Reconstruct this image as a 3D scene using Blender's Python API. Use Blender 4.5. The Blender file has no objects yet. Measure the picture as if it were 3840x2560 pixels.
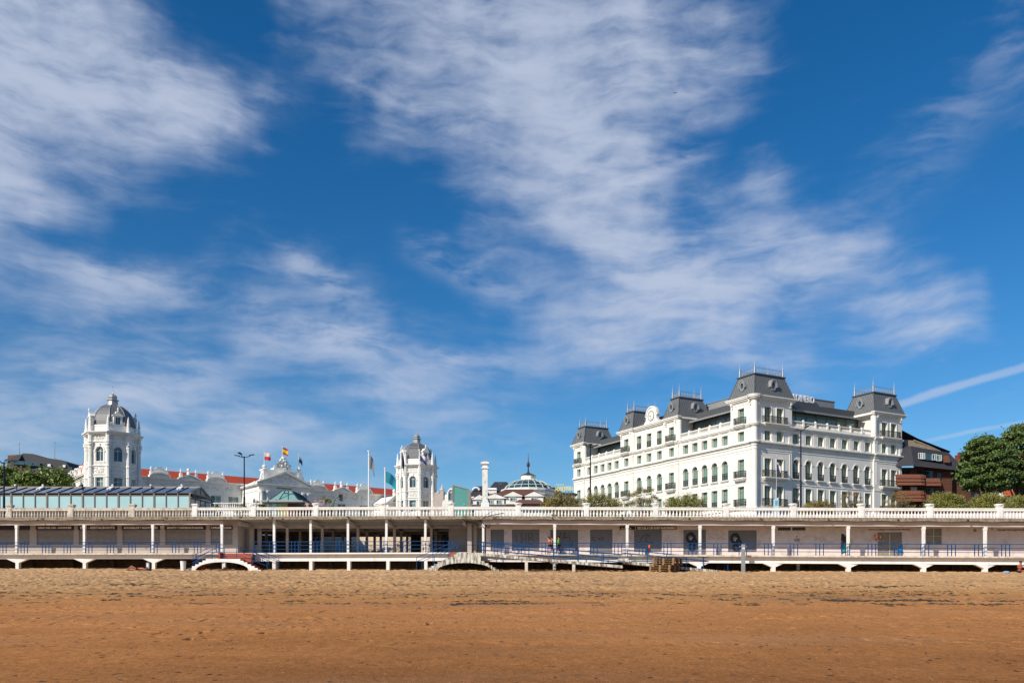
import bpy, bmesh, math, random
import numpy as np
from mathutils import Vector, Matrix
R = math.radians
random.seed(7)
scene = bpy.context.scene
COL = scene.collection

# ---------------------------------------------------------------- camera
FL, CX, HY, CZ = 3100.0, 1920.0, 2190.0, 1.6      # focal length and horizon of the photograph, in its pixels
cam = bpy.data.cameras.new("camera"); camo = bpy.data.objects.new("camera", cam); COL.objects.link(camo)
camo.location = (0, 0, CZ); camo.rotation_euler = (R(90), 0, 0)
cam.sensor_width = 36; cam.lens = FL / 3840 * 36; cam.shift_y = (HY - 1280) / 3840
cam.clip_start = 0.2; cam.clip_end = 5000
scene.camera = camo

# ---------------------------------------------------------------- exposure, sun, sky
scene.view_settings.view_transform = 'Standard'; scene.view_settings.look = 'None'
scene.view_settings.gamma = 1; scene.view_settings.exposure = 0.12
SUN = Vector((-0.612, -0.587, 0.529)).normalized()
sl = bpy.data.lights.new("sun", 'SUN'); so = bpy.data.objects.new("sun", sl); COL.objects.link(so)
sl.energy = 4.6; sl.angle = R(0.5); sl.color = (1.0, 0.925, 0.80)
so.location = (-60, -50, 60); so.rotation_euler = (-SUN).to_track_quat('-Z', 'Y').to_euler()

world = bpy.data.worlds.new("World"); scene.world = world; world.use_nodes = True
nt = world.node_tree; N = nt.nodes; L = nt.links
bg = N['Background']; bg.inputs[1].default_value = 0.1
sky = N.new('ShaderNodeTexSky'); sky.sky_type = 'NISHITA'; sky.sun_disc = False
sky.sun_elevation = math.asin(SUN.z); sky.sun_rotation = math.atan2(SUN.x, SUN.y) % (2 * math.pi)
sky.air_density = 1.0; sky.dust_density = 0.3; sky.ozone_density = 3.0; sky.altitude = 0

def nm(op, a, b=None, c=None, clamp=False):
    n = N.new('ShaderNodeMath'); n.operation = op; n.use_clamp = clamp
    for i, v in enumerate((a, b, c)):
        if v is None: continue
        if isinstance(v, (int, float)): n.inputs[i].default_value = v
        else: L.new(v, n.inputs[i])
    return n.outputs[0]
def sstep(v, a, b):
    n = N.new('ShaderNodeMapRange'); n.interpolation_type = 'SMOOTHSTEP'
    L.new(v, n.inputs[0]); n.inputs[1].default_value = a; n.inputs[2].default_value = b
    return n.outputs[0]
tc = N.new('ShaderNodeTexCoord'); sep = N.new('ShaderNodeSeparateXYZ'); L.new(tc.outputs['Generated'], sep.inputs[0])
az = nm('ARCTAN2', sep.outputs[0], sep.outputs[1]); el = nm('ARCSINE', sep.outputs[2])
# cirrus cover of the sky by azimuth (columns) and elevation (rows), read off the photograph
CL = ["7864100345677666442010012", "8846410334567767554000013", "8877852245667787643000123", "8888886114556787641100122",
      "7566764114567873100002321", "7634221000135787425100310", "7763111000146776243012210", "5321111110013786356631000",
      "5432122420044168846764100", "3466524351035467875434410", "2234433543101567763237820", "3443325675432675555424300",
      "4555432245544211222310013", "6665566434442111111100000", "5444566454332200000000012", "3323333332211100000000001",
      "2223333332211100000000000", "1111111111111100000000000"]
CM = np.array([[int(c) for c in r] for r in CL], float) / 9
def cmap(px, py):
    x = min(max(px / 160, 0), 23.999); y = min(max(py / 120, 0), 16.999)
    i, j = int(x), int(y); fx, fy = x - i, y - j
    return (CM[j, i] * (1 - fx) + CM[j, i + 1] * fx) * (1 - fy) + (CM[j + 1, i] * (1 - fx) + CM[j + 1, i + 1] * fx) * fy
def vec(x, y, z=0.0):
    n = N.new('ShaderNodeCombineXYZ')
    for i, v in enumerate((x, y, z)):
        if isinstance(v, (int, float)): n.inputs[i].default_value = v
        else: L.new(v, n.inputs[i])
    return n.outputs[0]
def noise(v, scale, detail=6, rough=0.6, dist=0.0):
    n = N.new('ShaderNodeTexNoise'); L.new(v, n.inputs['Vector']); n.inputs['Scale'].default_value = scale
    n.inputs['Detail'].default_value = detail; n.inputs['Roughness'].default_value = rough; n.inputs['Distortion'].default_value = dist
    return n
pos = vec(az, el)
wn = noise(pos, 5.5, 4, 0.55); ws = N.new('ShaderNodeSeparateXYZ'); L.new(wn.outputs['Color'], ws.inputs[0])
azw = nm('ADD', az, nm('MULTIPLY', nm('SUBTRACT', ws.outputs[0], 0.5), 0.11))
elw = nm('ADD', el, nm('MULTIPLY', nm('SUBTRACT', ws.outputs[1], 0.5), 0.08))
A0, A1, E0, E1, NR = R(-33), R(33), R(2), R(37), 20
u = nm('DIVIDE', nm('SUBTRACT', azw, A0), A1 - A0, clamp=True); v = nm('DIVIDE', nm('SUBTRACT', elw, E0), (E1 - E0) / (NR - 1))
acc = None
for r in range(NR):
    e = E0 + (E1 - E0) * r / (NR - 1)
    cr = N.new('ShaderNodeValToRGB'); cr.color_ramp.interpolation = 'EASE'; L.new(u, cr.inputs[0]); els = cr.color_ramp.elements
    for k in range(30):
        a = A0 + (A1 - A0) * k / 29; px = CX + FL * math.tan(a); py = HY - FL * math.tan(e) / math.cos(a)
        val = cmap(px, py)
        if k == 0: q = els[0]; q.position = 0
        elif k == 29: q = els[-1]; q.position = 1
        else: q = els.new(k / 29)
        q.color = (val, val, val, 1)
    w_ = nm('SUBTRACT', 1.0, nm('ABSOLUTE', nm('SUBTRACT', v, float(r))), clamp=True)
    acc = nm('MULTIPLY', cr.outputs[0], w_) if acc is None else nm('MULTIPLY_ADD', cr.outputs[0], w_, acc)
# fibrous streaks: fine noise stretched along a tilted direction
pos2 = vec(nm('ADD', az, nm('MULTIPLY', nm('SUBTRACT', ws.outputs[1], 0.5), 0.07)), nm('ADD', el, nm('MULTIPLY', nm('SUBTRACT', ws.outputs[0], 0.5), 0.05)))
rot = N.new('ShaderNodeMapping'); rot.vector_type = 'POINT'; L.new(pos2, rot.inputs[0])
rot.inputs['Rotation'].default_value = (0, 0, R(33)); rot.inputs['Scale'].default_value = (1.0, 3.8, 1)
fib = noise(rot.outputs[0], 11.0, 13, 0.57, 0.2).outputs[0]
rot2 = N.new('ShaderNodeMapping'); L.new(pos2, rot2.inputs[0])
rot2.inputs['Rotation'].default_value = (0, 0, R(-36)); rot2.inputs['Scale'].default_value = (1.0, 3.8, 1)
fib2 = noise(rot2.outputs[0], 12.0, 13, 0.57, 0.2).outputs[0]
side = sstep(az, R(-2), R(8))
fm = N.new('ShaderNodeMix'); L.new(side, fm.inputs[0]); L.new(fib, fm.inputs[2]); L.new(fib2, fm.inputs[3])
fbm = noise(pos, 14.0, 12, 0.58, 0.1).outputs[0]
tex = nm('ADD', nm('MULTIPLY', fm.outputs[0], 0.70), nm('MULTIPLY', fbm, 0.30))
d = nm('ADD', acc, nm('MULTIPLY', nm('SUBTRACT', tex, 0.5), nm('ADD', nm('MULTIPLY', acc, 1.65), 0.62)))
dens = nm('MULTIPLY', sstep(d, 0.08, 1.06), 0.84)
# single feathery streamers between the main banks
def streamer(p, q, w, amt):
    global dens
    dv = [Vector(((x - CX) / FL, 1, (HY - y) / FL)).normalized() for x, y in (p, q)]; n_ = dv[0].cross(dv[1]).normalized()
    vm = N.new('ShaderNodeVectorMath'); vm.operation = 'DOT_PRODUCT'; L.new(tc.outputs['Generated'], vm.inputs[0]); vm.inputs[1].default_value = n_
    dist = nm('ABSOLUTE', nm('ADD', vm.outputs['Value'], nm('MULTIPLY', nm('SUBTRACT', tex, 0.5), w * 2.2)))
    a0, a1 = math.atan((p[0] - CX) / FL), math.atan((q[0] - CX) / FL); f = (a1 - a0) * .3
    m = nm('MULTIPLY', nm('SUBTRACT', 1.0, sstep(dist, w * 0.1, w)), nm('MULTIPLY', sstep(az, a0 - f * .2, a0 + f), nm('SUBTRACT', 1.0, sstep(az, a1 - f, a1 + f * .3))))
    m = nm('MULTIPLY', m, nm('MULTIPLY', sstep(tex, 0.36, 0.66), amt * 0.78)); dens = nm('ADD', dens, nm('MULTIPLY', m, nm('SUBTRACT', 1.0, dens)))
for s_ in (((1470, 905), (1990, 1120), .028, .5), ((3100, 960), (3960, 60), .055, .16), ((180, 1010), (800, 1140), .026, .5), ((830, 1225), (1560, 1300), .030, .5), ((1000, 960), (1400, 1130), .022, .42), ((1550, 1330), (1990, 1400), .018, .36),
           ((2250, 720), (2720, 560), .016, .42), ((1150, 250), (1900, 560), .012, .3), ((1250, 1500), (1900, 1290), .014, .3), ((0, 1480), (900, 1440), .040, .40), ((1700, 1690), (2060, 1660), .012, .3), ((3420, 1290), (3560, 1350), .006, .25), ((600, 1560), (1300, 1640), .03, .35)): streamer(*s_)
# two aircraft trails crossing the right edge
def trail(p, q, w, amt, xlim):
    global dens
    dv = [Vector(((x - CX) / FL, 1, (HY - y) / FL)).normalized() for x, y in (p, q)]; n_ = dv[0].cross(dv[1]).normalized()
    vm = N.new('ShaderNodeVectorMath'); vm.operation = 'DOT_PRODUCT'; L.new(tc.outputs['Generated'], vm.inputs[0]); vm.inputs[1].default_value = n_
    dist = nm('ABSOLUTE', nm('ADD', vm.outputs['Value'], nm('MULTIPLY', nm('SUBTRACT', fbm, 0.5), w * 1.6)))
    m = nm('MULTIPLY', nm('SUBTRACT', 1.0, sstep(dist, w * 0.25, w)), sstep(az, math.atan((xlim - 60 - CX) / FL), math.atan((xlim + 90 - CX) / FL)))
    dens = nm('MAXIMUM', dens, nm('MULTIPLY', nm('MULTIPLY', m, amt), nm('ADD', 0.6, nm('MULTIPLY', fbm, 0.8))))
trail((3380, 1515), (3840, 1372), 0.0065, 0.46, 3300)
trail((3480, 1652), (3840, 1580), 0.003, 0.3, 3450)
grade = N.new('ShaderNodeHueSaturation'); L.new(sky.outputs[0], grade.inputs['Color'])
grade.inputs['Hue'].default_value = 0.495; grade.inputs['Saturation'].default_value = 1.36; grade.inputs['Value'].default_value = 1.0
mixc = N.new('ShaderNodeMix'); mixc.data_type = 'RGBA'; L.new(dens, mixc.inputs[0]); 
tint = N.new('ShaderNodeVectorMath'); tint.operation = 'MULTIPLY'; L.new(grade.outputs[0], tint.inputs[0]); tint.inputs[1].default_value = (0.74, 0.86, 0.99); L.new(tint.outputs[0], mixc.inputs[6])
mixc.inputs[7].default_value = (5.0, 5.6, 6.95, 1)
L.new(mixc.outputs[2], bg.inputs[0])

# ---------------------------------------------------------------- helpers
def P(px, py, Y): return Vector(((px - CX) * Y / FL, Y, CZ + (HY - py) * Y / FL))
def PX(px, Y): return (px - CX) * Y / FL
def PZ(py, Y): return CZ + (HY - py) * Y / FL

class M:                                   # collects faces, links them as ONE mesh object
    def __init__(s, f=None): s.v = []; s.fc = []; s.mi = []; s.f = f
    def add(s, vs, fs, mi=0):
        b = len(s.v)
        for p in vs: s.v.append(tuple(s.f(*p)) if s.f else tuple(p))
        for q in fs: s.fc.append(tuple(i + b for i in q)); s.mi.append(mi)
        return s
    def box(s, x0, x1, y0, y1, z0, z1, mi=0):
        return s.add([(x0,y0,z0),(x1,y0,z0),(x1,y1,z0),(x0,y1,z0),(x0,y0,z1),(x1,y0,z1),(x1,y1,z1),(x0,y1,z1)],
                     [(0,3,2,1),(4,5,6,7),(0,1,5,4),(1,2,6,5),(2,3,7,6),(3,0,4,7)], mi)
    def hexa(s, b, t, mi=0):               # two quads, bottom and top
        return s.add(list(b) + list(t), [(0,3,2,1),(4,5,6,7),(0,1,5,4),(1,2,6,5),(2,3,7,6),(3,0,4,7)], mi)
    def lathe(s, prof, n=12, c=(0, 0), ph=0.0, mi=0, sx=1, sy=1):
        vs = []; fs = []
        for r, z in prof:
            for k in range(n):
                a = ph + 2 * math.pi * k / n; vs.append((c[0] + r * sx * math.cos(a), c[1] + r * sy * math.sin(a), z))
        for j in range(len(prof) - 1):
            for k in range(n):
                fs.append((j*n+k, j*n+(k+1) % n, (j+1)*n+(k+1) % n, (j+1)*n+k))
        fs.append(tuple(range(n - 1, -1, -1))); fs.append(tuple((len(prof)-1)*n + k for k in range(n)))
        return s.add(vs, fs, mi)
    def tube(s, pts, r, n=6, mi=0, r2=None):
        pts = [Vector(p) for p in pts]; vs = []; fs = []; m = len(pts)
        for i, p in enumerate(pts):
            t = (pts[min(i + 1, m - 1)] - pts[max(i - 1, 0)]).normalized()
            a = t.cross(Vector((0, 0, 1)));
            if a.length < 1e-3: a = t.cross(Vector((1, 0, 0)))
            a.normalize(); b = t.cross(a); rr = r if r2 is None else r + (r2 - r) * i / max(1, m - 1)
            for k in range(n):
                q = 2 * math.pi * k / n; vs.append(tuple(p + (a * math.cos(q) + b * math.sin(q)) * rr))
        for j in range(m - 1):
            for k in range(n): fs.append((j*n+k, j*n+(k+1) % n, (j+1)*n+(k+1) % n, (j+1)*n+k))
        fs.append(tuple(range(n - 1, -1, -1))); fs.append(tuple((m-1)*n + k for k in range(n)))
        return s.add(vs, fs, mi)
    def bar(s, p, q, w, mi=0): return s.tube([p, q], w * 0.7, 4, mi)
    def prism(s, poly, d0, d1, mi=0):      # polygon in (x, z) thickened along y
        n = len(poly); vs = [(x, d0, z) for x, z in poly] + [(x, d1, z) for x, z in poly]
        return s.add(vs, [tuple(range(n)), tuple(range(2*n-1, n-1, -1))] + [(i, i+n, (i+1) % n + n, (i+1) % n) for i in range(n)], mi)
    def ball(s, c, r, mi=0, n=8, sz=1.0, sx=1.0, sy=1.0):
        pr = [(max(1e-3, r * math.sin(math.pi * j / 6)), c[2] - r * sz * math.cos(math.pi * j / 6)) for j in range(7)]
        return s.lathe(pr, n, (c[0], c[1]), 0, mi, sx, sy)
    def mesh(s, name, mats, smooth=False):
        me = bpy.data.meshes.new(name); me.from_pydata(s.v, [], s.fc)
        for m_ in (mats if isinstance(mats, (list, tuple)) else [mats]): me.materials.append(m_)
        if s.fc:
            me.polygons.foreach_set('material_index', s.mi)
            if smooth: me.polygons.foreach_set('use_smooth', [True] * len(s.fc))
        me.update(); return me
    def build(s, name, mats, parent=None, smooth=False, world=False, loc=None, rz=0.0):
        if world and parent is not None:
            inv = inv_of(parent); s.v = [tuple(inv @ Vector(p)) for p in s.v]
        return put(name, s.mesh(name, mats, smooth), parent, loc, rz)
def inv_of(o):
    m = Matrix.Translation(o.location) @ Matrix.Rotation(o.rotation_euler.z, 4, 'Z')
    if o.parent: m = (Matrix.Translation(o.parent.location) @ Matrix.Rotation(o.parent.rotation_euler.z, 4, 'Z')) @ m
    return m.inverted()
def put(name, me, parent=None, loc=None, rz=0.0):
    o = bpy.data.objects.new(name, me); COL.objects.link(o)
    if parent is not None: o.parent = parent
    if loc is not None: o.location = loc
    o.rotation_euler.z = rz
    return o
def tag(o, label=None, cat=None, group=None, kind=None):
    if label: o['label'] = label
    if cat: o['category'] = cat
    if group: o['group'] = group
    if kind: o['kind'] = kind
    return o
def thing(name, label, cat, loc=(0, 0, 0), rz=0.0, group=None):
    o = bpy.data.objects.new(name, None); COL.objects.link(o); o.empty_display_size = 0.3
    o.location = loc; o.rotation_euler = (0, 0, rz)
    return tag(o, label, cat, group)
def kids(o): return [c for c in bpy.data.objects if c.parent == o]
def dup(root, loc, rz=0.0, label=None, chmap=None):
    chmap = chmap or kidmap(root)
    def cp(o, par):
        c = o.copy(); COL.objects.link(c); c.parent = par
        for ch in chmap.get(o.name, []): cp(ch, c)
        return c
    r = cp(root, None); r.location = loc; r.rotation_euler = (0, 0, rz)
    if label: r['label'] = label
    return r
def kidmap(root):
    mp = {}
    for o in bpy.data.objects:
        if o.parent: mp.setdefault(o.parent.name, []).append(o)
    return mp

FONT = None
def text_mesh(txt, size, name='lettering', bold=0.0, depth=0.01, width=None, shear=0.0):
    cu = bpy.data.curves.new('txt', 'FONT'); cu.body = txt; cu.size = size; cu.extrude = depth; cu.offset = bold; cu.shear = shear
    cu.align_x = 'CENTER'; cu.align_y = 'CENTER'; cu.resolution_u = 3
    o = bpy.data.objects.new('txt', cu); COL.objects.link(o)
    dg = bpy.context.evaluated_depsgraph_get(); me = bpy.data.meshes.new_from_object(o.evaluated_get(dg))
    bpy.data.objects.remove(o); bpy.data.curves.remove(cu); me.name = name
    xs = [v.co.x for v in me.vertices]; w = (max(xs) - min(xs)) or 1; mx = (max(xs) + min(xs)) / 2
    k = width / w if width else 1
    for v in me.vertices:                  # stand it upright, facing -y
        x, y, z = v.co; v.co = ((x - mx) * k, -z, y)
    me.update(); return me
def text(txt, size, mat_, parent, loc, name='lettering', rz=0.0, **k):
    me = text_mesh(txt, size, name, **k); me.materials.clear(); me.materials.append(mat_)
    return put(name, me, parent, loc, rz)

# ---------------------------------------------------------------- materials
def srgb(r, g, b): return tuple(((c / 255 + 0.055) / 1.055) ** 2.4 if c > 10 else c / 255 / 12.92 for c in (r, g, b))
def mat(name, col, rough=0.7, var=0.12, scale=3.0, bump=0.0, bscale=20.0, metal=0.0, spec=0.5, dirt=None, damt=0.0, dscale=1.2, drange=(0.5, 0.72), dstretch=(1, 1, 0.35), coat=0.0, emit=None):
    m = bpy.data.materials.new(name); m.use_nodes = True; t = m.node_tree; n = t.nodes; l = t.links; b = n['Principled BSDF']
    b.inputs['Roughness'].default_value = rough; b.inputs['Metallic'].default_value = metal; b.inputs['Specular IOR Level'].default_value = spec
    b.inputs['Coat Weight'].default_value = coat; b.inputs['Coat Roughness'].default_value = 0.03
    tcd = n.new('ShaderNodeTexCoord'); geo = n.new('ShaderNodeNewGeometry')
    no = n.new('ShaderNodeTexNoise'); no.inputs['Scale'].default_value = scale; no.inputs['Detail'].default_value = 6; l.new(geo.outputs['Position'], no.inputs['Vector'])
    mr = n.new('ShaderNodeMapRange'); l.new(no.outputs[0], mr.inputs[0]); mr.inputs[1].default_value = 0.3; mr.inputs[2].default_value = 0.7
    mr.inputs[3].default_value = 1 - var; mr.inputs[4].default_value = 1 + var
    mx = n.new('ShaderNodeVectorMath'); mx.operation = 'SCALE'; mx.inputs[0].default_value = col; l.new(mr.outputs[0], mx.inputs['Scale'])
    out = mx.outputs[0]
    if dirt is not None:
        mp = n.new('ShaderNodeMapping'); mp.inputs['Scale'].default_value = dstretch; l.new(geo.outputs['Position'], mp.inputs[0])
        n2 = n.new('ShaderNodeTexNoise'); n2.inputs['Scale'].default_value = dscale; n2.inputs['Detail'].default_value = 9; n2.inputs['Roughness'].default_value = 0.68
        l.new(mp.outputs[0], n2.inputs['Vector'])
        r2 = n.new('ShaderNodeMapRange'); r2.inputs[1].default_value, r2.inputs[2].default_value = drange; r2.inputs[4].default_value = damt
        l.new(n2.outputs[0], r2.inputs[0])
        mm = n.new('ShaderNodeMix'); mm.data_type = 'RGBA'; l.new(r2.outputs[0], mm.inputs[0]); l.new(out, mm.inputs[6]); mm.inputs[7].default_value = (*dirt, 1)
        out = mm.outputs[2]
    l.new(out, b.inputs['Base Color'])
    if bump:
        bn = n.new('ShaderNodeTexNoise'); bn.inputs['Scale'].default_value = bscale; bn.inputs['Detail'].default_value = 5; l.new(geo.outputs['Position'], bn.inputs['Vector'])
        bu = n.new('ShaderNodeBump'); bu.inputs['Strength'].default_value = bump; bu.inputs['Distance'].default_value = 0.02; l.new(bn.outputs[0], bu.inputs['Height']); l.new(bu.outputs[0], b.inputs['Normal'])
    if emit: b.inputs['Emission Color'].default_value = (*emit[:3], 1); b.inputs['Emission Strength'].default_value = emit[3]
    return m
def stripes(name, c1, c2, axis, period, duty=0.5, rough=0.6, rot=None, bump=0.0, **k):   # ribbed surface (shutter slats, seams, tiles)
    m = mat(name, c1, rough, **k); t = m.node_tree; n = t.nodes; l = t.links; b = n['Principled BSDF']
    src = b.inputs['Base Color'].links[0].from_socket
    tcd = n.new('ShaderNodeTexCoord'); sp = n.new('ShaderNodeSeparateXYZ'); l.new(tcd.outputs['Object'], sp.inputs[0])
    a = n.new('ShaderNodeMath'); a.operation = 'MULTIPLY'; l.new(sp.outputs[axis], a.inputs[0]); a.inputs[1].default_value = 1 / period
    f = n.new('ShaderNodeMath'); f.operation = 'FRACT'; l.new(a.outputs[0], f.inputs[0])
    g = n.new('ShaderNodeMath'); g.operation = 'GREATER_THAN'; l.new(f.outputs[0], g.inputs[0]); g.inputs[1].default_value = duty
    mm = n.new('ShaderNodeMix'); mm.data_type = 'RGBA'; l.new(g.outputs[0], mm.inputs[0]); l.new(src, mm.inputs[6]); mm.inputs[7].default_value = (*c2, 1)
    l.new(mm.outputs[2], b.inputs['Base Color'])
    return m

K = {}
K['white'] = mat('white_paint', (0.80, 0.79, 0.77), 0.65, 0.05, 1.5, dirt=(0.42, 0.36, 0.28), damt=0.45, dscale=2.2, drange=(0.52, 0.75))
K['oldwhite'] = mat('weathered_white', (0.66, 0.60, 0.52), 0.8, 0.1, 2, dirt=(0.25, 0.20, 0.15), damt=0.8, dscale=2.5, drange=(0.45, 0.7))
K['mossy'] = mat('mossy_white_concrete', (0.70, 0.67, 0.60), 0.85, 0.15, 4, dirt=(0.09, 0.075, 0.05), damt=0.9, dscale=4.5, drange=(0.42, 0.58), bump=0.6, dstretch=(1, 1, 0.25))
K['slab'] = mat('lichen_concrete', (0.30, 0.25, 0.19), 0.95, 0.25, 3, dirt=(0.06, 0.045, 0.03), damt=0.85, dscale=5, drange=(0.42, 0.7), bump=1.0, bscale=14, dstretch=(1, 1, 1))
K['arc'] = mat('arcade_paint', (0.56, 0.48, 0.43), 0.75, 0.06, 2, dirt=(0.35, 0.28, 0.24), damt=0.5, dscale=1.6)
K['inner'] = mat('shade_toned_arcade_paint', (0.44, 0.36, 0.31), 0.8, 0.08, 2, dirt=(0.2, 0.15, 0.12), damt=0.5)  # arcade paint darkened, the shade under the roof put into its colour
K['pink'] = mat('pinkish_wall_paint', (0.71, 0.595, 0.56), 0.8, 0.06, 2, dirt=(0.36, 0.30, 0.30), damt=0.55, dscale=1.3, drange=(0.5, 0.7), dstretch=(1, 1, 1))
K['beige'] = mat('beige_wall', (0.50, 0.42, 0.37), 0.8, 0.06, 2, dirt=(0.3, 0.25, 0.2), damt=0.4)
K['dark'] = mat('dark_interior', (0.03, 0.028, 0.026), 0.9, 0.2)
K['darkwall'] = mat('dark_brown_wall', (0.11, 0.085, 0.065), 0.95, 0.4, 2, bump=0.8)  # uneven dark brown for base walls, inner walls, piers and plinth
K['shutter'] = stripes('slatted_shutter', (0.42, 0.35, 0.32), (0.06, 0.045, 0.04), 2, 0.115, 0.6, 0.6)
K['grey_shutter'] = stripes('grey_roller_shutter', (0.17, 0.16, 0.165), (0.11, 0.10, 0.11), 2, 0.10, 0.75, 0.5)
K['navy'] = mat('navy_sign', srgb(38, 34, 66), 0.5, 0.05)
K['signtxt'] = mat('sign_lettering', (0.86, 0.80, 0.76), 0.6, 0.03)
K['black'] = mat('black_paint', (0.012, 0.012, 0.014), 0.5, 0.05)
K['iron'] = mat('wrought_iron', (0.02, 0.025, 0.025), 0.5, 0.1)
K['blue'] = mat('blue_rail_paint', srgb(0, 66, 120), 0.55, 0.12, 6, spec=0.2)
K['bluepole'] = mat('dark_blue_pole', srgb(16, 22, 48), 0.5, 0.05, spec=0.2)
K['red_tile'] = mat('red_quarry_tile', srgb(165, 78, 48), 0.7, 0.15, 8)
K['grey_metal'] = mat('grey_metal', (0.33, 0.34, 0.35), 0.45, 0.08, 3, metal=0.3)
K['zinc'] = stripes('standing_seam_zinc', (0.24, 0.25, 0.255), (0.09, 0.095, 0.1), 0, 0.62, 0.93, 0.5)
K['zincy'] = stripes('standing_seam_zinc_side', (0.24, 0.25, 0.255), (0.09, 0.095, 0.1), 1, 0.62, 0.93, 0.5)
K['darkzinc'] = mat('dark_zinc', (0.07, 0.075, 0.08), 0.5, 0.1)
K['cream'] = mat('cream_white_render', (0.79, 0.765, 0.705), 0.7, 0.04, 1.0, dirt=(0.54, 0.46, 0.35), damt=0.42, dscale=1.3, drange=(0.5, 0.75), dstretch=(1, 1, 0.12))
K['casino'] = mat('casino_white', (0.83, 0.81, 0.76), 0.7, 0.05, 1.2, dirt=(0.42, 0.37, 0.29), damt=0.38, dscale=1.3, drange=(0.48, 0.74), dstretch=(1, 1, 0.2))
K['sandstep'] = mat('sandy_stone_steps', (0.62, 0.50, 0.38), 0.85, 0.1, 2)
K['street'] = mat('pavement_slabs', (0.28, 0.26, 0.23), 0.9, 0.1)
K['asphalt'] = mat('asphalt', (0.05, 0.05, 0.052), 0.9, 0.1)
K['glassblue'] = mat('blue_roof_glass', srgb(45, 62, 95), 0.12, 0.1, 1.0, coat=0.6)
K['panel'] = mat('pale_aqua_glass_panel', srgb(166, 200, 203), 0.35, 0.05, 0.6, coat=0.3)
K['teal'] = mat('teal_panel', srgb(88, 150, 142), 0.3, 0.08, 0.5, coat=0.3)
K['mullion'] = mat('grey_brown_mullion', (0.20, 0.17, 0.145), 0.5, 0.08)
K['frame'] = mat('bronze_window_frame', (0.17, 0.15, 0.085), 0.45, 0.05)
K['wframe'] = mat('white_window_frame', (0.75, 0.75, 0.73), 0.5, 0.03)
K['darkglass'] = mat('dark_glass', (0.02, 0.03, 0.035), 0.05, 0.1, 1, coat=0.5)
K['blueglass'] = mat('bluish_window_glass', (0.03, 0.065, 0.085), 0.06, 0.2, 0.7, coat=0.8)
K['curtain'] = mat('green_curtain_behind_glass', (0.14, 0.27, 0.23), 0.3, 0.1, 2, coat=0.6)
K['penthouse'] = mat('penthouse_glass', (0.12, 0.25, 0.25), 0.08, 0.3, 0.4, coat=0.6)
K['red_awning'] = mat('red_cloth', srgb(150, 40, 25), 0.8)
K['brick'] = stripes('reddish_brick', srgb(122, 74, 54), srgb(70, 40, 30), 2, 0.28, 0.85, 0.85, var=0.2, scale=4)
K['tilewood'] = stripes('brown_shingle_cladding', srgb(92, 54, 38), srgb(48, 28, 22), 2, 0.42, 0.88, 0.85, var=0.25, scale=5)
K['darkslate'] = mat('dark_slate', (0.035, 0.035, 0.042), 0.7, 0.25, 6, bump=0.5, bscale=8)
K['brownroof'] = mat('brown_tile_roof', srgb(98, 66, 56), 0.8, 0.2, 6, bump=0.5, bscale=10)
K['trunk'] = mat('bark', (0.09, 0.065, 0.045), 0.9, 0.3, 6)
K['pallet'] = mat('pallet_wood', (0.23, 0.13, 0.06), 0.85, 0.3, 5)
K['skin'] = mat('skin', srgb(190, 125, 98), 0.55, 0.05); K['hair'] = mat('dark_hair', (0.02, 0.014, 0.01), 0.6)
K['cable'] = mat('black_cable', (0.015, 0.013, 0.012), 0.6)
K['graf'] = mat('spray_paint_black', (0.018, 0.018, 0.02), 0.7); K['grafpink'] = mat('spray_paint_faded', (0.42, 0.30, 0.34), 0.8)
def slate(name, c1, c2):                   # fish-scale slates: small lozenges with dark joints
    m = mat(name, c1, 0.55, 0.18, 5.0); t = m.node_tree; n = t.nodes; l = t.links; b = n['Principled BSDF']
    src = b.inputs['Base Color'].links[0].from_socket; tcd = n.new('ShaderNodeTexCoord'); sp = n.new('ShaderNodeSeparateXYZ'); l.new(tcd.outputs['Object'], sp.inputs[0])
    def mth(op, a, b_): 
        q = n.new('ShaderNodeMath'); q.operation = op
        for i, v_ in enumerate((a, b_)):
            if v_ is None: continue
            if isinstance(v_, (int, float)): q.inputs[i].default_value = v_
            else: l.new(v_, q.inputs[i])
        return q.outputs[0]
    h = mth('ADD', sp.outputs[0], sp.outputs[1])
    a1 = mth('FRACT', mth('MULTIPLY', mth('ADD', h, sp.outputs[2]), 2.2), None); a2 = mth('FRACT', mth('MULTIPLY', mth('SUBTRACT', h, sp.outputs[2]), 2.2), None)
    g = mth('MAXIMUM', mth('GREATER_THAN', a1, 0.84), mth('GREATER_THAN', a2, 0.84))
    mm = n.new('ShaderNodeMix'); mm.data_type = 'RGBA'; l.new(g, mm.inputs[0]); l.new(src, mm.inputs[6]); mm.inputs[7].default_value = (*c2, 1)
    l.new(mm.outputs[2], b.inputs['Base Color']); return m
K['slate'] = slate('grey_scale_slate', (0.15, 0.155, 0.16), (0.06, 0.062, 0.065))
K['domeslate'] = slate('dome_slate', (0.15, 0.155, 0.165), (0.08, 0.083, 0.09))
K['redroof'] = stripes('orange_roof_tiles', srgb(192, 74, 38), srgb(112, 36, 18), 0, 0.42, 0.72, 0.75, var=0.2, scale=5)
K['leaf'] = mat('leaves_mid_green', (0.11, 0.165, 0.03), 0.6, 0.3, 3); K['leaf2'] = mat('leaves_light_green', (0.19, 0.245, 0.04), 0.6, 0.3, 3); K['leaf3'] = mat('leaves_dark_green', (0.065, 0.108, 0.022), 0.6, 0.3, 3)
K['tam'] = mat('tamarisk_green', (0.19, 0.19, 0.035), 0.7, 0.3, 3); K['tam2'] = mat('tamarisk_brown', (0.24, 0.155, 0.065), 0.8, 0.3, 3); K['tam3'] = mat('tamarisk_olive', (0.26, 0.235, 0.045), 0.7, 0.3, 3)
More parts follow.
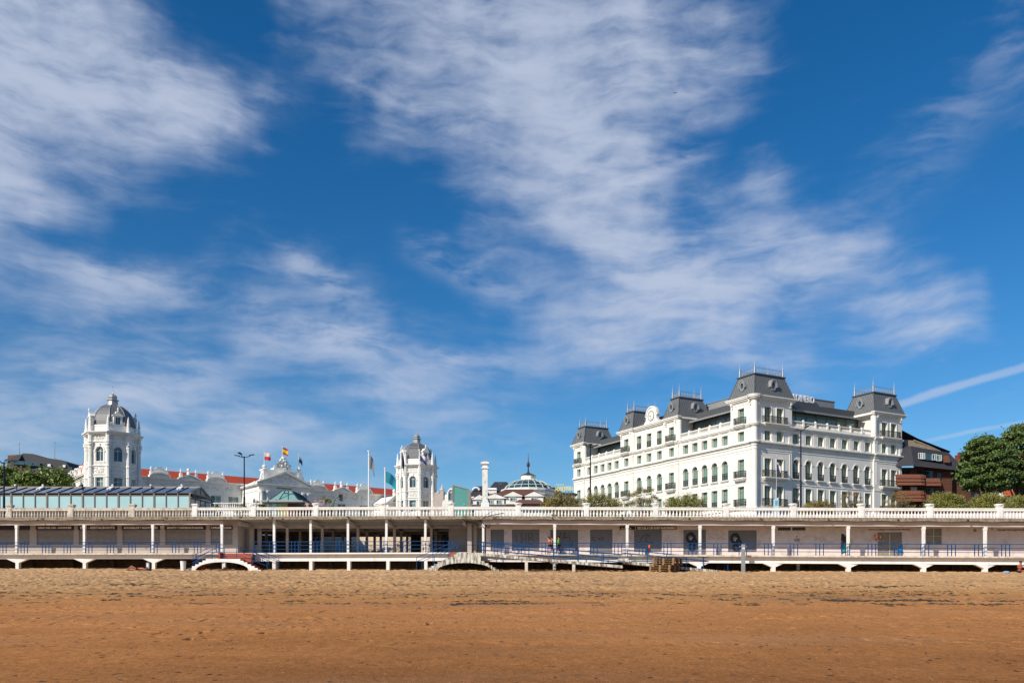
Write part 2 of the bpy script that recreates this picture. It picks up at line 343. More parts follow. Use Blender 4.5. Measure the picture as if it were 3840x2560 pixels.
for k_ in ('leaf', 'leaf2', 'leaf3', 'tam', 'tam3'):
    b_ = K[k_].node_tree.nodes['Principled BSDF']; b_.inputs['Subsurface Weight'].default_value = 0.0

# ---------------------------------------------------------------- beach sand
rng = np.random.default_rng(3)
def vnoise(x, y, seed=0):
    xi = np.floor(x).astype(np.int64); yi = np.floor(y).astype(np.int64); fx = x - xi; fy = y - yi
    fx = fx * fx * (3 - 2 * fx); fy = fy * fy * (3 - 2 * fy)
    def h(a, b):
        n = (a * 374761393 + b * 668265263 + seed * 974634777) & 0xFFFFFFFF
        n = ((n ^ (n >> 13)) * 1274126177) & 0xFFFFFFFF; n = n ^ (n >> 16); return (n & 0xFFFFFF) / float(0xFFFFFF)
    return (h(xi, yi) * (1 - fx) + h(xi + 1, yi) * fx) * (1 - fy) + (h(xi, yi + 1) * (1 - fx) + h(xi + 1, yi + 1) * fx) * fy
def ss(a, b, x): t = np.clip((x - a) / (b - a), 0, 1); return t * t * (3 - 2 * t)
def beach_z(x, y):
    x = np.asarray(x, float); y = np.asarray(y, float)
    z = 0.02 * y + 0.000232 * y * y * np.sign(y) + 0.10 * (vnoise(x / 9, y / 6, 1) - 0.5) * ss(25, 50, y)
    return z
def beach_h(x, y):                          # with footprints and churned dry sand
    z = beach_z(x, y)
    edge = y + 8.0 * (vnoise(x / 7, y / 5, 9) - 0.5) + 0.8 * (vnoise(x / 1.4, y, 19) - .5)
    dry = ss(33, 48, edge) ** 1.4; mid = ss(26, 38, y)
    prints = vnoise(x / 0.33, y / 0.5, 2) - 0.5; p2 = vnoise(x / 0.95, y / 1.1, 3) - 0.5; p3 = vnoise(x / 0.2, y / 0.24, 4) - 0.5
    z = z + dry * (0.11 * prints + 0.055 * p2 + 0.085 * p3) + mid * 0.014 * (vnoise(x / 0.5, y / 0.4, 5) - 0.5)
    cl = (ss(0.60, 0.78, vnoise(x / 2.6, y / 1.1, 6)) + .6 * ss(.55, .8, vnoise(x / 7, y / .8, 16))) * ss(12, 26, y)          # isolated trampled patches lower down
    z = z + cl * 0.05 * (vnoise(x / 0.22, y / 0.2, 7) - 0.5) + 0.012 * (vnoise(x / .6, y / .35, 17) - .5) + 0.005 * (vnoise(x / .09, y / .09, 18) - .5)
    pit = ss(.78, .90, vnoise(x / .20, y / .34, 31)) * ss(.42, .62, vnoise(x / 2.2, y / 1.6, 32)) * ss(15, 19, y) * (1 - .7 * ss(40, 48, y))
    z = z - 0.055 * pit + 0.02 * ss(.6, .78, vnoise(x / .20, y / .34 + .35, 31)) * ss(.42, .62, vnoise(x / 2.2, y / 1.6, 32)) * ss(16, 22, y)
    return z
kk = np.concatenate([-np.geomspace(9, .66, 10), np.linspace(-.62, .62, 1250), np.geomspace(.66, 9, 10)])
yy = np.concatenate([np.linspace(-9, 8, 8), np.geomspace(9, 30, 330), np.linspace(30.12, 83, 440), np.linspace(84, 96, 12)])
KX, YY = np.meshgrid(kk, yy); XX = KX * (YY + 12); ZZ = beach_h(XX, YY)
nr, nc = XX.shape; co = np.stack([XX, YY, ZZ], -1).reshape(-1, 3).astype(np.float32)
ii = (np.arange(nr - 1)[:, None] * nc + np.arange(nc - 1)[None, :]).reshape(-1)
fa = np.stack([ii, ii + 1, ii + nc + 1, ii + nc], -1).astype(np.int32)
def np_mesh(name, co, fa, mats, mi=None, smooth=False):
    me = bpy.data.meshes.new(name); me.vertices.add(len(co)); me.vertices.foreach_set('co', np.ascontiguousarray(co, np.float32).ravel())
    k = fa.shape[1]; me.loops.add(fa.size); me.loops.foreach_set('vertex_index', np.ascontiguousarray(fa, np.int32).ravel())
    me.polygons.add(len(fa)); me.polygons.foreach_set('loop_start', np.arange(len(fa), dtype=np.int32) * k)
    for m_ in mats: me.materials.append(m_)
    if mi is not None: me.polygons.foreach_set('material_index', np.asarray(mi, np.int32))
    if smooth: me.polygons.foreach_set('use_smooth', np.ones(len(fa), bool))
    me.update(calc_edges=True); me.validate(); return me
sm = bpy.data.materials.new('beach_sand'); sm.use_nodes = True; t_ = sm.node_tree; n_ = t_.nodes; l_ = t_.links; B = n_['Principled BSDF']
B.inputs['Specular IOR Level'].default_value = 0.0
geo = n_.new('ShaderNodeNewGeometry'); sp = n_.new('ShaderNodeSeparateXYZ'); l_.new(geo.outputs['Position'], sp.inputs[0])
def SN(scale, detail=6, stretch=(1, 1, 1), rough=0.6):
    mp = n_.new('ShaderNodeMapping'); mp.inputs['Scale'].default_value = stretch; l_.new(geo.outputs['Position'], mp.inputs[0])
    q = n_.new('ShaderNodeTexNoise'); q.inputs['Scale'].default_value = scale; q.inputs['Detail'].default_value = detail; q.inputs['Roughness'].default_value = rough
    l_.new(mp.outputs[0], q.inputs['Vector']); return q.outputs[0]
def SM(op, a, b, clamp=False):
    q = n_.new('ShaderNodeMath'); q.operation = op; q.use_clamp = clamp
    for i, v_ in enumerate((a, b)):
        if v_ is None: continue
        if isinstance(v_, (int, float)): q.inputs[i].default_value = v_
        else: l_.new(v_, q.inputs[i])
    return q.outputs[0]
def SR(v_, a, b, c=0.0, d_=1.0):
    q = n_.new('ShaderNodeMapRange'); l_.new(v_, q.inputs[0]); q.inputs[1].default_value = a; q.inputs[2].default_value = b; q.inputs[3].default_value = c; q.inputs[4].default_value = d_
    return q.outputs[0]
yj = SM('ADD', sp.outputs[1], SM('MULTIPLY', SM('SUBTRACT', SN(0.10, 5, (0.8, 0.35, 1)), 0.5), 22.0))
cr = n_.new('ShaderNodeValToRGB'); l_.new(SR(yj, 8, 72), cr.inputs[0]); e_ = cr.color_ramp.elements
stops = [(0.0, (0.245, 0.106, 0.045)), (0.06, (0.31, 0.133, 0.050)), (0.16, (0.42, 0.182, 0.067)), (0.34, (0.475, 0.212, 0.083)), (0.48, (0.48, 0.243, 0.097)), (0.62, (0.50, 0.29, 0.137)), (1.0, (0.56, 0.345, 0.180))]
e_[0].position, e_[0].color = stops[0][0], (*stops[0][1], 1); e_[1].position, e_[1].color = stops[-1][0], (*stops[-1][1], 1)
for p_, c_ in stops[1:-1]: q = e_.new(p_); q.color = (*c_, 1)
var = SM('MULTIPLY', SM('MULTIPLY', SR(SN(14, 4, (1, 0.5, 1), 0.7), 0.3, 0.7, 0.76, 1.24), SR(SN(3.5, 5, (1, 0.35, 1), 0.7), 0.3, 0.7, 0.88, 1.12)), SM('MULTIPLY', SR(SN(0.35, 8, (0.35, 1.3, 1)), 0.3, 0.7, 0.86, 1.14), SR(SN(38, 3, (1, .45, 1)), 0.3, 0.7, 0.76, 1.24)))
sc_ = n_.new('ShaderNodeVectorMath'); sc_.operation = 'SCALE'; l_.new(cr.outputs[0], sc_.inputs[0]); l_.new(var, sc_.inputs['Scale'])
damp = n_.new('ShaderNodeMix'); damp.data_type = 'RGBA'; l_.new(SM('MULTIPLY', SR(SN(0.16, 7, (0.35, 1.0, 1)), 0.5, 0.62), 0.4), damp.inputs[0]); l_.new(sc_.outputs[0], damp.inputs[6]); damp.inputs[7].default_value = (0.34, 0.20, 0.115, 1)
spk = SM('MULTIPLY', SR(SN(7, 7, (0.45, 1.5, 1), 0.75), 0.53, 0.64), 0.5)
dk = n_.new('ShaderNodeMix'); dk.data_type = 'RGBA'; l_.new(spk, dk.inputs[0]); l_.new(damp.outputs[2], dk.inputs[6]); dk.inputs[7].default_value = (0.16, 0.075, 0.032, 1)
lt = n_.new('ShaderNodeMix'); lt.data_type = 'RGBA'; l_.new(SM('MULTIPLY', SR(SN(4, 8, (0.3, 1.8, 1), 0.72), 0.58, 0.70), 0.3), lt.inputs[0]); l_.new(dk.outputs[2], lt.inputs[6]); lt.inputs[7].default_value = (0.60, 0.36, 0.17, 1)
l_.new(lt.outputs[2], B.inputs['Base Color']); l_.new(SR(sp.outputs[1], 9, 30, 0.62, 0.92), B.inputs['Roughness'])
hb = SM('ADD', SM('MULTIPLY', SN(9, 8), 0.6), SM('MULTIPLY', SN(60, 4), 0.4)); bu = n_.new('ShaderNodeBump'); bu.inputs['Strength'].default_value = 0.55; bu.inputs['Distance'].default_value = 0.03
l_.new(hb, bu.inputs['Height']); l_.new(bu.outputs[0], B.inputs['Normal'])
sand = put('sand', np_mesh('sand', co, fa, [sm], smooth=True)); tag(sand, kind='structure')
# sand far to the sides and behind the camera, a little lower
g = M(); g.add([(-900, -400, -4), (900, -400, -4), (900, 0, -0.5), (-900, 0, -0.5), (-900, 62, 0.9), (900, 62, 0.9), (-900, 130, 1.6), (900, 130, 1.6)], [(0, 1, 2, 3), (3, 2, 5, 4), (4, 5, 7, 6)])
tag(g.build('beach', sm), kind='structure')

# seaweed and small wrack lying on the sand, countless flakes
def flakes(name, label, n, xyf, size, mats_, flat=0.2, seed=1, hf=0.02):
    r_ = np.random.default_rng(seed); x, y = xyf(r_, n); n = len(x); z = beach_h(x, y) + hf
    s_ = size[0] + (size[1] - size[0]) * r_.random(n) ** 2; a = r_.random(n) * 6.28
    V = []; 
    for k in range(4):
        ang = a + k * math.pi / 2; rr = s_ * (1 if k % 2 == 0 else 0.4)
        V.append(np.stack([x + rr * np.cos(ang), y + rr * np.sin(ang), z + s_ * flat * (r_.random(n) - 0.35)], -1))
    top = np.stack([x, y, z + s_ * (0.05 + 0.2 * r_.random(n))], -1)
    co = np.stack(V + [top], 1).reshape(-1, 3); b = np.arange(n)[:, None] * 5
    fa = np.concatenate([b + np.array([0, 1, 4]), b + np.array([1, 2, 4]), b + np.array([2, 3, 4]), b + np.array([3, 0, 4])])
    mi = np.tile(r_.integers(0, len(mats_), n), 4)
    return tag(put(name, np_mesh(name, co, fa, mats_, mi)), label, name, kind='stuff')
weed = mat('dried_seaweed', (0.035, 0.028, 0.016), 0.8, 0.3); weedg = mat('green_seaweed', (0.06, 0.085, 0.015), 0.7, 0.3); weedb = mat('brown_seaweed', (0.10, 0.055, 0.025), 0.8, 0.3)
def xy_wrack(r_, n):
    xs, ys = [], []
    for py, w, fr, thr in ((2194, 2.6, .30, .50), (2246, 1.7, .32, .52), (2262, 2.2, .12, .55), (2175, 6.0, .10, .45), (2225, 9, .34, .36)):
        m_ = int(n * fr * 3); yc = {2194: 48.2, 2246: 33.8, 2262: 31.0, 2175: 54.5, 2225: 39, 2330: 22}[py]
        x = (r_.random(m_) - 0.5) * 1.36 * (yc + 3); y = yc + w * 0.5 * r_.normal(size=m_) * 0.5 + 1.3 * (vnoise(x / 8, x * 0, int(py)) - .5) - 0.018 * x
        keep = vnoise(x / 1.1, y / 0.9, int(py) + 1) * (0.5 + 0.5 * vnoise(x / 6, y, 77)) > thr; xs.append(x[keep][:int(n * fr)]); ys.append(y[keep][:int(n * fr)])
    return np.concatenate(xs), np.concatenate(ys)
flakes('seaweed', 'dark scraps of seaweed strewn in two broken lines across the sand', 11000, xy_wrack, (0.035, 0.19), [weed, weed, weedg, weedb], seed=5, hf=0.0)
def xy_shell(r_, n):
    y = 10.4 + 18 * r_.random(n) ** 2.2; x = (r_.random(n) - .5) * 1.34 * (y + 1.5); return x, y
shellm = mat('pale_shell', (0.62, 0.56, 0.47), 0.6)
flakes('shells', 'tiny pale shell fragments scattered on the damp brown foreground sand', 1100, xy_shell, (0.006, 0.022), [shellm, shellm, weedb], seed=8, hf=0.0)
def xy_peb(r_, n):
    y = 10.4 + 40 * r_.random(n) ** 1.15; x = (r_.random(n) - .5) * 1.34 * (y + 1.5); return x, y
flakes('pebbles', 'small dark pebbles, grit and added footprint marks dotted over the smooth damp sand', 4200, xy_peb, (0.01, 0.085), [weed, weedb, weedb], seed=9, hf=0.0)  # larger dark flakes added among the pebbles to imitate dark footprint marks

# ---------------------------------------------------------------- promenade: path and levels (metres) along x
_px = np.array([-90, -49.5, -18, -2.7, 3.9, 20, 36, 44.5, 70]); _py = np.array([82.4, 80, 78.3, 77.0, 76.3, 74.4, 72.5, 71.5, 68.6])
_xs = np.linspace(-90, 70, 641); _ys = np.interp(_xs, _px, _py); _ys = np.convolve(np.pad(_ys, 16, 'edge'), np.ones(33) / 33, 'valid')
def PY(x): return float(np.interp(x, _xs, _ys))
def RT(x): return float(np.interp(x, [-60, -49.5, -18, -3, 3.9, 36, 44, 70], [8.95, 8.93, 8.90, 8.82, 8.72, 8.27, 8.16, 7.9]))   # balustrade top
def DZ(x): return float(np.interp(x, [-60, -3, -2.6, 3.9, 44, 70], [4.58, 4.58, 4.40, 4.36, 4.0, 3.8]))                          # walkway level
def ST(x): return RT(x) - 0.86                                                                                                     # roof terrace level
def onp(px, off=0.0):                       # x on the promenade line under photo column px
    x = (px - CX) * 76 / FL
    for _ in range(8): x = (px - CX) * (PY(x) + off) / FL
    return x
def sweep(m, x0, x1, y0, y1, z0, z1, mi=0, step=1.5):
    n = max(1, int(abs(x1 - x0) / step)); xs = [x0 + (x1 - x0) * i / n for i in range(n + 1)]; vs = []; fs = []
    for x in xs:
        Y = PY(x); a, b = z0(x), z1(x); vs += [(x, Y + y0, a), (x, Y + y1, a), (x, Y + y1, b), (x, Y + y0, b)]
    for i in range(n):
        for k in range(4): fs.append((4*i+k, 4*i+(k+1) % 4, 4*i+4+(k+1) % 4, 4*i+4+k))
    fs += [(3, 2, 1, 0), (4*n, 4*n+1, 4*n+2, 4*n+3)]
    return m.add(vs, fs, mi)
def facade(m, u0, u1, z0, z1, ops, dep=0.35, mi=0, mr=None, d0=0.0):   # wall sheet with openings (ua, ub, za, zb, arch?) and their reveals
    mr = mi if mr is None else mr
    us = sorted(set([u0, u1] + [o[0] for o in ops] + [o[1] for o in ops])); zs = sorted(set([z0, z1] + [o[2] for o in ops] + [o[3] for o in ops]))
    for i in range(len(us) - 1):
        for j in range(len(zs) - 1):
            uc, zc = (us[i] + us[i+1]) / 2, (zs[j] + zs[j+1]) / 2
            if any(o[0] < uc < o[1] and o[2] < zc < o[3] for o in ops): continue
            m.add([(us[i], d0, zs[j]), (us[i+1], d0, zs[j]), (us[i+1], d0, zs[j+1]), (us[i], d0, zs[j+1])], [(0, 1, 2, 3)], mi)
    for o in ops:
        a, b, c, d = o[:4]; arch = len(o) > 4 and o[4]; e = d0 + dep
        if not arch:
            m.add([(a, d0, c), (b, d0, c), (b, d0, d), (a, d0, d), (a, e, c), (b, e, c), (b, e, d), (a, e, d)], [(0, 1, 5, 4), (1, 2, 6, 5), (2, 3, 7, 6), (3, 0, 4, 7)], mr)
        else:
            r = (b - a) / 2; cx = (a + b) / 2; zc = d - r; n = 10
            arc = [(cx - r * math.cos(math.pi * k / n), zc + r * math.sin(math.pi * k / n)) for k in range(n + 1)]
            m.add([(a, d0, c), (b, d0, c), (b, d0, zc), (a, d0, zc), (a, e, c), (b, e, c), (b, e, zc), (a, e, zc)], [(0, 1, 5, 4), (1, 2, 6, 5), (3, 0, 4, 7)], mr)
            for k in range(n):
                (x1, y1), (x2, y2) = arc[k], arc[k+1]
                m.add([(x1, d0, y1), (x2, d0, y2), (x2, e, y2), (x1, e, y1)], [(0, 1, 2, 3)], mr)
                m.add([(x1, d0, y1), (x2, d0, y2), (x2, d0, d), (x1, d0, d)], [(0, 1, 2, 3)], mi)

# ---- terrace and streets behind the arcade (flat upper ground)
m = M(); xs = [-90 + 2 * i for i in range(81)]
vs = []; fs = []
for x in xs:
    vs += [(x, PY(x) + 3.05, ST(x) - 0.01), (x, 98.0, ST(x) - 0.01), (x, 98, ST(x) - 0.5), (x, PY(x) + 3.05, ST(x) - 0.5)]
for i in range(len(xs) - 1):
    if True:
        for k in range(4): fs.append((4*i+k, 4*i+4+k, 4*i+4+(k+1) % 4, 4*i+(k+1) % 4))
m.add(vs, fs); tag(m.build('terrace', K['street']), kind='structure')
m = M(); m.add([(-400, 98, 7.4), (-24.6, 98, 7.4), (-24.6, 107, 7.9), (-400, 107, 7.9), (-9.5, 98, 7.4), (400, 98, 6.6), (400, 107, 7.4), (-9.5, 107, 7.9), (-400, 125, 8.4), (400, 125, 8.4), (-400, 400, 16), (400, 400, 16), (-24.6, 98, 4.5), (-9.5, 98, 4.5), (-9.5, 107, 4.5), (-24.6, 107, 4.5)],
          [(0, 1, 2, 3), (4, 5, 6, 7), (3, 2, 7, 6, 9, 8), (8, 9, 11, 10), (1, 2, 15, 12), (4, 7, 14, 13)])
tag(m.build('street', K['asphalt']), kind='structure')
# stone seating steps in the sunken court seen through the open arcade
t = thing('stepped_seating', 'sunlit sand coloured stone steps of sunken court seen through the open arcade', 'steps', (-17, 98, 4.5))
m = M()
for i in range(8): m.box(-7.5, 7.4, 1.0 + i * 1.0, 9, i * 0.425 + (-0.02 if i == 0 else 0), (i + 1) * 0.425)
m.build('steps', K['sandstep'], t)
m = M()
for k, x0 in enumerate((2.2, 3.0)):
    for r_ in (0.5, 0.95): m.tube([(x0, 0.8, r_), (x0 + 2.1 - k*.2, 9, 3.4 + r_)], 0.03)
    for j in range(8): m.bar((x0 + 2.1 * j / 7, 0.9 + 8.1 * j / 7, 3.3 * j / 7), (x0 + 2.1 * j / 7, 0.9 + 8.1 * j / 7, 3.3 * j / 7 + 0.95), 0.03)
for k in range(9): m.bar((4.6 + k*.12, 3 + k * .3, 1.4 + k*.13), (4.9 + k*.12, 3.0 + k * .3, 0.8 + k*.13), 0.05)
m.build('handrail', K['iron'], t)

# ---------------------------------------------------------------- arcade buildings
def arcade(name, label, x0, x1, cols, lower, beam, back, ops, wallm, slabm, beamh=0.42, ends=(0, 0)):
    t = thing(name, label, 'arcade', ((x0 + x1) / 2, PY((x0 + x1) / 2), 0))
    W = dict(world=True)
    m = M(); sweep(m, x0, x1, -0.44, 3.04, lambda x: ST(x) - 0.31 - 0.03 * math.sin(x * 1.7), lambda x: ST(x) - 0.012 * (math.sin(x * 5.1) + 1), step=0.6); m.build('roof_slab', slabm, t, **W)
    if beam:
        m = M(); sweep(m, x0, x1, 0.0, 0.28, lambda x: ST(x) - 0.31 - beamh, lambda x: ST(x) - 0.33); m.build('beam', K['arc'], t, **W)
    m = M(); sweep(m, x0, x1, -0.44, 7.5, lambda x: DZ(x) - 0.13, DZ); m.build('walkway_slab', K['oldwhite'] if beam else K['white'], t, **W)
    m = M(); sweep(m, x0, x1, 0.0, 0.35, lambda x: DZ(x) - lower, lambda x: DZ(x) - 0.11); m.build('edge_beam', K['white'], t, **W)
    for px in cols:
        x = onp(px, 0.1); Y = PY(x); top = ST(x) - 0.31 - (beamh if beam else 0) + 0.01
        m = M(); m.box(x - 0.105, x + 0.105, Y + 0.03, Y + 0.27, DZ(x) - 0.005, top)
        if beam: m.box(x - 0.135, x + 0.135, Y + 0.01, Y + 0.29, top - 0.28, top)
        m.build('column', K['white'], t, **W)
    return t
WL0, WL1 = -75.0, onp(832, 0.1) + 0.11; MR1 = onp(1812, 0.1) - 0.11
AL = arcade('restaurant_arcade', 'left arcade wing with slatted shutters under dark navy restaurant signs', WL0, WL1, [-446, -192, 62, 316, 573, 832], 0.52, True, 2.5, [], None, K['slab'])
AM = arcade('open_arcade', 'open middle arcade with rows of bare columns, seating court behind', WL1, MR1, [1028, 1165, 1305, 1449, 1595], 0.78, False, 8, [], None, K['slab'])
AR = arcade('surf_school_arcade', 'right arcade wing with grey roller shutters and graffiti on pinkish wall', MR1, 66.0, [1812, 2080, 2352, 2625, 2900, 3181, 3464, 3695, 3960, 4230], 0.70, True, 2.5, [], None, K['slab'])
# haunched stub posts standing in the sand
def stub(t, px, w=0.14, hw=1.0, dr=0.36, lower=0.5, mt='white', dep=0.42):
    x = onp(px, 0.1); Y = PY(x); z1 = DZ(x) - lower; z0 = float(beach_z(x, Y)) - 0.5
    m = M(lambda a, b, c: (a, b, c)); m.prism([(x - w, z0), (x + w, z0), (x + w, z1 - dr), (x + hw, z1 + .01), (x - hw, z1 + .01), (x - w, z1 - dr)] if dr else [(x - w, z0), (x + w, z0), (x + w, z1 + .01), (x - w, z1 + .01)], Y + 0.004, Y + dep)
    m.build('post', K[mt], t, world=True)
for px in (-446, -192, 66, 318, 577, 840): stub(AL, px, 0.155, 1.05, 0.38, 0.52)
for px in (1028, 1166, 1308, 1455, 1597): stub(AM, px, 0.15, 0, 0, 0.78, dep=0.8)
for px in (2621, 2900, 3182, 3464, 3695, 3960): stub(AR, px, 0.17, 0.95, 0.33, 0.70)
stub(AR, 2079, 0.13, 0.5, 0.2, 0.70, 'mossy')
# dark masonry and piers under the walkway
for t, xa, xb in ((AL, WL0, WL1), (AM, WL1, MR1), (AR, MR1, 66.0)):
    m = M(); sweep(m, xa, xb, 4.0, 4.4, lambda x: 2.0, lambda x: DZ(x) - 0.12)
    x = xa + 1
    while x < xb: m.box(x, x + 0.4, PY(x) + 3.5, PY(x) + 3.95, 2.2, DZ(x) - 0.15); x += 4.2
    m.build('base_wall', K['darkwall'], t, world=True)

def wallf(off): return lambda u, d, z: (u, PY(u) + off + d, z)
def bx(px, off=2.5): return onp(px, off)
def zr(row, x, off=2.5): return PZ(row, PY(x) + off)
# ---- left wing: back wall, shutters, signs
ops = []; L_sh = [(-150, -28), (-10, 111), (137, 276), (295, 439), (459, 600), (620, 771), (790, 872)]
for a, b in L_sh: xa, xb = bx(a), bx(b); ops.append((xa, xb, zr(2040.5, xa), zr(1970.5, xa)))
m = M(wallf(2.5)); us = WL0
facade(m, WL0, bx(891), 4.55, 8.0, ops, 0.14); m.build('back_wall', K['beige'], AL, world=True)
for i, (a, b, c, d) in enumerate(ops):
    m = M(wallf(2.5)); m.box(a + .003, b - .003, .1, .13, c, zr(1985, a)); m.build('shutter', K['shutter'], AL, world=True)
names = [None, ('Miramar', 0.40), ('MENU DEL DIA - RACIONES', 0.235), ('BAR - RESTAURANTE', 0.30), ('BOCADILLOS Y SANDWICHES', 0.27), ('BONITO Y SARDINAS PLANCHA', 0.27), ('CAFE-BAR  LLEVAR', 0.27)]
for (a, b, c, d), nmx in zip(ops, names):
    cx = (a + b) / 2; Y0 = PY(cx) + 2.42; zt = zr(1971, cx); zb = zr(1985.5, cx)
    m = M(wallf(2.42)); m.box(a - 0.03, b + 0.03, 0, 0.2, zb, zt); sg = m.build('sign', K['navy'], AL, world=True)
    if nmx:
        off = -1.2 if nmx[0] == 'Miramar' else 0
        w_ = (b - a) * {'Miramar': 0.62, 'CAFE-BAR  LLEVAR': 0.95}.get(nmx[0], 0.9)
        text(nmx[0], nmx[1], K['signtxt'], sg, Vector((cx + (0.15 if nmx[0] == 'Miramar' else 0) * 2.4 - AL.location.x, Y0 - 0.006 - AL.location.y, (zt + zb) / 2)), 'lettering', bold=0.016, width=w_, rz=math.atan((PY(cx + 1) - PY(cx - 1)) / 2))
m = M(); x = bx(608); Y0 = PY(x) + 2.46; m.box(x - .18, x + .18, Y0, Y0 + .05, zr(1979, x), zr(1971, x)); m.build('notice', K['signtxt'], AL, world=True)
m = M(); m.box(bx(891) - .2, bx(891), PY(-28) + 2.5, PY(-28) + 7.5, 4.55, 8.0); m.box(bx(891), onp(1000, 7), PY(-26) + 5.2, PY(-26) + 5.3, 4.58, 8.0); m.build('end_wall', K['beige'], AL, world=True)
m = M(); m.box(bx(891) + .9, onp(985, 7), PY(-26) + 5.1, PY(-26) + 5.19, zr(2042, -26, 5), zr(1981, -26, 5)); bd = m.build('menu_board', K['black'], AL, world=True)
text('SO MENU DEL DIA', 0.2, K['grafpink'], bd, Vector((bx(891) + 2.1 - AL.location.x, PY(-26) + 5.09 - AL.location.y, zr(1988, -26, 5))), bold=0.003)
# ---- right wing wall
R_sh = [(1840, 1890, 1984, 2064), (1920, 2023, 1984, 2064), (2064, 2168, 1985, 2065), (2213, 2297, 1984, 2077), (2378, 2482, 1985, 2068), (2563, 2648, 1985, 2079), (2731, 2838, 1987, 2069)]
ops = []
for a, b, r0, r1 in R_sh: xa, xb = bx(a), bx(b); ops.append((xa, xb, zr(r1, xa), zr(r0, xa)))
DO = (bx(3290), bx(3385), zr(2086, bx(3290)), zr(1992, bx(3340))); WI = (bx(3471), bx(3534), zr(2042, bx(3500)), zr(1978, bx(3500)))
VE = [(bx(2917), bx(2966), zr(1988, bx(2940)), zr(1975, bx(2940))), (bx(2971), bx(3021), zr(1988, bx(2990)), zr(1975, bx(2990)))]
SQ = (bx(3650), bx(3662), zr(1993, bx(3655)), zr(1982, bx(3655)))
m = M(wallf(2.5)); facade(m, MR1 + .3, 66, 3.7, 8.0, ops + [DO, WI, SQ] + VE, 0.16)
m.build('back_wall', K['pink'], AR, world=True)
for a, b, c, d in ops:
    m = M(wallf(2.5)); m.box(a + .003, b - .003, .09, .12, c, d); m.build('roller_shutter', K['grey_shutter'], AR, world=True)
for a, b, c, d in VE + [SQ]:
    m = M(wallf(2.5)); Y0 = 0; m.box(a, b, Y0 + .13, Y0 + .15, c, d)
    for k in range(1, 8): x = a + (b - a) * k / 8; m.box(x - .012, x + .012, Y0 + .03, Y0 + .05, c, d, 1)
    m.box(a, b, Y0 + .02, Y0 + .055, c, c + .03, 1); m.box(a, b, Y0 + .021, Y0 + .054, d - .03, d, 1)
    m.build('vent', [K['black'], K['grey_metal']], AR, world=True)
grid = mat('cream_grille_paint', (0.55, 0.49, 0.42), 0.6)
for nm_, (a, b, c, d) in (('grille_door', DO), ('grille_window', WI)):
    m = M(wallf(2.5)); Y0 = 0; m.box(a, b, Y0 + .13, Y0 + .15, c, d, 1)
    cx = (a + b) / 2
    for x in (a, cx - .03, b - .06): m.box(x, x + .06, Y0 + .02, Y0 + .07, c, d)
    for z in (c, c + (d - c) * .5, d - .06): m.box(a + .06, b - .06, Y0 + .03, Y0 + .06, z, z + .05)
    H = (b - a) / 2 - .06
    for s_ in (-1, 1):
        for k in range(int((d - c + H) / 0.13)):
            z = c - H + k * 0.13 + 0.05; p0 = [cx, z]; p1 = [cx + s_ * H, z + H]
            if p0[1] < c: f = (c - p0[1]) / H; p0 = [cx + s_ * H * f, c]
            if p1[1] > d: f = (d - z) / H; p1 = [cx + s_ * H * f, d]
            if abs(p1[0] - p0[0]) > .05: m.tube([(p0[0], Y0 + .08, p0[1]), (p1[0], Y0 + .08, p1[1])], 0.016, 4)
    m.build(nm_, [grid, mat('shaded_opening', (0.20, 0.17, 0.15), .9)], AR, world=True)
def wtext(txt, pxa, pxb, row, size, mt, bold=0.004, off=2.5, par=AR):
    x = (bx(pxa) + bx(pxb)) / 2; return text(txt, size, mt, par, Vector((x, PY(x) + off - 0.012, zr(row, x))) - par.location, bold=bold, width=bx(pxb) - bx(pxa), rz=math.atan((PY(x+1) - PY(x-1)) / 2))
m = M(wallf(2.42)); a, b = bx(2324), bx(2537)
m.add([(a, 0, zr(1985, a)), (b, 0, zr(1985, b)), (b, 0, zr(1973, b)), (a, 0, zr(1973, a)), (a, .06, zr(1985, a)), (b, .06, zr(1985, b)), (b, .06, zr(1973, b)), (a, .06, zr(1973, a))], [(0,1,2,3),(0,4,5,1),(1,5,6,2),(2,6,7,3),(3,7,4,0)])
m.build('sign', K['black'], AR, world=True)
stx = mat('cream_sign_lettering', (0.85, 0.80, 0.74), .6)
tx = wtext('esca  |', 2329, 2384, 1979.5, 0.36, stx, 0.0, 2.40); tx2 = wtext('ESCUELA DE SURF SARDINERO', 2390, 2534, 1979.5, 0.27, stx, 0.014, 2.40)
wtext('Centro de Tecnificación de Salvamento José Abascal', 3255, 3402, 1984.5, 0.2, K['graf'], 0.0); wtext('Escuela Municipal de Salvamento', 3742, 3880, 1985.5, 0.22, K['graf'], 0.0)
m = M(wallf(2.48)); 
for px in (3409, 3720): x = bx(px); m.lathe([(0.12, 0), (0.12, 0.012)], 10)
m = M(); x = bx(3408); Y0 = PY(x) + 2.488; z = zr(1985, x); m.prism([(x + .13 * math.cos(a), z + .13 * math.sin(a)) for a in np.linspace(0, 5.9, 12)], Y0, Y0 + .01); x = bx(3722); Y0 = PY(x) + 2.488
m.prism([(x - .1, z - .12), (x + .06, z - .12), (x + .06, z + .1), (x - .1, z + .1)], Y0, Y0 + .01)
for k in range(3): m.box(x + .15, x + .6, Y0, Y0 + .01, z - .08 + k * .07, z - .055 + k * .07)
m.build('emblem', K['grafpink'], AR, world=True)
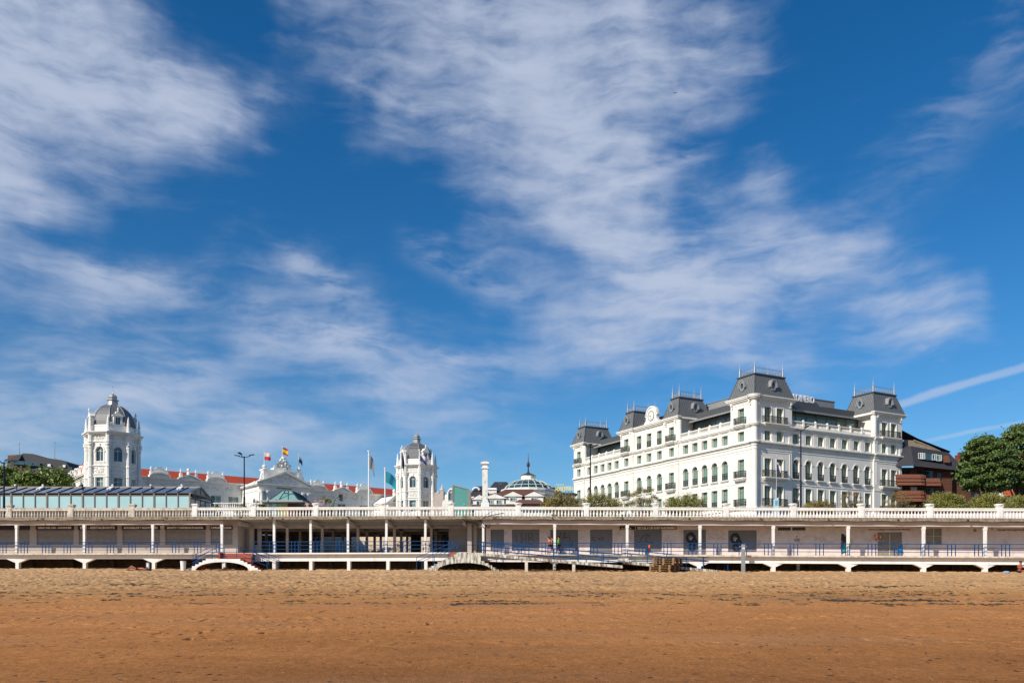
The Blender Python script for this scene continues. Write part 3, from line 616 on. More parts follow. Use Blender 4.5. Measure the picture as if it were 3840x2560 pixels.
# graffiti: thin sprayed lines and letters on the shutters and wall
def spray(strokes, mt, w=0.03, off=2.5, name='graffiti'):
    m = M()
    for st in strokes:
        pts = [];
        for px, row in st: x = bx(px, off); pts.append(Vector((x, PY(x) + off, PZ(row, PY(x) + off))))
        if len(pts) > 2:                     # smooth the stroke
            q = []
            for i in range(len(pts) - 1):
                p0, p1, p2, p3 = pts[max(i-1, 0)], pts[i], pts[i+1], pts[min(i+2, len(pts)-1)]
                for k in range(4):
                    t = k / 4; q.append(0.5 * ((2*p1) + (p2-p0)*t + (2*p0-5*p1+4*p2-p3)*t*t + (3*p1-p0-3*p2+p3)*t**3))
            pts = q + [pts[-1]]
        n = len(pts); vs = []
        for i, p in enumerate(pts):
            d = (pts[min(i+1, n-1)] - pts[max(i-1, 0)]).normalized(); nn = Vector((-d.z, 0, d.x)) * w / 2
            vs += [p + nn, p - nn]
        m.add(vs, [(2*i, 2*i+1, 2*i+3, 2*i+2) for i in range(n - 1)])
    return m.build(name, mt, AR, world=True)
Z4 = lambda a, b: (1780 + a * .2721, 1860 + b * .2721)
Z5 = lambda a, b: (2300 + a * .2721, 1860 + b * .2721)
Z6 = lambda a, b: (2800 + a * .2296, 1860 + b * .2296)
spray([[Z4(572, 520), Z4(578, 570), Z4(575, 625)], [Z4(640, 510), Z4(650, 600), Z4(655, 665)], [Z4(700, 505), Z4(708, 590), Z4(710, 670)], [Z4(645, 585), Z4(708, 580)],
       [Z4(735, 510), Z4(748, 590), Z4(745, 660)], [Z4(735, 512), Z4(790, 520), Z4(800, 550), Z4(750, 580), Z4(810, 600), Z4(815, 640), Z4(750, 660)], [Z4(600, 640), Z4(640, 632)],
       [Z4(1125, 550), Z4(1165, 575), Z4(1190, 490)], [Z4(1215, 600), Z4(1235, 500), Z4(1258, 600)], [Z4(1222, 572), Z4(1290, 555)], [Z4(1295, 520), Z4(1310, 580), Z4(1300, 635), Z4(1270, 640)], [Z4(1330, 630), Z4(1355, 640), Z4(1300, 680), Z4(1350, 684)],
       [Z4(1668, 560), Z4(1630, 565), Z4(1625, 600), Z4(1670, 608)], [Z4(1735, 570), Z4(1700, 585), Z4(1738, 600)], [Z4(1745, 565), Z4(1775, 570), Z4(1755, 583), Z4(1775, 595), Z4(1742, 605)],
       [Z5(360, 640), Z5(390, 570), Z5(450, 528), Z5(490, 530), Z5(505, 558), Z5(470, 550), Z5(445, 590), Z5(460, 625), Z5(555, 642)]], K['graf'], 0.045, 2.585)
wd = mat('spray_paint_white', (0.5, 0.5, 0.5), .7)
for ox, oy in ((0, 0), (612, 12)):           # the fat black figures sprayed on two shutters
    m = []
    def ring(cx, cy, rx, ry, a0=0, a1=6.3): return [Z5(ox + cx + rx * math.cos(a), oy + cy + ry * math.sin(a)) for a in np.linspace(a0, a1, 14)]
    spray([ring(1080, 570, 52, 52), ring(1100, 690, 42, 45), ring(1125, 630, 30, 36)], K['graf'], 0.40, 2.585)
    spray([ring(1076, 588, 11, 16)], wd, 0.10, 2.578)
spray([[Z5(1285 + 14 * k, 540 - 22 * math.sin(k * 1.9) - 25 * math.cos(k * .7)) for k in range(20)], [Z5(1290 + 15 * k, 580 + 16 * math.sin(k * 2.3)) for k in range(19)], [Z5(1430 + 20 * math.cos(a), 465 + 18 * math.sin(a)) for a in np.linspace(0, 6.2, 9)]], K['grafpink'], 0.03, 2.49)
spray([[Z6(770, 712), Z6(800, 690), Z6(790, 740)], [Z6(800, 700), Z6(830, 690), Z6(820, 730)], [Z6(835, 695), Z6(845, 730), Z6(860, 690)], [Z6(780, 720), Z6(875, 700)], [Z6(800, 742), Z6(870, 738)], [Z6(803, 658), Z6(818, 652), Z6(832, 658), Z6(818, 664), Z6(803, 658)]], K['graf'], 0.035, 2.49)
spray([[Z6(1240, 682), Z6(1285, 680), Z6(1250, 720), Z6(1290, 745)], [Z6(1300, 680), Z6(1305, 740), Z6(1330, 742)], [Z6(1095, 690), Z6(1155, 690), Z6(1100, 745), Z6(1160, 750)], [Z6(1095, 660), Z6(1140, 658)], [Z6(1770, 690), Z6(1795, 686)], [Z6(1900, 705), Z6(1950, 698), Z6(2010, 692)], [Z6(175, 820), Z6(200, 808), Z6(232, 816)]], K['grafpink'], 0.03, 2.49)
def blob(pts, mt, off):
    m = M(); q = []
    for px, row in pts: x = bx(px, 2.5); q.append((x, PY(x) + off, PZ(row, PY(x) + 2.5)))
    m.add(q, [tuple(range(len(q)))]); return m.build('mural', mt, AR, world=True)
blob([Z6(*p) for p in ((1530, 560), (1560, 600), (1590, 640), (1622, 610), (1700, 660), (1735, 700), (1735, 615), (1600, 580))], K['pink'], 2.497)
blob([Z6(*p) for p in ((1640, 640), (1735, 700), (1725, 800), (1640, 900))], mat('mural_yellow', srgb(200, 185, 140), .8), 2.493)
blob([Z6(*p) for p in ((1548, 602), (1600, 625), (1605, 660), (1622, 620), (1640, 700), (1636, 760), (1575, 735), (1538, 720))], K['graf'], 2.488)
blob([Z6(*p) for p in ((1545, 735), (1590, 732), (1650, 780), (1650, 905), (1545, 940), (1535, 830))], K['graf'], 2.484)
blob([Z6(*p) for p in ((1552, 745), (1590, 742), (1625, 775), (1610, 905), (1553, 925), (1542, 830))], mat('mural_purple', srgb(110, 45, 95), .8), 2.480)
blob([Z6(*p) for p in ((1590, 750), (1628, 790), (1622, 880), (1590, 912), (1560, 905), (1572, 820))], mat('mural_green', srgb(30, 150, 120), .8), 2.476)
# ceiling beams and inner columns of the open arcade
m = M(); xg = [onp(p, .1) for p in (1028, 1165, 1305, 1449, 1595)]
for k, x in enumerate([xg[0] - 3.5] + xg + [xg[-1] + 3.6]):
    m.box(x - .12, x + .12, PY(x) + .3, 97.9, 7.28, 7.62)
for ya in (83.2, 88.2, 93.2, 97.6): m.box(WL1 + .3, MR1 - .1, ya + .02, ya + .24, 7.22, 7.61)
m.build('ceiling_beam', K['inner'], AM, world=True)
inn = {}
for k, x in enumerate([onp(943, 4.5), ] + xg + [xg[-1] + 3.4]):
    for r_, ya in enumerate((83.2, 88.2, 93.2, 97.6)):
        if k == 6 and r_ < 3: continue
        wd_ = .22 if k == 0 and r_ == 0 else .13
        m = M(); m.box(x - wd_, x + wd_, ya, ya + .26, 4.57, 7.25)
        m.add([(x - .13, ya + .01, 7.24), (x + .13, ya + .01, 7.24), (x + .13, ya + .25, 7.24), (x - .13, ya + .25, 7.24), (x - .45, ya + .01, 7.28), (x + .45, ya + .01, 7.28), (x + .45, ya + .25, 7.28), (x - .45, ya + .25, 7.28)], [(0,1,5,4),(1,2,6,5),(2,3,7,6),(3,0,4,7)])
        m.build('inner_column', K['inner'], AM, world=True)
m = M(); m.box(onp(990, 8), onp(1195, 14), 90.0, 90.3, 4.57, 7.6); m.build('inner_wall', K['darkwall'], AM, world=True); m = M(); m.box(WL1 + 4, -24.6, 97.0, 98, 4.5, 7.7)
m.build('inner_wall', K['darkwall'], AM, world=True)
m = M(); x0 = PX(1130, 89.9); x1 = PX(1195, 89.9); m.box(x0, x1, 89.92, 89.98, 5.0, 6.3); m.build('inner_shutter', stripes('dim_shutter', (0.16, 0.14, 0.13), (0.06, 0.05, 0.05), 2, 0.12, 0.7), AM, world=True)
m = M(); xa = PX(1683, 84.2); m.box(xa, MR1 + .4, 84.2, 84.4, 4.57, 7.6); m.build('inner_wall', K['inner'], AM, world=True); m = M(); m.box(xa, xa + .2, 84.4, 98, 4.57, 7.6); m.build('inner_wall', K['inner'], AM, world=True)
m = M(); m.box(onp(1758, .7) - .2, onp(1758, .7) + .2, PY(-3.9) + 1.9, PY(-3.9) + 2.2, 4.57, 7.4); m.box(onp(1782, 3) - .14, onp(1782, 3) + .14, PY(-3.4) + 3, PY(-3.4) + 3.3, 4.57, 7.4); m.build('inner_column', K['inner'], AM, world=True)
m = M(); sweep(m, MR1 - .35, MR1 + .3, 0.3, 2.8, lambda x: 7.0, lambda x: 7.5); m.build('bracket_beam', K['slab'], AR, world=True)
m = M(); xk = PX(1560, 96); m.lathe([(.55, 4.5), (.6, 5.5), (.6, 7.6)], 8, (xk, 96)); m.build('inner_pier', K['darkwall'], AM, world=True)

# ---- balustrades: pillars, rail, balusters
PILL = [-423, -193, 38, 269, 498, 733, 952, 1186, 1437, 1692, 1943, 2199, 2458, 2722, 2974, 3229, 3486, 3747, 4005, 4262]
bal = M(); bal.lathe([(0.095, 0), (0.095, 0.05), (0.055, 0.075), (0.085, 0.15), (0.10, 0.20), (0.075, 0.30), (0.045, 0.42), (0.042, 0.47), (0.075, 0.52), (0.085, 0.57), (0.085, 0.62)], 8)
balm = {}
def balustrade(label, i0, i1, mt, last=False):
    x0, x1 = onp(PILL[i0], -.15), onp(PILL[i1], -.15); t = thing('balustrade', label, 'balustrade', ((x0 + x1) / 2, PY((x0 + x1) / 2) - 0.15, ST((x0 + x1) / 2)))
    if mt not in balm: balm[mt] = bal.mesh('baluster', K[mt], smooth=False)
    o = t.location
    for i in range(i0, i1 + (1 if last else 0)):
        x = onp(PILL[i], -.15); z = ST(x); Y = PY(x) - .15
        m = M(); w = .235
        m.box(-w, w, -.2, .2, -.01, 1.0); m.box(-w + .07, w - .07, -.215, -.2, .12, .8); m.box(-w - .04, w + .04, -.24, .24, 1.0, 1.07)
        m.lathe([(.38, 1.07), (.42, 1.12), (.42, 1.17), (.36, 1.2), (.2, 1.235)], 4, (0, 0), math.pi / 4) if i < 6 else m.lathe([(.36, 1.07), (.425, 1.13), (.425, 1.18), (.33, 1.225), (.2, 1.245)], 12, (0, 0), 0, 0, 1, .8)
        m.build('pillar', K[mt], t, loc=Vector((x, Y, z)) - o)
        if i == i1: continue
        xb = onp(PILL[i + 1], -.15); n = 19
        m = M(); xs = [x + .235 + (xb - x - .47) * k / 6 for k in range(7)]; vs = []; 
        prof = [(-.13, .60), (-.15, .64), (-.15, .76), (-.19, .79), (-.19, .855), (.15, .855), (.15, .60)]
        for q in xs:
            for a, b in prof: vs.append((q, PY(q) - .15 + a, ST(q) + b + (RT(q) - ST(q) - .86)))
        np_ = len(prof); m.add(vs, [(np_*j+k, np_*j+(k+1) % np_, np_*j+np_+(k+1) % np_, np_*j+np_+k) for j in range(6) for k in range(np_)])
        m.build('rail', K[mt], t, world=False).location = -o if False else (0, 0, 0)
        r_ = kids_last = bpy.data.objects[-1] if False else None
        ob = [c for c in COL.objects if c.parent == t and c.name.startswith('rail')][-1]
        ob.data.transform(Matrix.Translation(-o))
        for k in range(n):
            q = x + .235 + (xb - x - .47) * (k + .5) / n
            put('baluster', balm[mt], t, Vector((q, PY(q) - .15, ST(q))) - o)
    return t
balustrade('dirty cream stone balustrade in front of the long aqua glass pavilion', 1, 5, 'oldwhite')
balustrade('white balustrade over the open arcade, below the casino', 5, 9, 'white')
balustrade('white balustrade over the shutters painted LHB, before brown roofed house and tamarisks', 9, 13, 'white')
balustrade('white balustrade at right, from the corner of the grand hotel to the brick flats', 13, 18, 'white', True)
# drain spouts and weeds on the slab edge
for i, (px, row) in enumerate(((142, 1948), (380, 1946), (612, 1947), (1003, 1945), (1060, 1944), (1305, 1937), (1567, 1937), (1610, 1938), (2071, 1940), (2333, 1941), (2584, 1942), (2853, 1944), (3107, 1946), (3368, 1947), (3630, 1949))):
    x = onp(px, -.5); Y = PY(x) - .44; z = PZ(row, Y)
    m = M(); m.tube([(x, Y + .2, z), (x, Y - .16, z - .03)], .06, 8); t = m.build('drain_spout', K['cable'], world=False)
    tag(t, ['black drain spout %s' % s for s in ('below the third visible glass panel group, far left', 'left of the sign BAR RESTAURANTE', 'above the sign SANDWICHES', 'left of the glass pyramid pavilion', 'under the glass pyramid pavilion', 'below the green traffic light', 'below the right casino tower', 'right of the right casino tower', 'below the first round tamarisk bush', 'above the esca surf school sign', 'below the green bush by the hotel wing', 'under the hotel corner tower', 'under the low bush before the hotel', 'above the lifeguard centre door', 'below the brick flats, furthest right')][i], 'drain spout', 'drain spouts along the terrace edge')
def weed_tuft(px, row, s, label):
    x = onp(px, -.45); Y = PY(x) - .42; z = PZ(row, Y); m = M()
    for k in range(70):
        a = random.random() * 6.28; h = s * (0.3 + random.random()); dx = math.cos(a) * s * .8 * random.random(); dy = math.sin(a) * .12
        w = .02; m.add([(x + dx - w, Y + dy, z - .04), (x + dx + w, Y + dy, z - .04), (x + dx * 1.7 + random.uniform(-.05, .05), Y + dy - .05, z + h * .6)], [(0, 1, 2)], k % 2)
    tag(m.build('weed_tuft', [K['tam'], K['tam2']]), label, 'plant', 'weeds growing on the slab edge')
for a in ((158, 1944, .22, 'green weed tuft growing beside the leftmost drain spout'), (622, 1942, .3, 'brown weed tuft above the sign SANDWICHES'), (900, 1938, .25, 'dry weed on slab edge left of the open arcade'), (1018, 1941, .22, 'dry weed left of the glass pyramid pavilion'), (1745, 1938, .28, 'green weed clump under the teal wedge kiosk'), (2077, 1932, .25, 'weed tuft on the edge under first round tamarisk')): weed_tuft(*a)
m = M(); pts = [P(1890, 1922, 76.6), P(1850, 1930, 76.2), P(1825, 1935, 76), P(1805, 1947, 75.9), P(1814, 1965, 76.2), P(1832, 1978, 77), P(1838, 1966, 78)]
m.tube(pts, .035, 5); m.tube([P(1740, 1952, 77.2), P(1780, 1957, 77), P(1806, 1962, 76.2), P(1815, 1980, 76.4)], .025, 5); m.tube([P(1805, 1947, 75.8), P(1830, 1925, 76), P(1850, 1915, 76.3)], .02, 5)
tag(m.build('hanging_cable', K['cable']), 'tangled black cables hanging at the joint between open and right arcades', 'cable')

# ---- blue railings
def railing(label, pxa, pxb, pc, off=-.25, step=2.13, gap=None):
    x0, x1 = onp(pxa, off), onp(pxb, off); t = thing('railing', label, 'railing', ((x0 + x1) / 2, PY((x0 + x1) / 2) + off, DZ((x0 + x1) / 2)))
    for h in (1.05, .70, .34):
        m = M(); n = int((x1 - x0) / 2) + 1; m.tube([(x, PY(x) + off, DZ(x) + h) for x in [x0 + (x1 - x0) * i / n for i in range(n + 1)]], .034 if h > 1 else .028, 6); m.build('rail', K['blue'], t, world=True)
    c = onp(pc, off); c -= math.floor((c - x0) / step) * step
    m0 = M(); m0.box(-.032, .032, -.025, .025, -.12, 1.05); me = m0.mesh('post', K['blue'])
    while c < x1 + .5:
        for d in (-.32, 0, .32):
            x = c + d
            if x0 <= x <= x1: put('post', me, t, Vector((x, PY(x) + off, DZ(x))) - t.location)
        c += step
    return t
railing('blue railing along walkway before the restaurant shutters', -380, 826, 91)
railing('blue railing in front of the open arcade columns', 943, 1696, 1106)
railing('blue railing along walkway before the surf school wall', 1812, 4150, 2977, step=2.2)

# ---------------------------------------------------------------- arched beach stairs
def stair(name, label, Yf, mt, tops, plat, arch, base_row, treadm, wid=1.55, right=True):
    X = lambda p: PX(p, Yf); Z = lambda r: PZ(r, Yf)
    t = thing(name, label, 'stairs', (X((tops[0][0] + tops[-1][1]) / 2), Yf, Z(base_row)))
    poly = [];
    for a, b, r in tops: poly += [(X(a), Z(r)), (X(b), Z(r))]
    # underside arch
    ax0, ax1, apk = arch; n = 14; under = []
    for k in range(n + 1):
        a = math.pi * k / n; u = math.cos(a); under.append((X((ax0 + ax1) / 2 + (ax1 - ax0) / 2 * u), Z(base_row + 8 - (base_row + 8 - apk) * math.sin(a) ** .8)))
    # strips between the stepped top and the arch so that no polygon is concave
    m = M(); ptsx = sorted(set([round(p[0], 4) for p in poly] + [round(p[0], 4) for p in under]))
    def top_at(x):
        for a, b, r in tops:
            if X(a) - 1e-4 <= x <= X(b) + 1e-4: return Z(r)
        return Z(base_row)
    ux = [p[0] for p in under][::-1]; uz = [p[1] for p in under][::-1]
    def bot_at(x): return float(np.interp(x, ux, uz)) if ux[0] <= x <= ux[-1] else Z(base_row + 12)
    for i in range(len(ptsx) - 1):
        a, b = ptsx[i], ptsx[i+1]; c = (a + b) / 2; tz = top_at(c)
        m.hexa([(a, Yf, bot_at(a + 1e-4)), (b, Yf, bot_at(b - 1e-4)), (b, Yf + .16, bot_at(b - 1e-4)), (a, Yf + .16, bot_at(a + 1e-4))], [(a, Yf, tz), (b, Yf, tz), (b, Yf + .16, tz), (a, Yf + .16, tz)])
    m.build('stringer', K[mt], t, world=True)
    m = M()
    for a, b, r in tops:
        bz = min(bot_at((X(a) + X(b)) / 2), Z(r) - .1)
        m.box(X(a), X(b) + .02, Yf + .16, Yf + wid, bz + .04, Z(r) - .03)
    m.build('treads', K[treadm], t, world=True)
    return t, X, Z
Z2 = lambda a: 600 + a * .2721
tops = [(Z2(395), Z2(440), 2128), (Z2(440), Z2(485), 2121), (Z2(485), Z2(535), 2114.4), (Z2(535), Z2(585), 2106.8), (Z2(585), Z2(632), 2100), (Z2(632), Z2(1105), 2094), (Z2(1105), Z2(1150), 2100.8), (Z2(1150), Z2(1200), 2107), (Z2(1200), Z2(1252), 2114), (Z2(1252), Z2(1300), 2120.7), (Z2(1300), Z2(1345), 2128), (Z2(1345), Z2(1390), 2135)]
SA, X, Z = stair('arched_stairs', 'white arched beach stairs with red tiled treads left of the open arcade', 76.5, 'white', tops, None, (Z2(480), Z2(1230), 2106), 2137, 'red_tile')
m = M(); za = Z(2094)
for k in range(3): m.box(X(812) + .0, X(928), 77.65 + k * .18, 78.6, za - .3 + k * .2, za + (k + 1) * .19)
m.box(X(812) - .2, X(812), 77.4, 78.6, za, za + .62)
m.build('upper_steps', K['red_tile'], SA, world=True)
def srail(t, path, Y, hs, r=.026, closed=True, every=None):
    for h in hs:
        m = M(); m.tube([(x, Y, z + h) for x, z in path], r, 6); m.build('rail', K['blue'], t, world=True)
def sposts(t, xs, Y, zf, h):
    for x in xs:
        m = M(); z = zf(x); m.box(x - .025, x + .025, Y - .02, Y + .02, z - .05, z + h); m.build('post', K['blue'], t, world=True)
RA = thing('stair_railing', 'blue handrails rising over the red and white arched stairs', 'railing', (X(840), 76.6, Z(2137)))
for Y, dx in ((76.62, 0), (77.95, .2)):
    path = [(X(716) + dx, Z(2125)), (X(780) + dx, Z(2094)), (X(904) + dx, Z(2094)), (X(1000) + dx, Z(2137) + .15)]
    if Y > 77: path = [(X(700), Z(2130)), (X(800), Z(2085))]
    srail(RA, path, Y, (1.0, .62, .25) if Y < 77 else (.95, .6)); xx = [p[0] for p in path]; zz = [p[1] for p in path]
    sposts(RA, [X(734), X(794), X(840), X(886), X(947), X(1000)] if Y < 77 else [X(720), X(800)], Y, lambda x: float(np.interp(x, xx, zz)), 1.0)
path = [(X(930), Z(2094) + .1), (X(1029), Z(2137) + .15)]; xx = [p[0] for p in path]; zz = [p[1] for p in path]
srail(RA, path, 77.95, (1.0, .62)); sposts(RA, [X(931), X(991), X(1029)], 77.95, lambda x: float(np.interp(x, xx, zz)), 1.0)
# trash bin
t = thing('litter_bin', 'white litter bin with dark rim beside the foot of arched stairs', 'bin', P(687, 2138, 76.2)); m = M(); m.lathe([(.21, 0), (.26, .9)], 14); m.build('body', K['white'], t, smooth=False); m = M(); m.lathe([(.28, .88), (.29, .98), (.24, .98), (.23, .9)], 14); m.build('rim', K['black'], t)
# second, mossy stairs
Z3 = lambda a: 1200 + a * .2721
tops = [(Z3(1480), Z3(1525), 2126.7), (Z3(1525), Z3(1572), 2120.4), (Z3(1572), Z3(1622), 2113), (Z3(1622), Z3(1674), 2105.8), (Z3(1674), Z3(1724), 2099), (Z3(1724), Z3(1772), 2092), (Z3(1772), Z3(1822), 2085.3), (Z3(1822), Z3(1870), 2077.6), (Z3(1870), Z3(2215), 2071),
        (Z3(2215), Z3(2265), 2102), (Z3(2265), Z3(2320), 2110), (1831, 1845, 2117), (1845, 1858, 2125), (1858, 1871, 2132)]
SB, X, Z = stair('mossy_stairs', 'grimy lichen stained arched stairs beside the start of the long ramp', 75.3, 'mossy', tops, None, (Z3(1610), 1846, 2109), 2136, 'mossy')
m = M(); m.box(X(Z3(1770)), X(Z3(1872)), 76.6, 77.2, DZ(-4) - .35, DZ(-4) + .01); m.box(X(Z3(1872)), X(Z3(2215)), 76.85, 77.3, DZ(-4) - .3, DZ(-4) - .02); m.build('landing', K['red_tile'], SB, world=True)
RB = thing('stair_railing', 'blue handrail climbing the mossy arched stairs right of the open arcade', 'railing', (X(1640), 75.4, Z(2136)))
for Y, sh, hs in ((75.42, 0, (1.08, .72)), (76.75, 14, (.72,))):
    path = [(X(1562 + sh), Z(2137) + .1), (X(Z3(1885)), Z(2071)), (X(Z3(2230)), Z(2071))] if sh == 0 else [(X(1562 + sh), Z(2137) + .1), (X(Z3(1885)), Z(2071))]
    srail(RB, path, Y, hs); xx = [p[0] for p in path]; zz = [p[1] for p in path]
    sposts(RB, [X(1562 + sh), X(Z3(1555)), X(Z3(1765)), X(Z3(1885))] + ([X(Z3(2205))] if sh == 0 else []), Y, lambda x: float(np.interp(x, xx, zz)), 1.08 if sh == 0 else .72)
# ramps
def ramp(label, pxa, ra, pxb, rb, Yf, wid, posts, rposts, rail_h=(1.0, .66, .3), rname='blue railings following the long sloping ramp'):
    a = Vector((PX(pxa, Yf), Yf, PZ(ra, Yf))); b = Vector((PX(pxb, Yf), Yf, PZ(rb, Yf)))
    t = thing('ramp', label, 'ramp', (a + b) / 2); W = Vector((0, wid, 0))
    n = 26; m = M()
    for i in range(n):                       # edge cast in separate blocks
        p = a.lerp(b, i / n); q = a.lerp(b, (i + .93) / n); d = Vector((0, 0, -.24)); o = Vector((0, .18, 0))
        m.hexa([p + d, q + d, q + d + o, p + d + o], [p, q, q + o, p + o])
    m.build('edge', K['mossy'], t, world=True)
    m = M(); d = Vector((0, 0, -.26)); e = Vector((0, 0, -.06)); o = Vector((0, .02, 0)); m.hexa([a + d + o, b + d + o, b + d + W, a + d + W], [a + e + o, b + e + o, b + e + W, a + e + W]); m.build('deck', K['slab'], t, world=True)
    for px in posts:
        x = PX(px, Yf); f = (x - a.x) / (b.x - a.x); z = a.z + (b.z - a.z) * f - .25; m = M(); m.box(x - .13, x + .13, Yf + .05, Yf + .35, 2.2, z); m.build('post', K['oldwhite'], t, world=True)
    r = thing('ramp_railing', rname, 'railing', (a + b) / 2)
    for oy in (.08, wid - .08):
        for h in rail_h:
            m = M(); m.tube([a + Vector((0, oy, h)), b + Vector((0, oy, h))], .026, 6); m.build('rail', K['blue'], r, world=True)
        for px in rposts:
            x = PX(px, Yf); f = (x - a.x) / (b.x - a.x); z = a.z + (b.z - a.z) * f; m = M(); m.box(x - .03, x + .03, Yf + oy - .025, Yf + oy + .025, z - .2, z + rail_h[0]); m.build('post', K['blue'], r, world=True)
    return t
ramp('long mossy edged concrete ramp sloping down right from the mossy stairs', 1801, 2072, 2336, 2119, 73.9, 1.3, (1974, 2152), (1812, 1893, 1984, 2078, 2170, 2263))
ramp('short lower ramp beside the wooden pallets, going down to sand', 2338, 2102, 2735, 2141, 74.6, 1.2, (), (2354, 2428, 2500, 2574, 2638, 2730), (1.05, .75, .68), 'blue railings of the short lower ramp beside pallets')
m = M(); Yl = 74.3; m.hexa([P(2322, 2106, Yl), P(2358, 2106, Yl), P(2358, 2106, Yl) + Vector((0, 1.6, 0)), P(2322, 2106, Yl) + Vector((0, 1.6, 0))], [P(2322, 2092, Yl), P(2358, 2092, Yl), P(2358, 2092, Yl) + Vector((0, 1.6, 0)), P(2322, 2092, Yl) + Vector((0, 1.6, 0))])
tag(m.build('ramp_landing', K['mossy']), 'small stained concrete landing slab where the two ramps meet', 'landing')
# stacked pallets
def pallet():
    t = thing('pallet', '', 'pallet', (0, 0, 0), 0, 'wooden pallets stacked on the sand')
    m = M()
    for k in range(7): m.box(-.6 + k * .175, -.6 + k * .175 + .13, -.5, .5, .115, .135)
    for k in range(3): m.box(-.6, .6, -.5 + k * .44, -.5 + k * .44 + .12, .0, .02)
    m.build('boards', K['pallet'], t); m = M()
    for x in (-.6, -.06, .48):
        for y in (-.5, -.06, .38): m.box(x + .002, x + .118, y + .002, y + .118, .021, .114)
    m.build('blocks', K['pallet'], t); return t
pal = pallet(); kmp = kidmap(pal); base = P(2499, 2140, 72.9); ords = ['lowest', 'second lowest', 'third lowest', 'fourth lowest', 'fifth from the bottom', 'third from the top', 'second from the top', 'topmost']
for k in range(8):
    up = k >= 4; loc = Vector((base.x + (.28 if up else 0) + random.uniform(-.03, .03), base.y + .95, base.z - .08 + k * .155)); rz = R(-40 + (4 if up else 0) + random.uniform(-1.5, 1.5))
    lb = '%s weathered wooden pallet of the stack by the lower ramp' % ords[k]
    if k == 0: pal.location = loc; pal.rotation_euler.z = rz; pal['label'] = lb; pal.scale = (1.75, 1.75, 1.15)
    else:
        d = dup(pal, loc, rz, lb, kmp); d.scale = (1.75, 1.75, 1.15)
# outdoor shower post and small posts
def shower(px, row, top, Y, label, w=.13):
    b = P(px, row, Y); h = (row - top) * Y / FL; t = thing('shower_post', label, 'shower', b); m = M(); m.box(-w, w, -w * .8, w * .8, -.2, h); m.box(-w + .02, w - .02, -w * .8 - .01, -w * .8, .1, h - .1); m.build('post', K['grey_metal'], t)
    m = M(); m.tube([(-w - .12, 0, h - .2), (w + .12, 0, h - .2)], .025, 6); m.ball((-w - .14, 0, h - .2), .045); m.ball((w + .14, 0, h - .2), .045); m.build('spray_head', K['grey_metal'], t)
    m = M(); m.box(-w * .7, w * .7, -w * .8 - .02, -w * .8 - .011, h - .42, h - .28); m.build('plate', K['white'], t)
shower(2787, 2139, 2040, 73.2, 'tall grey metal shower post standing before the last roller shutter', .15)
b = P(555, 2136, 79.4); t = thing('bollard', 'short pale grey metal box post under the walkway left', 'post', b); m = M(); m.box(-.14, .14, -.1, .1, -.2, .72); m.build('body', K['grey_metal'], t); m = M(); m.box(-.08, .08, -.112, -.1, .25, .6); m.build('panel', K['white'], t)
shower(2992, 2135, 2102, 75.6, 'short grey shower post in the shadow under the right walkway', .14)

# ---------------------------------------------------------------- casino with two domed corner towers
def addf(ff): return lambda x, y, z: (x, y, z - ff)
CA = thing('casino', 'white baroque casino with two slate domed towers, orange roof and lettered pediment', 'casino', (-67.6, 140, 8), math.atan2(.62, .785))
ZC = addf(8)
def cpart(m, name, mats, smooth=False): return m.build(name, mats, CA, smooth)
def window_obj(parent, w, h, arch, loc, rz, name='window', dark='blueglass', fr='wframe', curt=0.0, cache={}, side=1, transom=True):
    key = (w, h, arch, dark, fr, curt, side, transom)
    if key not in cache:
        m = M(); t = .055
        m.box(-w/2, -w/2 + t, 0, .07, 0, h - (w/2 if arch else 0)); m.box(w/2 - t, w/2, 0, .07, 0, h - (w/2 if arch else 0)); m.box(-w/2 + t, w/2 - t, 0, .07, 0, t)
        m.box(-t/2, t/2, .005, .065, t, h - t)
        if not arch: m.box(-w/2 + t, w/2 - t, 0, .07, h - t, h)
        zt = h - w/2 if arch else h * .72
        if transom: m.box(-w/2 + t, w/2 - t, .003, .068, zt - t/2, zt + t/2)
        if arch:
            n = 8; r = w/2
            for k in range(n):
                a, b = math.pi * k / n, math.pi * (k + 1) / n
                q = lambda rr, an: (rr * math.cos(an), 0, zt + rr * math.sin(an)); q2 = lambda rr, an: (rr * math.cos(an), .07, zt + rr * math.sin(an))
                m.hexa([q(r - t, a), q(r, a), q(r, b), q(r - t, b)], [q2(r - t, a), q2(r, a), q2(r, b), q2(r - t, b)])
            for an in (math.pi / 4, 3 * math.pi / 4): m.bar((0, .03, zt), ((r - t) * math.cos(an), .03, zt + (r - t) * math.sin(an)), .035)
        p = M(); c = w/2 - .001
        if arch:
            pts = [(-c, 0), (c, 0)] + [(c * math.cos(math.pi * k / 10), zt + c * math.sin(math.pi * k / 10)) for k in range(11)]
            p.add([(x, .05, z) for x, z in pts], [tuple(range(len(pts)))], 0)
        else: p.add([(-c, .05, 0), (c, .05, 0), (c, .05, h), (-c, .05, h)], [(0, 1, 2, 3)], 0)
        if curt:
            a, b = (-c + w * (1 - curt), c - t) if side > 0 else (-c + t, c - w * (1 - curt)); hh = h - (w * .32 if arch else t)
            n = 6
            for k in range(n): x0 = a + (b - a) * k / n; x1 = a + (b - a) * (k + 1) / n; p.add([(x0, .046 - .012 * (k % 2), t), (x1, .046 - .012 * ((k + 1) % 2), t), (x1, .046 - .012 * ((k + 1) % 2), hh), (x0, .046 - .012 * (k % 2), hh)], [(0, 1, 2, 3)], 1)
        cache[key] = (m.mesh(name, K[fr]), p.mesh('pane', [K[dark], K['curtain']]))
    a, b = cache[key]; o = put(name, a, parent, loc, rz); put('pane', b, o); return o
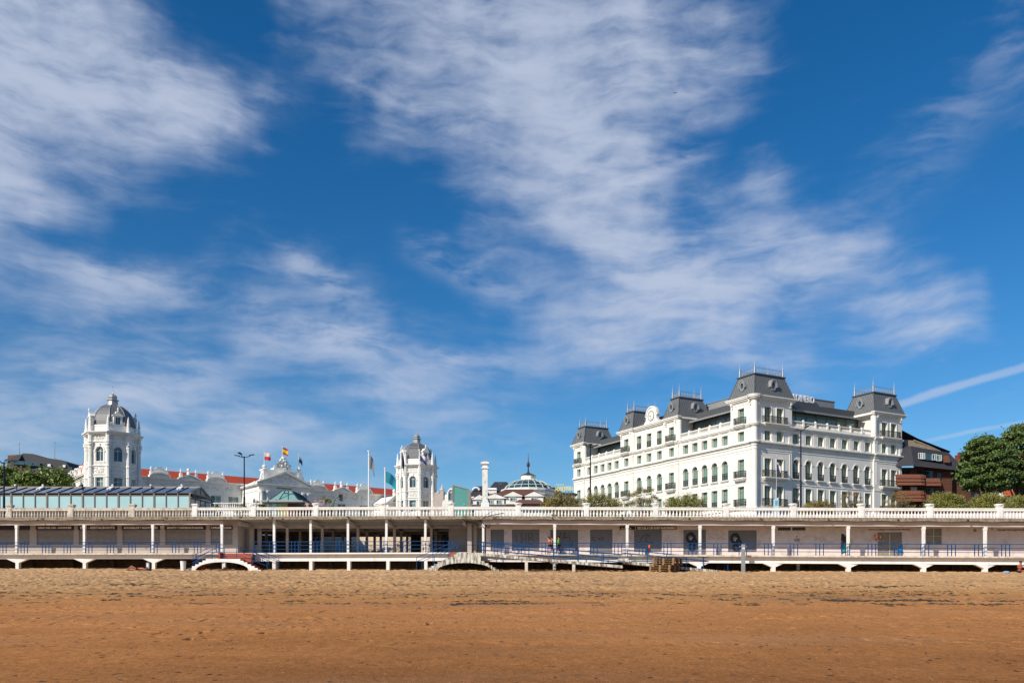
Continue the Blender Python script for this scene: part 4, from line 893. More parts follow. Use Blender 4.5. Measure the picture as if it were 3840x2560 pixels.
def scrolls(m, u0, u1, z0, z1, d, n, rr=random.Random(4)):   # relief ornament: small curls and knobs
    for k in range(n):
        x = u0 + (u1 - u0) * (k + .5) / n; z = (z0 + z1) / 2 + (z1 - z0) * .25 * math.sin(k * 2.4); r = (z1 - z0) * rr.uniform(.18, .34)
        m.ball((x, d, z), r, 0, 6, 1, 1, .5)
        m.tube([(x + r * 1.5 * math.cos(a), d - .03, z + r * 1.5 * math.sin(a)) for a in np.linspace(k, k + 4, 6)], r * .25, 4)
def urn(m, x, y, z, s):
    m.lathe([(.18 * s, z), (.18 * s, z + .1 * s), (.08 * s, z + .16 * s), (.2 * s, z + .34 * s), (.22 * s, z + .5 * s), (.1 * s, z + .66 * s), (.12 * s, z + .7 * s), (.02 * s, z + .95 * s)], 8, (x, y))
def tower(u0, tw):
    pre = set(o.name for o in COL.objects)
    a8 = math.pi / 8; RC = 4.35; AP = RC * math.cos(a8); HW = RC * math.sin(a8)
    walls = M(); trim = M(); orn = M()
    for k in range(8):
        th = -math.pi / 2 + k * math.pi / 4; n_ = (math.cos(th), math.sin(th)); tt = (-math.sin(th), math.cos(th))
        F = lambda u, d, z, n_=n_, tt=tt: (u0 + n_[0] * (AP - d) + tt[0] * u, n_[1] * (AP - d) + tt[1] * u, z - 8)
        front = k in (0, 1, 2, 7, 6, 5)
        ops = [(-.78, .78, 21.95, 24.35, True), (-.75, .75, 16.9, 19.25)] if front else []
        w = M(F); facade(w, -HW, HW, 8, 26.3, ops, .32); walls.v += w.v; b = len(walls.v) - len(w.v); walls.fc += [tuple(i + b for i in f) for f in w.fc]; walls.mi += w.mi
        t = M(F); o = M(F)
        if front:
            for s_ in (-1, 1): t.box(s_ * .82 - .09, s_ * .82 + .09, -.1, 0, 21.9, 23.57); t.box(s_ * .98 - .13, s_ * .98 + .13, -.16, 0, 23.45, 23.62); t.box(s_ * .9 - .1, s_ * .9 + .1, -.12, 0, 16.8, 19.3)
            for q in range(8):
                aa, bb = math.pi * q / 8, math.pi * (q + 1) / 8
                c0 = lambda r, an, d: (r * math.cos(an), d, 23.57 + r * math.sin(an))
                t.hexa([c0(.8, aa, 0), c0(1.02, aa, 0), c0(1.02, bb, 0), c0(.8, bb, 0)], [c0(.8, aa, -.12), c0(1.02, aa, -.12), c0(1.02, bb, -.12), c0(.8, bb, -.12)])
            t.box(-.14, .14, -.22, 0, 24.3, 24.85); t.box(-1.05, 1.05, -.2, 0, 21.7, 21.9); t.box(-.95, .95, -.1, 0, 21.5, 21.7)
            t.box(-1.1, 1.1, -.16, 0, 19.3, 19.45); t.box(-1.2, 1.2, -.24, 0, 19.72, 19.86)
            scrolls(o, -1.1, 1.1, 20.0, 20.75, -.02, 7); scrolls(o, -1.15, 1.15, 25.5, 26.05, -.02, 8)
            t.box(-HW + .4, HW - .4, -.05, 0, 20.9, 21.0); t.box(-HW + .45, HW - .45, -.04, 0, 16.2, 16.35)
            rz = th + math.pi / 2
            for (w_, h_, ar, z_) in ((1.42, 2.4, True, 21.95), (1.37, 2.35, False, 16.9)):
                x, y, _ = F(0, .25, 0); o_ = window_obj(CA, w_, h_, ar, Vector((x, y, z_ - 8)), rz, 'arched_window' if ar else 'window', curt=0 if ar else .45)
        for src, dst in ((t, trim), (o, orn)):
            b = len(dst.v); dst.v += src.v; dst.fc += [tuple(i + b for i in f) for f in src.fc]; dst.mi += src.mi
    cpart(walls, 'tower_wall', K['casino'])
    tr = M(ZC)
    for r0, z0, z1 in ((4.5, 25.1, 25.3), (4.55, 25.3, 25.38), (4.5, 26.2, 26.32), (4.75, 26.32, 26.42), (5.05, 26.42, 26.6), (5.3, 26.6, 26.8), (4.55, 21.15, 21.3), (4.48, 19.46, 19.6)):
        tr.lathe([(r0, z0), (r0 + (.05 if r0 > 4.7 else 0), z1)], 8, (u0, 0), a8)
    b = len(trim.v); trim.v += tr.v; trim.fc += [tuple(i + b for i in f) for f in tr.fc]; trim.mi += tr.mi
    cpart(trim, 'tower_cornice', K['casino']); cpart(orn, 'relief', K['casino'])
    at = M(ZC); at.lathe([(4.15, 26.8), (4.1, 27.75), (4.2, 27.8), (4.2, 28.0)], 8, (u0, 0), a8); cpart(at, 'attic', K['casino'])
    for k in range(8):
        th = a8 + k * math.pi / 4; x, y = u0 + 4.5 * math.cos(th), 4.5 * math.sin(th)
        c = M(ZC); c.lathe([(.42, 8), (.42, 19.2), (.5, 19.3), (.5, 19.45), (.4, 19.55), (.38, 20.9), (.46, 21.0), (.46, 21.15), (.36, 21.3), (.33, 24.0), (.4, 24.05), (.42, 24.3), (.36, 24.4), (.55, 24.75), (.5, 24.9), (.62, 25.05), (.62, 25.12), (.4, 25.14), (.4, 26.2), (.5, 26.3), (.62, 26.55), (.62, 26.8), (.32, 26.95), (.32, 27.5), (.25, 27.6), (.25, 28.2), (.31, 28.3), (.2, 28.45), (.18, 28.9), (.07, 29.4), (.02, 29.5)], 8, (x, y))
        for q in range(6): an = q * 1.05; c.ball((x + .45 * math.cos(an), y + .45 * math.sin(an), 24.62), .14, 0, 5)
        cpart(c, 'column', K['casino'])
    dm = M(ZC); pr = [(3.95, 27.95)]
    for k in range(0, 15):
        t = k / 14 * 1.30; pr.append((3.82 * math.cos(t) ** .88, 28.0 + 3.95 * math.sin(t) ** 1.0 * .99))
    dm.lathe(pr, 8, (u0, 0), a8); dome = cpart(dm, 'dome', K['domeslate'])
    rb = M(ZC)
    for k in range(8):
        th = a8 + k * math.pi / 4; rb.tube([(u0 + (r + .02) * math.cos(th), (r + .02) * math.sin(th), z) for r, z in pr[1:]], .07, 5)
    rb.lathe([(1.05, 31.5), (.92, 31.75), (.85, 32.6), (1.05, 32.65), (1.05, 32.8), (.75, 32.85), (.65, 32.95), (.8, 33.2), (.6, 33.55), (.2, 33.75), (.1, 33.9), (.05, 34.2), (.03, 35.0)], 8, (u0, 0), a8); rb.ball((u0, 0, 35.0), .09)
    put('lantern', rb.mesh('lantern', K['grey_metal']), dome)
    for k in range(8):
        if k % 2 or k == 4: continue
        th = -math.pi / 2 + k * math.pi / 4; n_ = (math.cos(th), math.sin(th)); tt = (-math.sin(th), math.cos(th))
        F = lambda u, d, z, n_=n_, tt=tt: (u0 + n_[0] * (4.0 - d) + tt[0] * u, n_[1] * (4.0 - d) + tt[1] * u, z - 8)
        d = M(F); d.box(-.75, -.42, 0, 1.2, 27.6, 29.5); d.box(.42, .75, 0, 1.2, 27.6, 29.5); d.box(-.42, .42, 0, 1.2, 27.6, 28.1); d.box(-.42, .42, 0, 1.2, 29.35, 29.5)
        d.box(-.95, .95, -.12, 1.2, 29.5, 29.62); d.prism([(-.9, 29.62), (.9, 29.62), (.35, 30.0), (.3, 30.25), (-.3, 30.25), (-.35, 30.0)], -.08, 1.3)
        urn(d, 0, 0, 30.2, .9); scrolls(d, -1.15, -.75, 27.9, 28.5, .2, 2); scrolls(d, .75, 1.15, 27.9, 28.5, .2, 2)
        dd = cpart(d, 'dormer', K['casino'])
        x, y, _ = F(0, .14, 0); window_obj(dd, .84, 1.25, False, Vector((x, y, 20.1)), th + math.pi / 2, transom=False)
    S_ = Matrix.Translation((u0, 0, 0)) @ Matrix.Diagonal((.905, .905, 1, 1)) @ Matrix.Translation((-u0, 0, 0))
    for o in list(COL.objects):              # slimmer towers
        if o.name in pre: continue
        if 'window' in o.name: o.location = S_ @ o.location
        elif o.name.startswith('pane') and o.parent and 'window' in o.parent.name: continue
        else: o.data.transform(S_)
tower(0.0, 0); tower(60.1, 1)
# main wings
zc = 21.2
def wing_windows(): return [6, 9.9, 15.2, 20.3, 23.7, 38.3, 41.4, 46.9, 52.1]
m = M(lambda u, d, z: (u, 8.8 + d, z - 8)); facade(m, -2, 63, 8, zc - .3, [(c - .95, c + .95, 15.4, 18.7) for c in wing_windows()], .3)
cpart(m, 'front_wall', K['casino'])
for c in wing_windows():
    window_obj(CA, 1.9, 3.3, False, Vector((c, 9.02, 7.4)), 0, curt=.6)
m = M(lambda u, d, z: (-2 + d, 8.8 + u, z - 8)); sw = [2 + 3.1 * k for k in range(6)]
facade(m, 0, 21, 8, zc - .3, [(c - .6, c + .6, 15.6, 18.6, True) for c in sw], .3); cpart(m, 'side_wall', K['casino'])
for c in sw: window_obj(CA, 1.2, 3.0, True, Vector((-1.75, 8.8 + c, 7.6)), -math.pi / 2, 'arched_window')
m = M(ZC)
def cornice(x0, x1, y0, y1):
    for o, a, b in ((.08, zc - 1.6, zc - 1.45), (.12, zc - .62, zc - .5), (.25, zc - .3, zc - .15), (.5, zc - .15, zc + .05), (.6, zc + .05, zc + .13)): m.box(x0 - o, x1 + o, y0 - o, y1, a, b)
cornice(-2, 63, 8.8, 29.8)
for k in range(24):
    u = 2.5 + k * 2.45
    if 24 < u < 37: continue
    scrolls(m, u, u + 1.7, zc - 1.35, zc - .75, 8.78, 4)
for k in range(14): scrolls(M(), 0, 1, 0, 1, 0, 1)
cpart(m, 'cornice', K['casino'])
m = M(ZC); m.add([(-2, 9.2, zc + .05), (63, 9.2, zc + .05), (63, 14.6, 23.5), (-2, 14.6, 23.5), (-2, 20, zc + .05), (63, 20, zc + .05)], [(0, 1, 2, 3), (3, 2, 5, 4), (0, 3, 4), (1, 5, 2)]); cpart(m, 'roof', K['redroof'])
m = M(ZC); m.box(-2, 63, 20, 29.8, zc - 2, zc + .6); cpart(m, 'rear_block', K['casino'])
# gables, segment arches and urns on the parapet
for c, kind in ((9.9, 0), (15.2, 1), (20.3, 0), (41.4, 0), (46.9, 1), (52.1, 0)):
    m = M(ZC); n = 12
    if kind == 0:
        arc = [(c + 1.9 * math.cos(math.pi * k / n), zc + .02 + .85 * math.sin(math.pi * k / n)) for k in range(n + 1)]
        for k in range(n):
            (x1, z1), (x2, z2) = arc[k], arc[k+1]; s = .22
            m.hexa([(x1, 8.15, z1), (x2, 8.15, z2), (x2, 9.0, z2), (x1, 9.0, z1)], [(x1, 8.15, z1 + s), (x2, 8.15, z2 + s), (x2, 9.0, z2 + s), (x1, 9.0, z1 + s)])
        m.prism(arc, 8.55, 9.2); m.box(c - 1.3, c + 1.3, 8.75, 9.3, zc + .1, 22.45); m.box(c - 1.35, c + 1.35, 8.7, 9.35, 22.45, 22.55)
        m.prism([(c - 1.1, 22.55), (c + 1.1, 22.55), (c + .95, 22.68), (c + .75, 22.95)] + [(c + .65 * math.cos(a), 22.95 + .45 * math.sin(a)) for a in np.linspace(.1, 3.04, 8)] + [(c - .75, 22.95), (c - .95, 22.68)], 8.8, 9.2)
    else:
        m.prism([(c - 1.8, zc + .1), (c + 1.8, zc + .1), (c, zc + .95)], 8.5, 9.2)
        for s_ in (-1, 1): m.hexa([(c + s_ * 2.1, 8.15, zc + .1), (c, 8.15, zc + .97), (c, 9, zc + .97), (c + s_ * 2.1, 9, zc + .1)], [(c + s_ * 2.1, 8.15, zc + .32), (c, 8.15, zc + 1.2), (c, 9, zc + 1.2), (c + s_ * 2.1, 9, zc + .32)])
        m.box(c - 1.3, c + 1.3, 8.9, 9.3, zc + .1, 22.0); m.lathe([(.35, 22), (.3, 22.7), (.38, 22.75), (.12, 22.9), (.1, 23.0)], 8, (c, 9.0)); m.ball((c, 9.0, 23.25), .3)
    for s_ in (-1, 1):
        m.box(c + s_ * 1.4 - .22, c + s_ * 1.4 + .22, 8.65, 9.35, zc + .1, 22.5); m.box(c + s_ * 1.7 - .15, c + s_ * 1.7 + .15, 8.75, 9.25, zc + .1, 21.8); urn(m, c + s_ * 1.4, 9.0, 22.5, 1.0)
    cpart(m, 'parapet_gable', K['casino'])
for k, v in enumerate((11.5, 15.5, 19.5, 23.5, 27.5)):   # parapet of the side front
    m = M(ZC); m.prism([(0, 0)] * 0 + [(-.1, 0), (0, 0), (.1, 0)], 0, 0) if False else None
    vs = [(-2.3, v - 1.6, zc + .13), (-2.3, v + 1.6, zc + .13), (-2.3, v, zc + 1.5), (-1.7, v - 1.6, zc + .13), (-1.7, v + 1.6, zc + .13), (-1.7, v, zc + 1.5)]
    m.add(vs, [(0, 1, 2), (3, 5, 4), (0, 2, 5, 3), (1, 4, 5, 2)]); m.box(-2.35, -1.65, v - 2.15, v - 1.75, zc + .13, zc + 1.2); m.ball((-2, v - 1.95, zc + 1.55), .34); m.lathe([(.3, zc + 1.15), (.12, zc + 1.3)], 8, (-2, v - 1.95))
    m.ball((-2, v, zc + 1.75), .3); cpart(m, 'parapet_gable', K['casino'])
# entrance pavilion
PU0, PU1 = 25.4, 35.6; pc = 30.5
m = M(lambda u, d, z: (u, d, z - 8)); facade(m, PU0, PU1, 8, 20.3, [(pc - 2.1, pc + 2.1, 12, 18.6, True)], .5); cpart(m, 'pavilion_wall', K['casino'])
window_obj(CA, 4.2, 6.6, True, Vector((pc, .4, 4)), 0, 'arched_window')
m = M(lambda u, d, z: (PU0 + d, u, z - 8)); facade(m, 0, 8.8, 8, 20.3, [(c - .55, c + .55, 14.9, 17.1, True) for c in (1.8, 4.3, 6.8)], .3); cpart(m, 'pavilion_wall', K['casino'])
for c in (1.8, 4.3, 6.8): window_obj(CA, 1.1, 2.2, True, Vector((PU0 + .25, c, 6.9)), -math.pi / 2, 'arched_window')
m = M(lambda u, d, z: (PU1 - d, u, z - 8)); facade(m, 0, 8.8, 8, 20.3, [], .3); cpart(m, 'pavilion_wall', K['casino'])
m = M(ZC)
for o, a, b in ((.1, 19.3, 19.42), (.15, 20.1, 20.3), (.45, 20.3, 20.45), (.6, 20.45, 20.62)): m.box(PU0 - o, PU1 + o, -o, 9, a, b)
for s_ in (-1, 1):
    m.hexa([(pc + s_ * 5.7, -.6, 20.62), (pc, -.6, 22.95), (pc, .3, 22.95), (pc + s_ * 5.7, .3, 20.62)], [(pc + s_ * 5.7, -.6, 20.9), (pc, -.6, 23.35), (pc, .3, 23.35), (pc + s_ * 5.7, .3, 20.9)])
m.prism([(pc - 5.3, 20.6), (pc + 5.3, 20.6), (pc, 22.95)], .05, .6)
m.hexa([(PU0 - .6, .3, 20.6), (PU1 + .6, .3, 20.6), (PU1 + .6, 9, 20.6), (PU0 - .6, 9, 20.6)], [(pc - .05, .3, 23.2), (pc + .05, .3, 23.2), (pc + .05, 9, 23.2), (pc - .05, 9, 23.2)])
cpart(m, 'pediment', K['casino'])
m = M(ZC); scrolls(m, pc - 2.6, pc + 2.6, 20.8, 21.5, 0, 11); scrolls(m, pc - 1.1, pc + 1.1, 21.3, 22.2, -.03, 5); cpart(m, 'relief', K['casino'])
for u in (PU0 + .45, PU0 + 1.55, PU1 - 1.55, PU1 - .45):
    m = M(ZC); m.lathe([(.3, 8), (.28, 18.5), (.34, 18.55), (.3, 18.7), (.46, 19.1), (.5, 19.28)], 10, (u, -.25)); m.box(u - .45, u + .45, -.75, .1, 8, 12); m.box(u - .4, u + .4, -.55, .02, 19.28, 19.5)
    for q in range(5): m.ball((u + .34 * math.cos(q * 1.2 + 3), -.25 + .34 * math.sin(q * 1.2 + 3), 18.95), .12, 0, 5)
    cpart(m, 'column', K['casino'])
m = M(ZC); m.box(26.6, 34.2, .75, 2.2, 20.6, 23.35); m.box(26.4, 34.4, .6, 2.4, 23.35, 23.55); m.box(28.6, 32.3, .7, 2.3, 23.55, 23.95)
for u, s_ in ((26.9, -1), (33.9, 1)):
    m.box(u - .45, u + .45, .5, .75, 20.6, 23.3); m.lathe([(.42, 23.55), (.2, 23.7), (.42, 24.0), (.4, 24.2), (.1, 24.45)], 8, (u, 1.2))
    m.prism([(u + s_ * .4, 20.6), (u + s_ * 2.2, 20.6), (u + s_ * 2.0, 21.1), (u + s_ * 1.2, 21.2), (u + s_ * .85, 21.8), (u + s_ * .7, 22.6), (u + s_ * .4, 22.9)], .8, 1.3)
cpart(m, 'attic', K['casino'])
m = M(ZC); rr = random.Random(5)
for k in range(70):
    f = rr.random(); z = 23.9 + 2.0 * f; hw = 1.75 * (1 - f) ** .9 + .12; x = pc + rr.uniform(-hw, hw); m.ball((x, 1.2 + rr.uniform(-.5, .1), z), rr.uniform(.12, .26), 0, 6)
    a = rr.uniform(0, 6); m.tube([(x + .25 * math.cos(a + q * .7), .75, z + .25 * math.sin(a + q * .7)) for q in range(5)], .06, 4)
m.prism([(pc - 1.7, 23.9), (pc + 1.7, 23.9), (pc + .8, 25.0), (pc + .2, 26.0), (pc - .2, 26.0), (pc - .8, 25.0)], .9, 1.5); urn(m, pc, 1.2, 25.8, .8)
cpart(m, 'crest', K['casino'])
text('CASINO', .78, mat('bronze_letters', (.10, .085, .06), .5), CA, Vector((30.35, -.04, 12.15)), 'lettering', bold=.03, depth=.05, width=3.15)
# little gabled bay left of the right hand tower
m = M(ZC); m.box(54.6, 57.8, 2.6, 8.8, 8, 19.0); m.prism([(54.2, 19.0), (58.2, 19.0), (56.2, 20.5)], 2.2, 8.8); m.box(54.4, 58, 2.4, 8.8, 18.7, 19.0)
m.prism([(54.0, 19.0), (54.3, 19.0), (56.2, 20.55), (58.1, 19.0), (58.4, 19.0), (56.2, 20.85)], 2.0, 2.4); m.lathe([(.3, 20.4), (.35, 21.2), (.15, 21.3)], 8, (56.2, 2.8)); m.ball((56.2, 2.8, 21.6), .38)
for z in (17.6, 16.8, 16.0): m.box(55.2, 57.2, 2.55, 2.6, z, z + .35)
cpart(m, 'side_bay', K['casino'])
m = M(ZC); m.prism([(56.2 - .7, 19.25), (56.2 + .7, 19.25), (56.2, 19.9)], 2.15, 2.3); cpart(m, 'gable_opening', K['mullion'])

# ---- flags
def cloth(name, cols, w, h, parent, loc, ang=0.0, droop=0.0, fold=0.12, n=9, pat='h', seed=0):
    m = M(); rows = 12; rr = random.Random(seed); ph = rr.uniform(0, 6); mi_of = []
    P_ = {}
    for j in range(rows + 1):
        for i in range(n + 1):
            u = i / n; v = j / rows; x = u * w * (1 - .5 * droop); z = -v * h - droop * u * u * h * .9 - .15 * u * w * .3; y = fold * math.sin(u * 7 + v * 2 + ph) * u
            P_[j, i] = len(m.v); m.v.append((x * math.cos(ang), y + x * math.sin(ang), z))
    for j in range(rows):
        for i in range(n):
            v = (j + .5) / rows; u = (i + .5) / n
            k = 0
            if pat == 'h2': k = 0 if v < .5 else 1
            elif pat == 'spain': k = 0 if v < .25 or v > .75 else 1
            elif pat == 'v2': k = 0 if u < .5 else 1
            elif pat == 'diag': k = 0 if v < .15 + u * .75 else 1
            m.fc.append((P_[j, i], P_[j, i+1], P_[j+1, i+1], P_[j+1, i])); m.mi.append(k)
    return m.build(name, cols, parent, True, loc=loc)
fm_ = lambda n, *c: mat(n, srgb(*c), .85, .06)
F_white, F_red, F_yel, F_red2, F_navy, F_grey, F_teal, F_pur, F_cream = fm_('flag_white', 205, 195, 190), fm_('flag_red', 185, 35, 50), fm_('flag_yellow', 205, 165, 40), fm_('flag_crimson', 150, 25, 30), fm_('flag_navy', 40, 38, 70), fm_('flag_grey', 110, 112, 125), fm_('flag_teal', 20, 120, 140), fm_('flag_purple', 50, 35, 95), fm_('flag_pale', 190, 190, 195)
def flagpole(label, base, h, r, cl=None):
    t = thing('flagpole', label, 'flagpole', base); m = M(); m.lathe([(r, 0), (r * .7, h), (r * 1.6, h + .02), (r * 1.4, h + .12)], 8); m.build('pole', K['wframe'] if not cl or 'pm' not in cl else cl['pm'], t)
    if cl: cloth('flag', cl['c'], cl['w'], cl['h'], t, Vector((r, 0, h - cl.get('o', .1))), cl.get('a', 0), cl.get('d', 0), cl.get('f', .12), pat=cl.get('p', 'h'), seed=int(base[0] * 7) % 50)
    return t
cw = Matrix.Translation(CA.location) @ Matrix.Rotation(CA.rotation_euler.z, 4, 'Z')
def cpos(u, v, z): return cw @ Vector((u, v, z - 8))
flagpole('pole with red and white flag on the left shoulder of casino front', cpos(26.9, 1.2, 24.4), 2.6, .06, dict(c=[F_white, F_red], w=1.2, h=1.4, p='h2', o=.3, d=.1))
flagpole('pole with red and yellow striped flag on top of casino crest', cpos(pc, 1.2, 26.3), 1.95, .06, dict(c=[F_red2, F_yel], w=1.3, h=1.3, p='spain', o=.2, d=.35))
flagpole('pole with drooping dark blue flag on right shoulder of casino front', cpos(33.9, 1.2, 24.4), 2.6, .06, dict(c=[F_grey, F_navy], w=1.1, h=1.2, p='diag', o=.3, d=.9))
def pole_at(px, top, Y, **k): return (Vector((PX(px, Y), Y, 7.6)), PZ(top, Y) - 7.6)
b, h = pole_at(1383, 1693, 100); flagpole('tall white pole with limp grey flag, left of the teal flag', b, h, .11, dict(c=[F_grey, F_navy], w=.95, h=1.6, p='h', o=.4, d=.75, f=.2))
b, h = pole_at(1444, 1757, 98); flagpole('shorter white pole flying a teal blue flag beside right casino tower', b, h, .1, dict(c=[F_teal, F_teal], w=1.9, h=1.35, p='h', o=.3, d=.75, f=.2))
b, h = pole_at(1504, 1684, 100); flagpole('tall white pole with thin furled dark flag against right casino tower', b, h, .08, dict(c=[F_navy, F_grey], w=.6, h=1.7, o=.3, d=.9, f=.15))
b, h = pole_at(1573, 1688, 100); flagpole('tall white pole with purple and white flag before right casino dome', b, h, .08, dict(c=[F_cream, F_pur], w=1.3, h=.85, p='diag', o=.45, d=.75, f=.2))
b, h = pole_at(2912, 1713, 95); flagpole('thin grey pole with small purple flag before the hotel corner tower', b, h, .07, dict(c=[F_cream, F_pur], w=.55, h=.9, p='diag', o=.6, d=.6, pm=K['grey_metal']))

# ---------------------------------------------------------------- grand hotel
HT = thing('grand_hotel', 'long white grand hotel with grey slate mansard towers, clock gable and iron balconies', 'hotel', (35.2, 120, 11.5), math.atan2(.4633, .886))
HZ = 11.5; LX, LY = 31.7, 49.1
def FR(dd=0.0): return lambda u, d, z: (u, d + dd, z - HZ)          # right hand front, along x
def FLf(dd=0.0): return lambda u, d, z: (d + dd, u, z - HZ)         # left hand front, along y
zA, zB, zD = 22.35, 24.95, 29.05
def hpart(m, name, mats='cream', smooth=False): return m.build(name, K[mats] if isinstance(mats, str) else mats, HT, smooth)
bcache = {}
def balcony(w, side, u, z, slab=True, dd=-.05, proj=.55):
    key = (round(w, 2), slab, proj)
    if key not in bcache:
        m = M(); H = 1.0; pts = [(-w/2, 0), (-w/2, -proj), (w/2, -proj), (w/2, 0)]
        if proj < .1: pts = [(-w/2, -.04), (w/2, -.04)]
        for (x0, y0), (x1, y1) in zip(pts, pts[1:]):
            Ln = math.hypot(x1 - x0, y1 - y0); n = max(2, int(Ln / .17))
            for zz in (.06, .2, H - .12, H): m.bar((x0, y0, zz), (x1, y1, zz), .045 if zz < H else .06)
            for k in range(n + 1): f = k / n; x, y = x0 + (x1-x0) * f, y0 + (y1-y0) * f; m.bar((x, y, .06), (x, y, H), .04)
            for k in range(max(1, int(Ln / .34))):
                f = (k + .5) / max(1, int(Ln / .34)); x, y = x0 + (x1-x0) * f, y0 + (y1-y0) * f; tx, ty = (x1-x0) / Ln, (y1-y0) / Ln
                for zc_, r in ((.42, .13), (.68, .10)): m.tube([(x + tx * r * math.cos(a), y + ty * r * math.cos(a), zc_ + r * math.sin(a)) for a in np.linspace(0, 6.28, 9)], .03, 4)
        s = None
        if slab: q = M(); q.box(-w/2 - .12, w/2 + .12, -proj - .15, .0, -.16, 0); q.box(-w/2 - .02, w/2 + .02, -proj - .05, .0, -.30, -.16); q.box(-w/2 + .1, w/2 - .1, -proj + .1, .0, -.44, -.30); s = q.mesh('slab', K['cream'])
        bcache[key] = (m.mesh('balcony', K['iron']), s)
    a, s = bcache[key]
    loc, rz = (Vector((u, dd, z - HZ)), 0) if side == 'R' else (Vector((dd, u, z - HZ)), -math.pi / 2)
    o = put('balcony', a, HT, loc, rz)
    if s: put('slab', s, o)
def win(side, u, z, w, h, arch=False, dd=0.0, dep=.40, dark='blueglass', curt=.5, s=1):
    loc, rz = (Vector((u, dd + dep, z - HZ)), 0) if side == 'R' else (Vector((dd + dep, u, z - HZ)), -math.pi / 2)
    return window_obj(HT, w, h, arch, loc, rz, 'arched_window' if arch else 'window', dark, 'frame', curt, side=s)
def surround(m, a, b, c, d, arch=False, t=.13, p=.07, sill=True):
    if not arch:
        m.box(a - t, a, -p, 0, c, d + t); m.box(b, b + t, -p, 0, c, d + t); m.box(a, b, -p, 0, d, d + t)
    else:
        r = (b - a) / 2; cx = (a + b) / 2; zc_ = d - r
        for k in range(10):
            x1, x2 = math.pi * k / 10, math.pi * (k + 1) / 10; q = lambda rr, an, y: (cx + rr * math.cos(an), y, zc_ + rr * math.sin(an))
            m.hexa([q(r, x1, 0), q(r + t, x1, 0), q(r + t, x2, 0), q(r, x2, 0)], [q(r, x1, -p), q(r + t, x1, -p), q(r + t, x2, -p), q(r, x2, -p)])
        m.box(a - .32, a, -p - .02, 0, zc_ - .1, zc_ + .04); m.box(b, b + .32, -p - .02, 0, zc_ - .1, zc_ + .04)
    if sill: m.box(a - .22, b + .22, -.28, 0, c - .14, c); m.box(a - .12, b + .12, -.18, 0, c - .26, c - .14)
rnd = random.Random(11)
